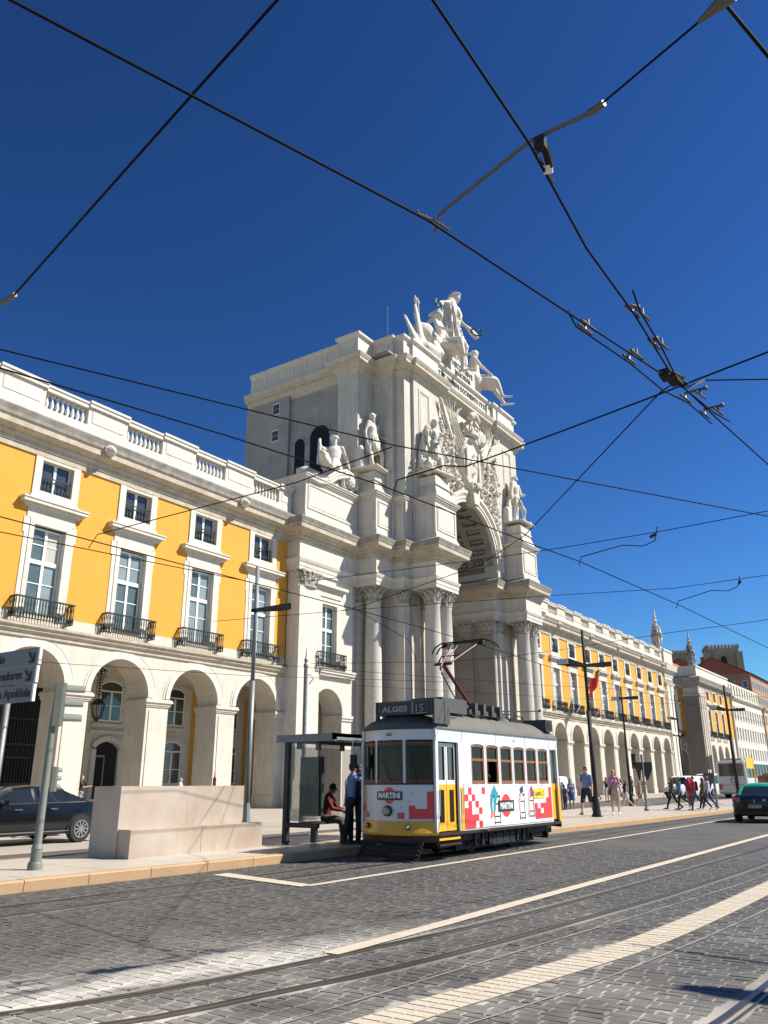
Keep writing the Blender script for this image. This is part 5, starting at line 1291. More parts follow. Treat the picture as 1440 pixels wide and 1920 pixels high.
# road base with a cobble pattern in the material for the part beyond the modelled stones
def road_material():
    m = bpy.data.materials.new('cobbled_road'); m.use_nodes = True; n = m.node_tree.nodes; l = m.node_tree.links; b = n['Principled BSDF']
    geo = n.new('ShaderNodeNewGeometry'); sep = n.new('ShaderNodeSeparateXYZ'); l.new(geo.outputs['Position'], sep.inputs[0])
    cb = n.new('ShaderNodeCombineXYZ'); l.new(sep.outputs[1], cb.inputs[0]); l.new(sep.outputs[0], cb.inputs[1])
    br = n.new('ShaderNodeTexBrick'); br.inputs['Scale'].default_value = 1; br.inputs['Brick Width'].default_value = .2; br.inputs['Row Height'].default_value = .115
    br.inputs['Mortar Size'].default_value = .008; br.inputs['Color1'].default_value = (.080, .075, .068, 1); br.inputs['Color2'].default_value = (.058, .055, .051, 1); br.inputs['Mortar'].default_value = (.09, .085, .075, 1)
    l.new(cb.outputs[0], br.inputs['Vector'])
    ns = n.new('ShaderNodeTexNoise'); ns.inputs['Scale'].default_value = .55; ns.inputs['Detail'].default_value = 9; l.new(geo.outputs['Position'], ns.inputs['Vector'])
    mr = n.new('ShaderNodeMapRange'); mr.inputs[1].default_value = .3; mr.inputs[2].default_value = .7; mr.inputs[3].default_value = .72; mr.inputs[4].default_value = 1.25; l.new(ns.outputs[0], mr.inputs[0])
    mx = n.new('ShaderNodeMix'); mx.data_type = 'RGBA'; mx.blend_type = 'MULTIPLY'; mx.inputs[0].default_value = 1; l.new(br.outputs[0], mx.inputs[6]); l.new(mr.outputs[0], mx.inputs[7])
    l.new(mx.outputs[2], b.inputs['Base Color']); b.inputs['Roughness'].default_value = .75
    bp = n.new('ShaderNodeBump'); bp.inputs['Strength'].default_value = .35; bp.inputs['Distance'].default_value = .01; bp.invert = True; l.new(br.outputs['Fac'], bp.inputs['Height']); l.new(bp.outputs[0], b.inputs['Normal'])
    return m
def stain_mix(m_name, base, dark, lightc, roughv, sand_amt):
    # stone colour per position + pale sand stain lying along the near rail
    m = bpy.data.materials.new(m_name); m.use_nodes = True; n = m.node_tree.nodes; l = m.node_tree.links; b = n['Principled BSDF']
    geo = n.new('ShaderNodeNewGeometry'); sep = n.new('ShaderNodeSeparateXYZ'); l.new(geo.outputs['Position'], sep.inputs[0])
    def noise(s, d, w_=None):
        t = n.new('ShaderNodeTexNoise'); t.inputs['Scale'].default_value = s; t.inputs['Detail'].default_value = d; l.new(geo.outputs['Position'], t.inputs['Vector']); return t.outputs[0]
    def mth(op, a, c=None):
        t = n.new('ShaderNodeMath'); t.operation = op
        for i, q in enumerate((a, c)):
            if q is None: continue
            if isinstance(q, (int, float)): t.inputs[i].default_value = q
            else: l.new(q, t.inputs[i])
        return t.outputs[0]
    def rng(f, a, c, lo=0, hi=1):
        t = n.new('ShaderNodeMapRange'); t.inputs[1].default_value = a; t.inputs[2].default_value = c; t.inputs[3].default_value = lo; t.inputs[4].default_value = hi; l.new(f, t.inputs[0]); return t.outputs[0]
    def mix(f, a, c):
        t = n.new('ShaderNodeMix'); t.data_type = 'RGBA'
        l.new(f, t.inputs[0]) if not isinstance(f, float) else None
        for i, q in ((6, a), (7, c)):
            if isinstance(q, tuple): t.inputs[i].default_value = (*q, 1)
            else: l.new(q, t.inputs[i])
        return t.outputs[2]
    wn = n.new('ShaderNodeTexWhiteNoise'); wn.noise_dimensions = '2D'
    at = n.new('ShaderNodeAttribute'); at.attribute_name = 'tone'
    col = mix(at.outputs['Fac'], base, dark)
    col = mix(rng(noise(1.2, 9), .35, .7, 0, .55), col, dark)
    col = mix(rng(noise(14, 8), .58, .72, 0, .35), col, lightc)
    # sand: distance to the line of the near rail (y = 4.35 + 2.1*exp-like), band X 2..8
    yl = mth('SUBTRACT', 5.02+0.62, mth('MULTIPLY', mth('SUBTRACT', sep.outputs[0], 3.5), .235))
    d = mth('SUBTRACT', sep.outputs[1], yl)
    dn = mth('ADD', d, rng(noise(1.7, 8), .3, .7, -.28, .28))
    s1 = mth('MULTIPLY', rng(dn, -.42, -.05), rng(dn, .75, .1)); s1 = mth('MULTIPLY', s1, rng(sep.outputs[0], 8.2, 5.8)); s1 = mth('MULTIPLY', s1, rng(noise(9, 9), .25, .5, .72, 1.0))
    s2 = mth('MULTIPLY', rng(noise(.9, 7), .42, .62), rng(sep.outputs[0], 11, 4)); s2 = mth('MULTIPLY', s2, .28 if sand_amt < 1 else .8); 
    s2 = mth('MULTIPLY', s2, rng(sep.outputs[1], 7.5, 4.5))
    ss = mth('MINIMUM', mth('MAXIMUM', mth('MULTIPLY', s1, sand_amt), s2), 1.0)
    col = mix(ss, col, (.56, .52, .45))
    l.new(col, b.inputs['Base Color']); b.inputs['Roughness'].default_value = roughv
    bp = n.new('ShaderNodeBump'); bp.inputs['Strength'].default_value = .5; bp.inputs['Distance'].default_value = .006; l.new(noise(45, 6), bp.inputs['Height']); l.new(bp.outputs[0], b.inputs['Normal'])
    return m
cob_m = stain_mix('basalt_cobble', (.088, .082, .073), (.058, .055, .050), (.2, .195, .185), .7, .8)
joint_m = stain_mix('sandy_joints', (.15, .14, .12), (.10, .094, .083), (.34, .32, .28), .95, 1.0)
far_road = road_material()
# base sheets: near one (joint sand) and far one
XN0, XN1 = -3.0, 19.0
sheet('road', [(XN1, -60), (500, -60), (500, 60)]+[(60, 9.1), (40.5, 9.4), (30, 9.65), (23.7, 9.97), (XN1, ky(XN1))][0:0]+[(500, 30), (150, 8.2), (60, 9.1), (40.5, 9.4), (30, 9.65), (23.7, 9.97), (XN1, ky(XN1))], -.004, far_road)
near = sheet('cobbled_road', [(-60, -60), (XN1, -60), (XN1, ky(XN1)), (14.1, 10.62), (6.9, 10.95), (-20, 11.3), (-60, 11.5)], -.0035, joint_m)
# rails
RB1 = [(-6, 12.6), (-1, 8.3), (1.5, 6.6), (3.5, 5.41), (4.7, 5.0), (6.19, 4.72), (8.58, 4.40), (11.9, 4.2), (16.1, 4.05), (21.1, 3.9), (40, 3.5), (90, 2.6)]
RB2 = [(-6, 11.7), (-1, 7.5), (1.5, 5.75), (3.87, 4.52), (4.84, 4.27), (5.89, 4.02), (7.47, 3.8), (10.07, 3.56), (11.88, 3.42), (17.15, 3.2), (40, 2.75), (90, 1.85)]
RA1 = [(-10, 9.35), (5.85, 9.12), (9.98, 8.93), (12.7, 8.87), (20, 8.72), (37.5, 8.45), (90, 7.6)]
RA2 = [(-10, 10.1), (7.03, 9.85), (10.71, 9.66), (14.1, 9.6), (20, 9.42), (37.5, 9.15), (90, 8.3)]
RC1 = [(-4, 2.6), (2, 1.95), (5.85, 1.51), (7.09, 1.44), (10, 1.3), (30, .6), (90, -1.5)]
RC2 = [(-4, 1.9), (2, 1.2), (5.85, .78), (7.09, .7), (10, .55), (30, -.15), (90, -2.2)]
def smooth_path(tab, step=.4, x1=None):
    xs = []; x = tab[0][0]
    while x < (x1 or tab[-1][0]): xs.append(x); x += step if x < 30 else step*8
    def cr(x):
        for i in range(len(tab)-1):
            if tab[i][0] <= x <= tab[i+1][0]: break
        p0 = tab[max(i-1, 0)]; p1 = tab[i]; p2 = tab[i+1]; p3 = tab[min(i+2, len(tab)-1)]
        m1 = (p2[1]-p0[1])/(p2[0]-p0[0]) if i > 0 else (p2[1]-p1[1])/(p2[0]-p1[0]); m2 = (p3[1]-p1[1])/(p3[0]-p1[0]) if i < len(tab)-2 else (p2[1]-p1[1])/(p2[0]-p1[0])
        h = p2[0]-p1[0]; t = (x-p1[0])/h
        return (2*t**3-3*t*t+1)*p1[1]+(t**3-2*t*t+t)*h*m1+(-2*t**3+3*t*t)*p2[1]+(t**3-t*t)*h*m2
    return [(x, cr(x)) for x in xs]
def rail(tab, groove_side=-1):
    p = smooth_path(tab); P = [Vector((x, y)) for x, y in p]; b = MB(); g = MB()
    rows = []
    for k, q in enumerate(P):
        d = (P[min(k+1, len(P)-1)]-P[max(k-1, 0)]).normalized(); nn = Vector((-d.y, d.x)); rows.append((q, nn))
    def strip(mb, o0, o1, z0, z1):
        for (q, nn), (q2, n2) in zip(rows[:-1], rows[1:]):
            a, c_, d, e = q+nn*o0, q+nn*o1, q2+n2*o1, q2+n2*o0
            mb.quad((a.x, a.y, z1), (e.x, e.y, z1), (d.x, d.y, z1), (c_.x, c_.y, z1))
            mb.quad((a.x, a.y, z0), (e.x, e.y, z0), (e.x, e.y, z1), (a.x, a.y, z1)); mb.quad((d.x, d.y, z0), (c_.x, c_.y, z0), (c_.x, c_.y, z1), (d.x, d.y, z1))
    s = groove_side
    strip(b, -.022, .028, -.02, .006)
    a0, a1 = sorted((s*.028+(0 if s < 0 else 0), s*.062)); strip(b, s*.062 if s < 0 else .050, s*.045 if s < 0 else .07, -.02, .005) if False else None
    lo, hi = (.064, .082) if s > 0 else (-.078, -.060)
    strip(b, lo, hi, -.02, .005)
    o = b.build('tram_rail', railm); tag(o, kind='structure')
    lo, hi = (.028, .064) if s > 0 else (-.060, -.022)
    strip(g, lo, hi, -.02, -.008); g.build('rail_groove', raild, o)
    return o
for tab, s in ((RB1, -1), (RB2, 1), (RA1, 1), (RA2, -1), (RC1, -1), (RC2, 1)): rail(tab, s)
rail_tabs = [smooth_path(t, .2) for t in (RB1, RB2, RA1, RA2, RC1, RC2)]
# cobbles
L2 = [(-10, 5.3), (6.5, 4.78), (10.4, 4.76), (15, 4.74), (26, 4.68), (60, 4.4), (120, 4)]
L3 = [(-10, 3.9), (4.6, 3.24), (6.2, 3.0), (8.0, 2.72), (10.5, 2.58), (13.3, 2.5), (40, 1.7), (120, -.6)]
L1 = [(9.85, 8.04), (15, 7.98), (23.5, 7.84), (33.4, 7.86), (60, 7.6), (120, 7.1)]
def yat(path, x):
    i = int((x-path[0][0])/.2); i = max(0, min(len(path)-2, i)); return path[i][1]
cob = []; rnd = random.Random(3)
x = XN0; row = 0
while x < XN1-.12:
    wx = .105*rnd.uniform(.92, 1.08); row += 1
    y = -1.2+(.1 if row % 2 else 0)+rnd.uniform(-.02, .02)
    ymax = ky(x)-.03
    while y < ymax:
        ly = .19*rnd.uniform(.82, 1.15); y2 = min(y+ly, ymax)
        ok = y2-y > .05
        if ok: cob.append((x, y, x+wx-.009, y2-.009))
        y = y+ly
    x += wx
def clip_rails(c):
    x0, y0, x1, y1 = c; out = [(y0, y1)]
    for p in rail_tabs:
        yr = yat(p, (x0+x1)/2); lo, hi = yr-.10, yr+.10; new = []
        for a, b in out:
            if b <= lo or a >= hi: new.append((a, b))
            else:
                if a < lo-.03: new.append((a, lo))
                if b > hi+.03: new.append((hi, b))
        out = new
    return [(x0, a, x1, b) for a, b in out]
cob = [q for c in cob for q in clip_rails(c)]
l3p = smooth_path(L3, .2); l2p = smooth_path(L2, .2)
def in_l3(c): ym = (c[1]+c[3])/2; yy = yat(l3p, (c[0]+c[2])/2); return abs(ym-yy) < .175
cob = [c for c in cob if not in_l3(c)]
def vis_size(c):
    p = Vector(((c[0]+c[2])/2, (c[1]+c[3])/2, 0))-cam.matrix_world.translation; d = p.dot(Fv)
    if d < 1: return -1
    u, v = 1512*p.dot(R2)/d, -1512*p.dot(U2)/d
    if abs(u) > 715 or abs(v) > 955: return 0
    return 1/d
order = sorted(cob, key=lambda c: -vis_size(c)); near_c = order[:300]; rest = order[300:]
def cobble_into(b, c, tones, z=0):
    x0, y0, x1, y1 = c; e = .006; h = rnd.uniform(-.0025, .0025); i = len(b.v)
    j = lambda: rnd.uniform(-.004, .004)
    b.v += [(x0, y0, -.006), (x1, y0, -.006), (x1, y1, -.006), (x0, y1, -.006), (x0+e+j(), y0+e+j(), h+j()*.4), (x1-e+j(), y0+e+j(), h+j()*.4), (x1-e+j(), y1-e+j(), h+j()*.4), (x0+e+j(), y1-e+j(), h+j()*.4)]
    for q in ((4, 5, 6, 7), (0, 1, 5, 4), (1, 2, 6, 5), (2, 3, 7, 6), (3, 0, 4, 7)): b.f.append(tuple(i+k for k in q))
    t = rnd.random()**1.4*.75; tones += [t]*8
def set_tone(me, tones):
    a = me.attributes.new('tone', 'FLOAT', 'POINT'); a.data.foreach_set('value', tones[:len(me.vertices)])
b = MB(); tn = []
for c in rest: cobble_into(b, c, tn)
o = b.build('cobbles', cob_m, near); set_tone(o.data, tn); o['kind'] = 'stuff'
for c in near_c:
    b = MB(); tn = []; cx, cy = (c[0]+c[2])/2, (c[1]+c[3])/2; cobble_into(b, c, tn); o = b.build('cobble', cob_m, near, world=False)
    for v in o.data.vertices: v.co.x -= cx; v.co.y -= cy
    o.location = (cx, cy, 0); set_tone(o.data, tn)
# pale double row of setts forming the wide line
line3 = MB(); tn = []
sett = []
x = XN0
while x < 60:
    wx = .115 if x < 25 else 1.2; yy = lerp_tab(l3p, x); dy = (lerp_tab(l3p, x+wx)-lerp_tab(l3p, x))
    for k in (0, 1):
        a = yy-.16+k*.165; sett.append((x, a, x+wx-.01, a+.152, dy))
    x += wx
sett.sort(key=lambda c: -vis_size(c[:4]))
l3o = thing('pale_sett_line', (8, 2.7, 0), None, None); l3o['kind'] = 'structure'
_p = smooth_path(L3, .3); _b = MB()
for (xa, ya), (xb, yb) in zip(_p[:-1], _p[1:]): _b.quad((xa, ya-.172, .0034), (xb, yb-.172, .0034), (xb, yb+.172, .0034), (xa, ya+.172, .0034))
_b.build('setts_bed', mat('pale_sett_bed', (.36, .31, .24), .9, var=.4, scale=5), l3o)
def sett_mesh(b, c):
    x0, y0, x1, y1, dy = c; i = len(b.v); e = .004; h = rnd.uniform(.0055, .008)
    b.v += [(x0, y0, -.012), (x1, y0+dy, -.012), (x1, y1+dy, -.012), (x0, y1, -.012), (x0+e, y0+e, h), (x1-e, y0+e+dy, h), (x1-e, y1-e+dy, h), (x0+e, y1-e, h)]
    for q in ((4, 5, 6, 7), (0, 1, 5, 4), (1, 2, 6, 5), (2, 3, 7, 6), (3, 0, 4, 7)): b.f.append(tuple(i+k for k in q))
for c in sett[:160]:
    b = MB(); sett_mesh(b, c); b.build('pale_sett', paint, l3o)
b = MB()
for c in sett[160:]: sett_mesh(b, c)
o = b.build('pale_setts', paint, l3o); o['kind'] = 'stuff'
def line(tab, hw, name='lane_line', z=.0075, x0=None):
    p = smooth_path(tab, .3); b = MB()
    for (xa, ya), (xb, yb) in zip(p[:-1], p[1:]):
        if x0 and xa < x0: continue
        wob = hw+rnd.uniform(-.006, .006); b.quad((xa, ya-wob, z), (xb, yb-hw, z), (xb, yb+hw, z), (xa, ya+wob, z))
    return tag(b.build(name, paint), kind='structure')
line(L2, .09, x0=6.0); line(L1, .07)
b = MB(); b.quad((9.72, 8.04, .0095), (9.98, 8.04, .0095), (10.5, 10.25, .0095), (10.15, 10.25, .0095)); tag(b.build('stop_line', paint), kind='structure')
# thin pale joint lines left by old paving seams
seam = mat('pale_mortar_seam', (.30, .29, .26), .9, var=.5, scale=8)
for tab in ([(4, 3.75), (7.47, 3.45), (10, 3.2), (14.5, 2.85), (30, 2.5)], [(4, 3.0), (5.4, 2.68), (7.2, 2.42), (11.2, 2.12), (20, 1.8)]):
    p = smooth_path(tab, .25); b = MB()
    for (xa, ya), (xb, yb) in zip(p[:-1], p[1:]): w_ = rnd.uniform(.004, .013); b.quad((xa, ya-w_, .006), (xb, yb-w_, .006), (xb, yb+w_, .006), (xa, ya+w_, .006))
    tag(b.build('mortar_seam', seam), kind='structure')
# ---- island with kerb stones
xs = [-20, -5, 3, 6.9, 10, 14.1, 18, 23.7, 30, 40.5, 47.0]
back = lambda x: lerp_tab([(-20, 14.2), (12, 14.3), (25, 14.5), (38, 16.0), (47, 16.6), (60, 16.6)], x)
ib = MB(); ib.prism([(x, ky(x)+.18) for x in xs]+[(x, back(x)) for x in reversed(xs)], -.03, .13)
isl = tag(ib.build('traffic_island', isl_m), kind='structure')
sl = MB(); x = 4.0
while x < 46:
    yy = ky(x)+.2; k = 0
    while yy < back(x)-.5:
        sl.box(x, yy, .13, x+.69, yy+.69, .1345+rnd.uniform(0, .002)); yy += .7; k += 1
    x += .7
sl.build('paving_slab_field', isl_m, isl)['kind'] = 'stuff'
x = -4.0
while x < 46.9:
    ln = rnd.uniform(1.0, 1.25); x2 = min(x+ln, 46.95); b = MB()
    y0, y1 = ky(x), ky(x2-.012); h = .15+rnd.uniform(-.002, .002)
    i = 0; b.v = [(x, y0+.012, -.03), (x2-.012, y1+.012, -.03), (x2-.012, y1+.2, -.03), (x, y0+.2, -.03), (x, y0, h-.02), (x2-.012, y1, h-.02), (x2-.012, y1+.2, h), (x, y0+.2, h), (x, y0+.02, h), (x2-.012, y1+.02, h)]
    b.f = [(0, 1, 5, 4), (4, 5, 9, 8), (8, 9, 6, 7), (1, 2, 6, 9, 5), (3, 0, 4, 8, 7), (2, 3, 7, 6)]
    b.build('kerb_stone', kerb_m, isl); x = x2
b = MB()
for xa, xb in zip(xs[:-1], xs[1:]): b.quad((xa, back(xa)+.001, 0), (xb, back(xb)+.001, 0), (xb, back(xb)-.05, .15), (xa, back(xa)-.05, .15))
b.build('back_kerb', kerb_m, isl)
# service road behind the island
sheet('service_road', [(-40, 14.0), (12, 14.1), (25, 14.3), (38, 15.8), (60, 16.4), (300, 16.4), (300, 23.6), (62, 23.7), (46, 21.5), (36, 17.8), (25, 16.9), (-40, 16.6)], -.002, asph)
sheet('parking_strip', [(-40, 16.6), (25, 16.9), (36, 17.8), (46, 21.5), (62, 23.7), (300, 23.6), (300, 24.8), (58, 24.9), (44, 23.6), (34, 22.2), (-40, 21.8)], -.001, pave)
sheet('lane_line', [(-20, 16.62), (25, 16.9), (25, 17.0), (-20, 16.72)], .004, paint)
pv = MB(); pv.prism([(-40, 21.8), (34, 22.2), (44, 23.6), (58, 24.9), (300, 24.8), (300, 60), (-40, 60)], -.03, .12)
tag(pv.build('pavement', pave), kind='structure')
sheet('square', [(300, 8), (300, 16.4), (60, 16.4), (47, 16.6), (47, 9.3), (60, 9.1), (150, 8.2)], .0, pave)
# ------------------------------------------------------------------ overhead wires
def wire(name, r, pts, label, cat='wire', m=wire_m, group=None, sub=True):
    P = [Vector(p) for p in pts]
    b = MB(); b.tube(P, r, 6); o = b.build(name, m, smooth=True); return tag(o, label, cat, group)
wire('contact_wire', .009, [(1.289, 3.362, 5.2), (1.476, 3.294, 5.2), (2.487, 2.963, 5.2), (4.131, 2.425, 5.2), (5.801, 2.064, 5.2), (7.442, 1.705, 5.2)], 'contact wire running from the top left corner down to the wire junction')
wire('contact_wire', .009, [(2.426, 1.508, 5.2), (2.696, 1.513, 5.2), (3.857, 1.517, 5.2), (5.091, 1.605, 5.2), (6.194, 1.596, 5.2), (7.437, 1.636, 5.2)], 'contact wire dropping steeply from the top edge past the white insulator to the junction')
wire('contact_wire', .009, [(7.538, 1.644, 5.2), (8.878, 1.501, 5.2), (10.508, 1.31, 5.2), (12.118, 1.157, 5.2), (20, .7, 5.2)], 'contact wire leaving the junction towards the lower right edge')
wire('frog_runner', .008, [(5.904, 2.078, 5.26), (6.055, 2.07, 5.18), (6.957, 1.894, 5.18), (7.719, 1.797, 5.18), (8.153, 1.662, 5.18), (8.854, 1.583, 5.18)], 'short curved runner wire below the left contact wire at the junction')
wire('frog_runner', .008, [(5.918, 1.518, 5.26), (6.138, 1.534, 5.18), (6.83, 1.556, 5.18), (7.699, 1.622, 5.18), (8.584, 1.492, 5.18), (8.892, 1.405, 5.18)], 'short runner wire right of the steep contact wire at the junction')
wire('span_wire', .012, [(3.023, 2.735, 6.6), (3.31, 4.077, 6.6), (4.131, 7.834, 6.6)], 'thick span wire crossing the upper left sky from the top edge to the left edge')
b = MB(); b.tube([(4.125, 7.78, 6.6), (4.131, 7.95, 6.6), (4.13, 8.1, 6.6)], .028, 8); b.tube([(4.13, 8.08, 6.6), (4.0, 9.2, 6.6)], .016, 6); tag(b.build('wire_clamp', wire_b), 'bronze clamp ending the span wire at the left edge', 'clamp')
t = thing('steady_arm', (4.0, 1.3, 5.35), 'long jointed steady arm with a white insulator between two contact wires in the upper sky', 'steady arm')
b = MB(); b.tube([(4.343, 2.482, 5.25), (4.282, 2.414, 5.33), (4.262, 2.321, 5.35), (4.014, 1.561, 5.35), (4.011, 1.146, 5.35)], .013, 6); b.build('arm', wire_b, t)
b = MB(); b.tube([(4.011, 1.146, 5.35), (3.998, 1.114, 5.35), (3.698, .331, 5.35)], .007, 6); b.build('pull_wire', wire_m, t)
b = MB(); b.tube([(4.012, 1.17, 5.35), (4.005, 1.12, 5.35), (3.985, 1.06, 5.35)], .022, 8); b.build('clevis', wire_b, t)
b = MB(); b.tube([(3.74, .44, 5.35), (3.70, .34, 5.35), (3.67, .25, 5.36)], [.012, .03, .045], 8); b.build('clevis', wire_b, t)
b = MB(); b.obox((4.02, 1.50, 5.30), (.05, .07, .09)); b.tube([(4.02, 1.5, 5.34), (4.10, 1.49, 5.28), (4.17, 1.50, 5.22)], .028, 7); b.build('hanger', blackint, t)
b = MB(); b.tube([(4.15, 1.51, 5.235), (4.19, 1.525, 5.20)], .032, 10); b.build('insulator', mat('white_insulator', (.6, .58, .5), .3), t)
def clampbar(p, d, ln=.22):
    b = MB(); p = Vector(p); d = Vector(d).normalized()
    b.tube([p-d*ln/2+Vector((0, 0, .01)), p+Vector((0, 0, .025)), p+d*ln/2+Vector((0, 0, .01))], .008, 6)
    for k in range(5): q = p-d*ln/2+d*ln*k/4; b.ball((q.x, q.y, q.z+.03), .011, 6, 4)
    return b
clampbar((4.2, 2.41, 5.21), (1.64, -.54, 0), .3).build('wire_clip', wire_b, t); clampbar((4.16, 1.535, 5.21), (1, .05, 0), .3).build('wire_clip', wire_b, t)
wire('span_wire', .012, [(3.70, .32, 5.38), (3.954, .307, 5.6), (4.455, .175, 5.6), (4.9, .061, 5.6)], 'blurred thick wire in the top right corner')
wire('span_wire', .009, [(3.718, 7.79, 5.8), (3.99, 7.648, 5.8), (8.54, 5.613, 5.8), (11.338, 4.015, 5.8), (14.875, 1.969, 5.8), (15.819, 1.421, 5.8)], 'long wire from the left edge across the arch statues to the right edge')
wire('contact_wire', .009, [(3.371, 7.008, 5.2), (3.647, 6.934, 5.2), (6.001, 6.288, 5.2), (8.406, 5.745, 5.2), (12.394, 5.233, 5.2), (13.686, 5.026, 5.2), (18.483, 4.599, 5.2), (26.566, 4.101, 5.2), (40, 3.3, 5.2)], 'wire skimming the left roof parapet and running down to the right edge')
wire('steady_arm', .008, [(8.284, 11.844, 5.3), (8.065, 11.322, 5.4), (8.076, 6.97, 5.4), (7.787, 5.158, 5.4)], 'thin steady arm in front of the left yellow wall', 'steady arm')
wire('steady_arm', .010, [(9.466, 6.257, 5.5), (9.24, 6.031, 5.6), (9.142, 5.182, 5.6), (9.344, 4.963, 5.6), (8.967, 3.324, 5.6), (8.63, 1.989, 5.6), (8.324, .852, 5.6), (8.244, .541, 5.6)], 'cranked arm and pull wire before the coat of arms, rising to the right', 'steady arm')
wire('span_wire', .008, [(8.459, 1.719, 5.5), (8.573, 1.577, 5.6), (8.966, .964, 5.6), (9.167, .673, 5.6)], 'nearly level wire from the junction to the right edge')
b = MB(); b.tube([(8.52, 1.67, 5.54), (8.59, 1.55, 5.6)], .018, 7); tag(b.build('turnbuckle', mat('pale_metal', (.5, .5, .48), .4, metal=.6)), 'pale turnbuckle just right of the wire junction', 'turnbuckle')
wire('span_wire', .008, [(8.36, 1.70, 5.6), (8.60, 2.03, 5.6), (12.881, 5.689, 5.6), (14.249, 7.313, 5.6), (16.066, 11.473, 5.6), (16.296, 12.394, 5.6)], 'diagonal wire dropping from the junction towards the arch columns')
wire('span_wire', .008, [(15.109, 12.845, 6.2), (15.298, 12.382, 6.2), (15.936, 7.557, 6.2), (16.024, 6.155, 6.2), (16.033, 4.109, 6.2), (15.881, 2.088, 6.2), (15.82, 1.535, 6.2)], 'span wire crossing the arch at cornice height with a hanging registration arm')
wire('span_wire', .008, [(17.629, 18.411, 6.2), (18.735, 13.741, 6.2), (20.414, 7.946, 6.2), (21.335, 5.329, 6.2), (21.214, 3.021, 6.2), (21.146, 2.299, 6.2)], 'span wire crossing just below the column capitals')
wire('span_wire', .008, [(24.45, 20.039, 5.8), (26.992, 15.769, 5.8), (27.37, 13.111, 5.8), (26.853, 10.605, 5.8), (25.687, 6.788, 5.8), (25.269, 4.19, 5.8), (24.848, 2.89, 5.8)], 'lowest span wire crossing behind the pantograph to the right edge')
wire('steady_arm', .01, [(16.567, 6.084, 5.9), (16.263, 5.904, 6.0), (15.886, 4.868, 6.0), (16.197, 4.56, 6.0), (15.953, 4.236, 6.0), (15.364, 4.0, 6.1)], 'upper hanging registration arm against the sky right of the arch', 'steady arm')
wire('steady_arm', .01, [(22.509, 5.618, 5.9), (22.059, 5.425, 6.0), (21.245, 4.383, 6.0), (21.553, 4.052, 6.0), (21.192, 3.747, 6.0), (20.515, 3.547, 6.1)], 'lower hanging registration arm against the sky above the right wing', 'steady arm')
for q in (((15.7, 4.25, 6.02), (15.62, 4.1, 6.04)), ((20.95, 3.66, 6.02), (20.8, 3.6, 6.04))):
    b = MB(); b.tube(q, .03, 7); tag(b.build('insulator', poledark), 'small dark insulator on the %s registration arm' % ('upper' if q[0][0] < 18 else 'lower'), 'insulator')
wire('contact_wire', .008, [(2, 9.3, 4.50), (4.748, 9.2, 4.52), (9.505, 9.2, 4.576), (12.543, 9.2, 4.62), (16.6, 9.2, 4.63), (23.136, 9.15, 4.5), (40, 8.9, 4.5), (80, 8.0, 4.5)], 'contact wire of the tram track, passing low over the tram')
wire('span_wire', .007, [(0, 11, 4.6), (5.569, 9.9, 4.56), (10.229, 9.9, 4.82), (13.497, 9.9, 4.87), (15.583, 9.9, 4.5), (15.9, 9.9, 4.05)], 'thin wire meeting the tram contact wire from the left edge')
for k, (a, c_, z) in enumerate((((12, 21), (24, 13.5), 4.6), ((19, 20), (44, 7), 5.3), ((30, 22), (60, 5), 5.6))):
    wire('span_wire', .007, [(a[0], a[1], z), ((a[0]+c_[0])/2, (a[1]+c_[1])/2, z-.12), (c_[0], c_[1], z)], 'thin low span wire sagging behind the tram, %s of three' % ('nearest', 'middle', 'farthest')[k], group='thin low span wires behind the tram')
wire('dropper_wire', .012, [(24.9, 3.0, 5.75), (24.3, 2.9, 4.9), (24.4, 2.95, 4.55)], 'short kinked wire hanging down at the right edge')
# junction assembly
t = thing('wire_junction', (7.6, 1.66, 5.2), 'cluster of clamps and a black frog plate where the overhead contact wires meet', 'wire junction')
b = MB(); b.obox((7.6, 1.66, 5.21), (.24, .10, .04), rz=-.1); b.obox((7.72, 1.62, 5.22), (.16, .05, .05), rz=-.1); b.tube([(7.5, 1.74, 5.22), (7.7, 1.62, 5.23), (7.8, 1.57, 5.22)], .02, 6); b.tube([(7.48, 1.62, 5.21), (7.66, 1.70, 5.22)], .018, 6); b.obox((7.5, 1.7, 5.23), (.16, .1, .07)); b.tube([(7.45, 1.68, 5.25), (7.72, 1.6, 5.26)], .03, 7); b.build('frog_plate', blackint, t)
def hanger(p1, p2, extra):
    b = MB(); p1, p2 = Vector(p1), Vector(p2); up = Vector((0, 0, .07)); e = (p2-p1).normalized()*extra
    b.tube([p1+Vector((0, 0, .01)), p1+up, p2+up+e], .014, 6); b.tube([p2+Vector((0, 0, .01)), p2+up], .012, 6); b.ball(tuple(p2+up+e), .026, 7, 5)
    for p in (p1, p2): b.tube([p+Vector((-.12, .02, .01)), p+Vector((.12, -.02, .01))], .013, 6)
    return b
for p1, p2, e in (((6.2, 2.04, 5.2), (6.15, 1.95+.04, 5.2), -.06), ((6.95, 1.89, 5.2), (6.9, 1.80, 5.2), -.05), ((6.15, 1.60, 5.2), (6.25, 1.54, 5.2), -.05), ((6.8, 1.61, 5.2), (6.85, 1.55, 5.2), -.05), ((8.1, 1.67, 5.2), (8.1, 1.52, 5.2), .06), ((8.62, 1.60, 5.2), (8.62, 1.46, 5.2), .05)):
    hanger(p1, p2, e).build('hanger', wire_b, t)
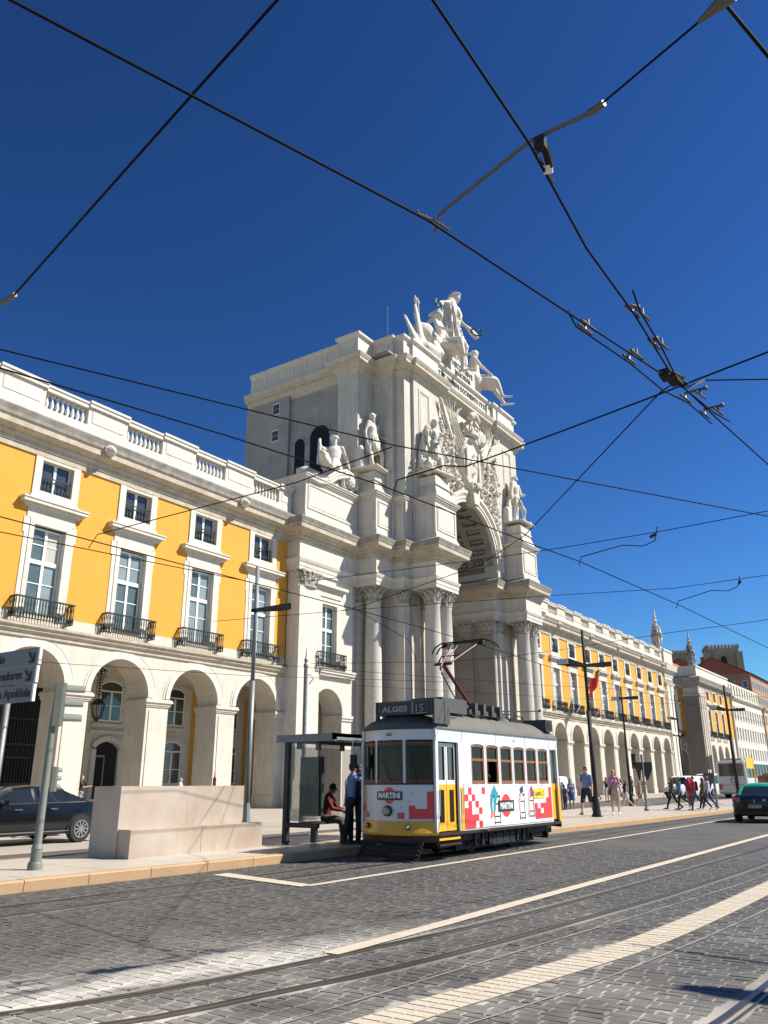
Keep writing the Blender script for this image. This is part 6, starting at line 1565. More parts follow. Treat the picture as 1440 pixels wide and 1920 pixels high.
# ------------------------------------------------------------------ tram
tw = mat('tram_white_paint', (.64, .65, .655), .28, var=.16, scale=2.2, dark=(.50, .50, .48), coat=.3, streak=.05)
ty = mat('tram_yellow_paint', (.80, .41, .010), .25, coat=.5, var=.06)
troof = mat('tram_roof_canvas', (.125, .118, .098), .8, var=.5, scale=2, dark=(.075, .07, .057), bump=.3, dirt=.2)
tmar = mat('tram_maroon_paint', (.035, .009, .008), .45)
tblk = mat('tram_underframe_black', (.010, .009, .009), .75, var=.4, scale=6)
tgrey = mat('tram_roof_box_grey', (.075, .075, .07), .65, var=.3, scale=5)
twood = mat('tram_varnished_wood', (.27, .085, .02), .35, var=.4, scale=14, coat=.3)
tred = mat('advert_red', (.72, .045, .05), .3)
tredd = mat('advert_red_dark', (.55, .03, .035), .3)
tbk = mat('advert_black', (.02, .02, .022), .35)
twh = mat('advert_white', (.78, .79, .8), .3)
tglass = mat('tram_glass', (.008, .008, .007), .03, spec=.35, trans=.0, alpha=.74)
chrome = mat('chrome', (.55, .55, .55), .2, metal=.9)
tint = mat('tram_interior_dark', (.03, .018, .012), .8)
tram = thing('tram', (17.1, 9.2, 0), 'white and yellow vintage tram with red patterned adverts and a grey roof at the stop', 'tram')
YC, HW, XF, XR_ = 9.2, .88, 14.1, 19.95
def fx(y, bulge=.4): t = min(1, abs(y-YC)/HW); return XF-bulge*(1-t**2.4)
def rx_(y, bulge=.4): t = min(1, abs(y-YC)/HW); return XR_+bulge*(1-t**2.4)
ysF = [YC+HW*math.sin(R_(a)) for a in range(90, -91, -6)]       # from far side to near side (front)
def front_strip(mb, z0, z1, ya, yb, off=0, n=10, off2=None):
    o2 = off if off2 is None else off2
    for k in range(n):
        y0, y1 = ya+(yb-ya)*k/n, ya+(yb-ya)*(k+1)/n
        mb.quad((fx(y0)-off, y0, z0), (fx(y1)-off, y1, z0), (fx(y1)-o2, y1, z1), (fx(y0)-o2, y0, z1))
    return mb
def whole_front(mb, z0, z1, off=0, rear=False, o2=None, wide=0):
    o2 = off if o2 is None else o2; f = rx_ if rear else fx; sg = 1 if rear else -1
    for a, c_ in zip(ysF[:-1], ysF[1:]):
        wa, wc = YC+(a-YC)*(1+wide), YC+(c_-YC)*(1+wide)
        q = [(f(a)+sg*off, wa, z0), (f(c_)+sg*off, wc, z0), (f(c_)+sg*o2, wc, z1), (f(a)+sg*o2, wa, z1)]
        mb.quad(*(q if not rear else q[::-1]))
    return mb
yn, yf_ = YC-HW, YC+HW
b = MB()      # body shell
whole_front(b, .71, 1.38); whole_front(b, 2.2, 2.42); whole_front(b, .54, 1.38, rear=True); whole_front(b, 2.2, 2.42, rear=True)
for (ya, yb) in ((yn, yn+.07), (YC-.36, YC-.30), (YC+.30, YC+.36), (yf_-.07, yf_)): front_strip(b, 1.38, 2.2, ya, yb, n=2)
for (ya, yb) in ((yn, yn+.1), (YC-.36, YC-.28), (YC+.28, YC+.36), (yf_-.1, yf_)):
    for k in range(2):
        y0, y1 = ya+(yb-ya)*k/2, ya+(yb-ya)*(k+1)/2; b.quad((rx_(y0), y0, 1.38), (rx_(y1), y1, 1.38), (rx_(y1), y1, 2.2), (rx_(y0), y0, 2.2))
winx = [15.45+.668*k for k in range(6)]; ww_ = .56
for y, s in ((yn, -1), (yf_, 1)):
    b.box(14.02, y, 2.17, 20.0, y-s*.05, 2.42)                       # letterboard
    b.box(14.9, y, .5, 15.06, y-s*.05, 2.17); b.box(15.06, y, .5, 19.45, y-s*.05, 1.37)
    b.box(19.45, y, .5, 19.5, y-s*.05, 2.17); b.box(19.9, y, .5, 19.98, y-s*.05, 2.17); b.box(14.0, y, .52, 14.1, y-s*.05, 2.17)
    b.box(15.06, y, 1.37, winx[0], y-s*.05, 2.17)
    for k in range(6): b.box(winx[k]+ww_, y, 1.37, winx[k+1] if k < 5 else 19.45, y-s*.05, 2.17)
    b.box(15.06, y+s*.012, 1.31, 19.47, y, 1.37)
b.build('body', tw, tram)
b = MB(); b.box(14.2, yn+.08, .5, 19.9, yf_-.08, .56); b.box(14.2, yn+.06, 2.38, 19.9, yf_-.06, 2.4); b.box(15.0, yn+.06, .56, 15.04, yf_-.5, 2.38); b.box(19.5, yn+.5, .56, 19.54, yf_-.06, 2.38)
for k in range(6):
    for y0 in (yn+.12, yf_-.5): b.box(15.5+.668*k, y0, .56, 15.5+.668*k+.35, y0+.38, .95); b.box(15.5+.668*k+.3, y0, .95, 15.5+.668*k+.36, y0+.38, 1.35)
b.build('interior', tint, tram)
# wooden windows
for y, s, side in ((yn, -1, 0), (yf_, 1, 1)):
    for k, x0 in enumerate(winx):
        f = MB(); t = .045; x1 = x0+ww_
        open_ = (k == 1 and side == 0)
        f.box(x0, y-s*.01, 1.38, x0+t, y-s*.045, 2.12); f.box(x1-t, y-s*.01, 1.38, x1, y-s*.045, 2.12)
        f.box(x0+t, y-s*.01, 1.38, x1-t, y-s*.045, 1.44 if not open_ else 1.40); f.box(x0+t, y-s*.012, 1.83, x1-t, y-s*.04, 1.88)
        for q in range(8):
            a, c_ = PI*q/8, PI*(q+1)/8; xm = (x0+x1)/2; hw = ww_/2-.001
            f.quad((xm-hw*math.cos(a), y-s*.01, 2.07+.05*math.sin(a)), (xm-hw*math.cos(c_), y-s*.01, 2.07+.05*math.sin(c_)), (xm-hw*math.cos(c_), y-s*.01, 2.125+.045*math.sin(c_)), (xm-hw*math.cos(a), y-s*.01, 2.125+.045*math.sin(a)))
        fo = f.build('window', twood, tram)
        g = MB(); g.quad((x0+t, y-s*.03, 1.87), (x1-t, y-s*.03, 1.87), (x1-t, y-s*.03, 2.13), (x0+t, y-s*.03, 2.13)); g.build('upper_pane', tglass, fo)
        if not open_: g = MB(); g.quad((x0+t, y-s*.03, 1.42), (x1-t, y-s*.03, 1.42), (x1-t, y-s*.03, 1.84), (x0+t, y-s*.03, 1.84)); g.build('lower_pane', tglass, fo)
        h = MB()
        for q in range(8):
            a, c_ = PI*q/8, PI*(q+1)/8; xm = (x0+x1)/2; hw = ww_/2
            h.quad((xm-hw*math.cos(a), y+s*.004, 2.125+.045*math.sin(a)), (xm-hw*math.cos(c_), y+s*.004, 2.125+.045*math.sin(c_)), (xm-hw*math.cos(c_), y+s*.004, 2.2), (xm-hw*math.cos(a), y+s*.004, 2.2))
        h.build('arched_head', tw, fo)
# front windows
for (ya, yb, nm) in ((YC-.30, YC+.30, 'front_window'), (yn+.07, YC-.36, 'front_window'), (YC+.36, yf_-.07, 'front_window')):
    f = MB(); t = .024
    front_strip(f, 1.40, 1.46, ya, yb, .012, 6); front_strip(f, 2.1, 2.16, ya, yb, .012, 6); front_strip(f, 1.46, 2.1, ya, ya+t, .012, 2); front_strip(f, 1.46, 2.1, yb-t, yb, .012, 2)
    n = 8
    for k in range(n):
        y0, y1 = ya+(yb-ya)*k/n, ya+(yb-ya)*(k+1)/n; z = lambda u: 2.13+.045*math.sin(PI*(u-ya)/(yb-ya))
        f.quad((fx(y0)-.012, y0, z(y0)-.05), (fx(y1)-.012, y1, z(y1)-.05), (fx(y1)-.012, y1, z(y1)), (fx(y0)-.012, y0, z(y0)))
    fo = f.build(nm, mat('dark_varnished_wood', (.12, .04, .014), .4, var=.4, scale=14), tram)
    g = MB()
    for k in range(n):
        y0, y1 = ya+(yb-ya)*k/n, ya+(yb-ya)*(k+1)/n
        g.quad((fx(y0)+.01, y0, 1.40), (fx(y1)+.01, y1, 1.40), (fx(y1)+.01, y1, 2.18), (fx(y0)+.01, y0, 2.18))
    g.build('pane', tglass, fo)
for (ya, yb) in ((YC-.28, YC+.28), (yn+.1, YC-.36), (YC+.36, yf_-.1)):
    g = MB(); g.quad((rx_(ya)-.02, ya, 1.38), (rx_(yb)-.02, yb, 1.38), (rx_(yb)-.02, yb, 2.2), (rx_(ya)-.02, ya, 2.2)); g.build('rear_window', tglass, tram)
# bumper bands
b = MB(); whole_front(b, .50, .71, .06, wide=.02, o2=.012); whole_front(b, .46, .50, .05, wide=.02, o2=.06); b.build('yellow_bumper', ty, tram)
b = MB(); whole_front(b, .34, .46, .03, wide=.01, o2=.05); whole_front(b, .36, .54, .02, rear=True); b.box(14.1, yn+.0, .44, 19.95, yn+.05, .50); b.box(14.1, yf_-.06, .40, 19.95, yf_, .50); b.build('maroon_sill', tmar, tram)
b = MB(); whole_front(b, 1.365, 1.395, .014); whole_front(b, 2.40, 2.43, .03); b.build('dark_rubbing_strip', tmar, tram)
# doors (near side, front)
for y, s in ((yn, -1), (yf_, 1)):
    for x0, x1 in ((14.12, 14.5), (14.52, 14.88)):
        yy = y-s*.07
        d = MB(); d.box(x0, yy, .52, x1, yy-s*.03, 1.37); d.box(x0, yy+s*.006, .52, x1, yy, .62); do = d.build('door_leaf', ty, tram)
        d = MB(); d.box(x0+.1, yy+s*.01, .68, x1-.1, yy, 1.27); d.build('lower_pane', tglass, do)
        d = MB(); 
        for q in ((x0, x0+.05, 1.37, 2.15), (x1-.05, x1, 1.37, 2.15), (x0+.05, x1-.05, 1.37, 1.45), (x0+.05, x1-.05, 2.08, 2.15)): d.box(q[0], yy, q[2], q[1], yy-s*.03, q[3])
        d.build('upper_frame', tw, do)
        d = MB(); d.quad((x0+.05, yy-s*.015, 1.45), (x1-.05, yy-s*.015, 1.45), (x1-.05, yy-s*.015, 2.08), (x0+.05, yy-s*.015, 2.08)); d.build('upper_pane', glass, do)
        d = MB(); d.box(x0+.05, yy+s*.004, 1.45, x0+.08, yy, 2.08); d.box(x1-.08, yy+s*.004, 1.45, x1-.05, yy, 2.08); d.build('red_bead', tmar, do)
    d = MB(); d.box(19.5, y-s*.06, .55, 19.9, y-s*.09, 1.37); do = d.build('rear_door', ty, tram)
    d = MB(); d.box(19.5, y-s*.06, 1.37, 19.9, y-s*.09, 2.15); d.build('pane', glass, do)
    d = MB(); d.box(14.95, y+s*.012, .5, 15.07, y, 1.31); d.build('yellow_door_post', ty, tram)
    d = MB(); d.box(19.86, y+s*.012, .5, 19.99, y, 1.31); d.build('yellow_door_post', ty, tram)
    d = MB(); d.box(14.1, y-s*.02, .36, 14.92, y-s*.14, .40); d.build('door_sill', ty, tram)
# wipers, mirrors, seams, grab rails
b = MB()
for y0, y1 in ((YC-.05, YC+.16), (yn+.3, yn+.42)): b.tube([(fx(y0)-.03, y0, 1.42), (fx(y1)-.03, y1, 1.86)], .008, 4)
b.build('wiper', tblk, tram)
b = MB(); b.tube([(fx(yf_-.05)-.01, yf_-.02, 2.2), (fx(yf_-.05)-.22, yf_+.02, 2.24), (fx(yf_-.05)-.3, yf_+.04, 2.2), (fx(yf_-.05)-.3, yf_+.04, 1.95)], .014, 5); b.build('mirror_arm', tw, tram); b = MB(); b.box(fx(yf_)-.33, yf_-.02, 1.68, fx(yf_)-.28, yf_+.12, 1.95); b.build('mirror', tblk, tram)
seamm = mat('panel_seam', (.16, .16, .16), .6); b = MB()
for x in (15.055, 16.6, 18.1, 19.47): b.box(x-.003, yn-.004, 2.18, x+.003, yn, 2.41)
for x in (15.44,)+tuple(15.45+.668*k-.054 for k in range(1, 6)): b.box(x-.0025, yn-.003, 1.38, x+.0025, yn, 2.17)
b.build('panel_seams', seamm, tram)['kind'] = 'stuff'
b = MB()
for x in (14.98, 14.08): b.tube([(x, yn-.035, .8), (x, yn-.04, 1.3)], .009, 5)
b.build('grab_rail', chrome, tram)
# advert on the side
def decal(mb, x0, x1, z0, z1, off=.008): mb.quad((x0, yn-off, z0), (x1, yn-off, z0), (x1, yn-off, z1), (x0, yn-off, z1))
ad = MB(); decal(ad, 15.08, 19.42, .535, 1.305, .014); ado = ad.build('side_advert', twh, tram)
q = .128; rr = MB(); rd = MB()
cells = [(0, 0), (1, 0), (2, 0), (0, 1), (1, 1), (2, 1), (0, 2), (1, 2), (4, 0), (3, 1), (4, 2), (0, 4), (1, 3), (2, 4), (3, 3), (5, 5), (1, 5), (0, 3), (3, 0)]
for i, j in cells:
    if (i, j) in ((3, 0), (0, 3)): continue
    sq = MB(); decal(sq, 15.08+i*q*1.15, 15.08+(i+1)*q*1.15, .535+j*q, .535+(j+1)*q, .018); sq.build('red_square', tred, ado)
for i, j in ((0, 0), (1, 0), (2, 0), (3, 0), (4, 0), (0, 1), (1, 1), (3, 1), (4, 1), (0, 2), (2, 2), (3, 2), (4, 3), (5, 0), (5, 1), (5, 2), (5, 3), (5, 4), (5, 5), (4, 2)):
    sq = MB(); decal(sq, 18.42+i*.165, 18.42+(i+1)*.165, .60+j*q*.9, .60+(j+1)*q*.9, .018); sq.build('red_square', tred, ado)
for i in range(16): x = 15.2+i*.06+(.03 if i % 2 else 0); decal(rr, x, x+.018, .98+.22*((i*7) % 5)/5, 1.0+.22*((i*7) % 5)/5, .018)
o_ = rr.build('red_dots', tred, ado); o_['kind'] = 'stuff'
def disc_xz(mb, cx, cz, r, off, n=28, sx=1):
    mb.poly([(cx+r*sx*math.cos(2*PI*k/n), yn-off, cz+r*math.sin(2*PI*k/n)) for k in range(n)])
d = MB(); disc_xz(d, 16.93, .93, .235, .020); d.build('red_disc', tred, ado)
d = MB(); decal(d, 16.54, 17.31, .81, 1.035, .024); d.build('black_bar', tbk, ado)
me = text_mesh('MARTINI', .185, twh, .002, .006); w0 = max(v.co.x for v in me.vertices)-min(v.co.x for v in me.vertices); me.transform(Matrix.Diagonal((.60/w0, 1, 1, 1))); me.transform(Matrix.Rotation(PI/2, 4, 'X'))
inst('brand_lettering', me, ado, (16.925-17.1, yn-.03-9.2, .86))
d = MB(); decal(d, 18.40, 19.02, 1.05, 1.27, .026); d.build('yellow_panel', mat('advert_yellow', (.85, .60, .03), .3), ado)
me = text_mesh('carris', .15, mat('advert_brown', (.22, .12, .03), .4), .002, 0); me.transform(Matrix.Rotation(PI/2, 4, 'X')); inst('operator_lettering', me, ado, (18.62-17.1, yn-.03-9.2, 1.11))
d = MB()
for k in range(14):
    a, c_ = 2*PI*k/14, 2*PI*(k+1)/14; P = lambda t, r: (18.90+r*math.cos(t)*1.1, yn-.03, 1.16+r*math.sin(t)); d.quad(P(a, .045), P(a, .06), P(c_, .06), P(c_, .045))
d.build('operator_mark', mat('advert_brown', (.22, .12, .03), .4), ado)
def blob(mb, pts, w_, off):     # flat printed limb: polyline with widths
    for (x0, z0, a), (x1, z1, c_) in zip(pts[:-1], pts[1:]):
        dx, dz = x1-x0, z1-z0; ln = math.hypot(dx, dz) or 1; nx, nz = -dz/ln, dx/ln
        mb.quad((x0+nx*a, yn-off, z0+nz*a), (x0-nx*a, yn-off, z0-nz*a), (x1-nx*c_, yn-off, z1-nz*c_), (x1+nx*c_, yn-off, z1+nz*c_))
tealp = mat('printed_teal', (.03, .28, .34), .4); skinp = mat('printed_skin', (.62, .42, .34), .4); purp = mat('printed_purple', (.32, .03, .2), .4); navyp = mat('printed_navy', (.04, .05, .18), .4); orp = mat('printed_orange', (.8, .14, .03), .4)
d = MB(); blob(d, [(16.45, 1.28, .08), (16.28, 1.16, .075), (16.22, 1.0, .05), (16.25, .78, .035)], 0, .02); blob(d, [(16.5, 1.22, .07), (16.4, 1.05, .06), (16.36, .8, .035)], 0, .021); d.build('printed_legs', tealp, ado, )
d = MB(); blob(d, [(16.25, .80, .03), (16.2, .70, .04)], 0, .021); blob(d, [(16.36, .82, .03), (16.33, .72, .04)], 0, .022); d.build('printed_shoes', orp, ado)
def stool(mb, x, z, s=1):
    for a, c_ in (((x-.11*s, z), (x-.14*s, z-.55*s)), ((x+.11*s, z), (x+.14*s, z-.55*s))): blob(mb, [(a[0], a[1], .012), (c_[0], c_[1], .014)], 0, .019)
    for zz in (.15, .4, .52): blob(mb, [(x-.13*s, z-zz*s, .012), (x+.13*s, z-zz*s, .012)], 0, .0195)
    blob(mb, [(x-.15*s, z, .02), (x+.15*s, z, .02)], 0, .0195)
d = MB(); stool(d, 16.5, 1.12); stool(d, 17.75, 1.14, .95); stool(d, 18.25, 1.14, .9); d.build('printed_stools', tbk, ado)
d = MB(); blob(d, [(17.78, 1.2, .05), (17.6, 1.05, .045), (17.62, .8, .028), (17.66, .66, .02)], 0, .022); blob(d, [(18.2, 1.28, .05), (18.13, 1.05, .04), (18.1, .8, .026), (18.02, .64, .02)], 0, .022); d.build('printed_legs', skinp, ado)
d = MB(); blob(d, [(17.72, 1.3, .09), (17.76, 1.18, .08)], 0, .023); d.build('printed_shorts', navyp, ado)
d = MB(); blob(d, [(18.25, 1.3, .06), (18.3, 1.1, .1)], 0, .023); d.build('printed_skirt', purp, ado)
# front advert (wraps the curved dash)
for (ya, yb, z0, z1) in ((yn+.0, yn+.17, .75, 1.28-.17), (yn+.17, yn+.36, .75, .93), (yn+.07, yn+.17, 1.10, 1.24), (yn+.36, yn+.47, .75, .99), (yn+.56, yn+.70, .75, .86), (YC+.62, YC+.72, .76, .88), (YC+.72, YC+.82, .88, 1.0), (YC+.55, YC+.60, .76, .84)): d = MB(); front_strip(d, z0, z1, ya, yb, .006, 3); d.build('red_square', tred, tram)
for y, z in ((yn+.45, 1.05), (yn+.40, 1.2), (yn+.62, .95), (yn+.3, 1.02)): d = MB(); front_strip(d, z, z+.02, y, y+.02, .006, 1); d.build('red_dot', tred, tram)
d = MB()
for ya in (YC+.68, ): front_strip(d, .74, 1.36, ya, ya+.10, .005, 2)
d.build('yellow_side_patch', ty, tram)
YM = YC-.0
d = MB(); n = 26
pts = [(YM+.135*math.cos(2*PI*k/n), 1.17+.15*math.sin(2*PI*k/n)) for k in range(n)]; d.poly([(fx(y)-.010, y, z) for y, z in pts[::-1]]); d.build('red_disc', tred, tram)
d = MB(); front_strip(d, 1.085, 1.245, YM-.29, YM+.29, .018, 8); fb = d.build('black_bar', tbk, tram)
me = text_mesh('MARTINI', .14, twh, .001, .005); w0 = max(v.co.x for v in me.vertices)-min(v.co.x for v in me.vertices); me.transform(Matrix.Diagonal((.50/w0, 1, 1, 1)))
for v in me.vertices:     # text x -> -Y on the curved front
    yy = YM-v.co.x; zz = 1.125+v.co.y; off = .022+v.co.z; v.co = Vector((fx(yy)-off-17.1, yy-9.2, zz))
inst('brand_lettering', me, fb)
me = text_mesh('582', .085, tbk, .001, .001)
for v in me.vertices: yy = YM+.0-v.co.x*1.15; zz = 2.28+v.co.y; v.co = Vector((fx(yy)-.006-17.1, yy-9.2, zz))
inst('fleet_number', me, tram)
me = text_mesh('582', .08, mat('faint_grey', (.45, .45, .45), .5), .001, 0); me.transform(Matrix.Rotation(PI/2, 4, 'X')); inst('fleet_number', me, tram, (17.5-17.1, yn-.004-9.2, 2.27))
# headlamp and small lamps
lens = mat('lamp_lens', (.35, .36, .34), .1, spec=.9)
RyF = Matrix.Rotation(-PI/2, 4, 'Y')
def lamp_at(y, z, r, nm, m2=lens, xo=0):
    d = MB(); d.lathe([(r*1.15, 0), (r*1.2, .03), (r*1.1, .06), (r*.95, .065)], (0, 0, 0), 18, M_=Matrix.Translation((fx(y)-xo, y, z))@RyF); o = d.build(nm, mat('dark_lamp_ring', (.06, .045, .04), .4, metal=.5), tram, smooth=False)
    d = MB(); d.lathe([(r*.95, .055), (r*.8, .075), (r*.4, .09), (.001, .095)], (0, 0, 0), 18, M_=Matrix.Translation((fx(y)-xo, y, z))@RyF); d.build('lens', m2, o, smooth=True)
lamp_at(YM+.03, .89, .085, 'headlight'); lamp_at(YC-.42, .60, .04, 'marker_light', chrome, .04); lamp_at(YC+.55, .62, .04, 'marker_light', chrome, .04)
# roof dome
b = MB(); K = [1.0, .985, .93, .84, .72, .58, .42, .25, .1]
outline = [(fx(a)-.05, YC+(a-YC)*1.03) for a in ysF]+[(x, yn-.03) for x in (14.6, 15.6, 17.1, 18.6, 19.5)]+[(rx_(a)+.05, YC+(a-YC)*1.03) for a in reversed(ysF)]+[(x, yf_+.03) for x in (19.5, 18.6, 17.1, 15.6, 14.6)]
N_ = len(outline)
for k in K:
    z = 2.42+.42*(1-k**2.3)**.62
    for x, y in outline:
        xx = x+(1-k)*1.75*(1 if x < 17.1 else -1) if (x < 14.6 or x > 19.5) else x
        if 14.6 <= x <= 19.5: xx = 17.1+(x-17.1)*(1-.42*(1-k)*(abs(x-17.1)/2.5))
        b.v.append((xx, YC+(y-YC)*k, z))
for j in range(len(K)-1):
    for i in range(N_): a, c_ = j*N_+i, j*N_+(i+1) % N_; b.f.append((a, c_, c_+N_, a+N_))
b.f.append(tuple((len(K)-1)*N_+i for i in range(N_))); b.f.append(tuple(N_-1-i for i in range(N_)))
b.build('roof', troof, tram, smooth=True, fix=False) if False else b.build('roof', troof, tram, autos=True)
b = MB()
def roofz(y, k0=0): k = min(1, abs(y-YC)/(HW*1.03)); return 2.42+.42*(1-k**2.3)**.62
for ya, yb in ((YC-.80, YC-.34), (YC-.30, YC+.22), (YC+.26, YC+.72)):
    pts = []
    for q in range(9):
        y = ya+(yb-ya)*q/8; pts.append((fx(y)+.06+.03*math.sin(PI*q/8), y, 2.50+.05*math.sin(PI*q/8)+.02))
    b.tube(pts, .012, 5)
b.tube([(14.0, 8.42, 2.5), (14.3, 8.36, 2.6), (14.7, 8.4, 2.66), (15.1, 8.45, 2.68)], .01, 5)
b.build('rain_gutter', tmar, tram)
# roof equipment
def rbox(x0, y0, z0, x1, y1, z1, nm, m=tgrey): b = MB(); b.box(x0, y0, z0, x1, y1, z1); return b.build(nm, m, tram)
b = MB(); b.box(13.9, 8.30, 2.69, 14.28, 9.62, 2.96); b.box(13.9, 9.60, 2.45, 13.98, 9.66, 2.96); b.box(13.9, 8.26, 2.50, 14.3, 8.31, 2.97)
b.prism_xz([(14.28, 2.5), (14.5, 2.5), (14.5, 2.78), (14.28, 2.97)], 8.26, 8.31)
db = b.build('destination_box', tgrey, tram)
d = MB(); d.box(13.893, 8.36, 2.70, 13.9, 9.54, 2.92); d.build('display', tbk, db)
tgl = mat('destination_lettering', (.30, .30, .28), .5)
def ftext(s, size, y, z, w_):
    me = text_mesh(s, size, tgl, .001, .0065 if s == 'ALGES' else .0); x0 = min(v.co.x for v in me.vertices); w0 = max(v.co.x for v in me.vertices)-x0
    for v in me.vertices: v.co = Vector((13.888-17.1-v.co.z, y-(v.co.x-x0)*w_/w0-9.2, z+v.co.y))
    inst('destination_lettering', me, db)
ftext('ALGES', .15, 9.50, 2.755, .62); ftext('15', .2, 8.68, 2.74, .17)
d = MB(); d.box(13.89, 8.75, 2.70, 13.899, 8.78, 2.92); d.box(13.89, 8.70, 2.70, 13.896, 8.43, 2.715); d.build('divider', tgl, db)
rbox(14.7, 8.55, 2.78, 15.75, 9.3, 3.08, 'resistor_box')
b = MB(); b.box(16.1, 8.6, 2.78, 16.3, 9.7, 2.86); b.box(17.3, 8.6, 2.78, 17.5, 9.7, 2.86); b.box(16.0, 8.62, 2.82, 17.7, 8.68, 2.92); b.box(16.0, 9.62, 2.82, 17.7, 9.68, 2.92)
for x in (16.2, 16.6, 17.0, 17.4): b.box(x-.06, 8.55, 2.84, x+.06, 8.72, 3.06); b.box(x-.06, 9.58, 2.84, x+.06, 9.75, 3.06)
b.tube([(16.1, 8.9, 3.0), (17.3, 8.9, 3.0)], .04, 8); b.tube([(16.3, 9.4, 3.02), (17.2, 9.4, 3.02)], .05, 8); b.build('pantograph_base', tgrey, tram)
rbox(18.3, 8.75, 2.74, 19.0, 9.6, 2.86, 'roof_box', blackint)
b = MB(); b.ball((15.55, 8.75, 2.76), .2, 10, 6, (1.2, .8, .55)); b.build('roof_vent', troof, tram, smooth=True)
b = MB(); b.ball((18.0, 8.8, 2.76), .18, 10, 6, (1.2, .8, .5)); b.build('roof_vent', troof, tram, smooth=True)
b = MB(); b.box(19.35, 8.30, 2.60, 19.75, 9.9, 2.88); db2 = b.build('rear_destination_box', tgrey, tram); d = MB(); d.box(19.42, 8.285, 2.64, 19.7, 8.30, 2.84); d.build('box_opening', blackint, db2)
# trolley pole lying along the roof and coils
b = MB(); b.tube([(16.7, 9.2, 2.95), (19.3, 8.9, 3.1), (20.1, 8.8, 3.16)], .018, 6); b.ball((20.15, 8.79, 3.17), .04, 7, 5); b.tube([(20.05, 8.8, 3.15), (20.0, 8.85, 2.4)], .005, 4)
for k in range(6): b.tube([(17.9+k*.22, 8.95, 2.82), (17.95+k*.22, 9.0, 2.95), (18.0+k*.22, 9.05, 2.82)], .012, 4)
b.tube([(17.8, 8.9, 2.97), (18.8, 8.9, 2.99), (19.3, 8.9, 2.95), (19.35, 8.9, 2.8)], .015, 5); b.build('trolley_pole', tblk, tram)
# pantograph
pm = mat('pantograph_maroon', (.10, .012, .02), .5)
b = MB(); b.tube([(17.25, 9.2, 3.02), (15.92, 9.2, 3.92)], .042, 8); b.tube([(17.35, 9.2, 3.04), (17.0, 9.2, 3.02), (16.75, 9.2, 3.04)], .05, 8); b.build('lower_arm', pm, tram)
b = MB(); b.tube([(15.92, 8.98, 3.94), (15.92, 9.42, 3.94)], .035, 8); b.tube([(15.92, 9.2, 3.94), (15.78, 9.2, 3.82), (15.86, 9.2, 3.7)], .03, 7)
b.tube([(15.92, 9.05, 3.94), (16.95, 8.75, 4.55)], .022, 6); b.tube([(15.92, 9.35, 3.94), (16.95, 9.65, 4.55)], .022, 6); b.tube([(15.8, 9.2, 3.88), (16.3, 9.2, 4.38)], .018, 6)
b.tube([(16.3, 8.95, 4.17), (16.3, 9.45, 4.17)], .016, 6); b.tube([(16.0, 9.1, 3.98), (16.15, 9.1, 4.2), (16.5, 9.15, 4.42)], .014, 5); b.build('upper_arm', pm, tram)
b = MB(); b.tube([(16.55, 9.2, 3.1), (15.86, 9.2, 3.7)], .016, 6); b.build('control_rod', tblk, tram)
for x in (16.86, 17.06):
    b = MB(); b.tube([(x, 8.35, 4.38), (x, 8.45, 4.5), (x, 8.62, 4.58), (x, 9.78, 4.58), (x, 9.95, 4.5), (x, 10.05, 4.36)], .018, 6); b.build('collector_bow', tblk, tram)
b = MB(); b.tube([(16.86, 8.7, 4.56), (17.06, 8.7, 4.56)], .02, 6); b.tube([(16.86, 9.7, 4.56), (17.06, 9.7, 4.56)], .02, 6); b.box(16.82, 8.66, 4.46, 17.1, 8.78, 4.55); b.box(16.82, 9.6, 4.46, 17.1, 9.74, 4.55); b.build('bow_suspension', tblk, tram)
# underframe
b = MB(); b.box(14.3, 8.48, .30, 19.7, 9.92, .5); b.box(15.2, 8.6, .12, 18.9, 9.8, .32); b.box(15.6, 8.55, .2, 18.4, 8.65, .42); b.box(15.6, 9.75, .2, 18.4, 9.85, .42); b.box(16.5, 8.45, .16, 17.6, 9.8, .36); b.box(18.6, 8.5, .2, 19.2, 9.8, .36); b.box(14.4, 8.55, .2, 14.9, 9.85, .36)
for x in (15.75, 16.25, 17.8, 18.3): b.tube([(x, 8.5, .25), (x, 8.5, .42)], .05, 7)
for k in range(8): b.box(15.7+k*.33, 8.44, .18, 15.78+k*.33, 8.5, .4)
b.build('underframe', tblk, tram)
b = MB(); b.box(14.12, 8.33, .26, 14.95, 8.42, .30); b.box(14.15, 8.40, .3, 14.2, 8.5, .5); b.build('boarding_step', tmar, tram)
for x in (16.1, 18.05):
    for y in (8.80, 9.58):
        b = MB(); b.lathe([(.05, -.05), (.24, -.05), (.27, -.03), (.25, .0), (.24, .05), (.05, .05)], (0, 0, 0), 18, M_=Matrix.Translation((x, y, .255))@Matrix.Rotation(PI/2, 4, 'X')); b.build('wheel', tblk, tram)
# lifeguard / cowcatcher slats
cw = MB()
for k in range(4):
    z = .07+k*.075; xo = 13.62+.05*k
    cw.box(xo, 8.5, z, xo+.025, 9.9, z+.062)
for yy in (8.6, 9.2, 9.84): cw.prism_xz([(13.62, .05), (13.7, .05), (13.95, .38), (13.85, .38)], yy, yy+.025)
cw.build('lifeguard_slats', tblk, tram)
b = MB()
for x in (20.3,): 
    b.box(20.05, 8.75, .1, 20.12, 9.65, .3)
b.box(19.9, 8.7, .22, 20.2, 9.7, .4); b.build('rear_lifeguard', tblk, tram)
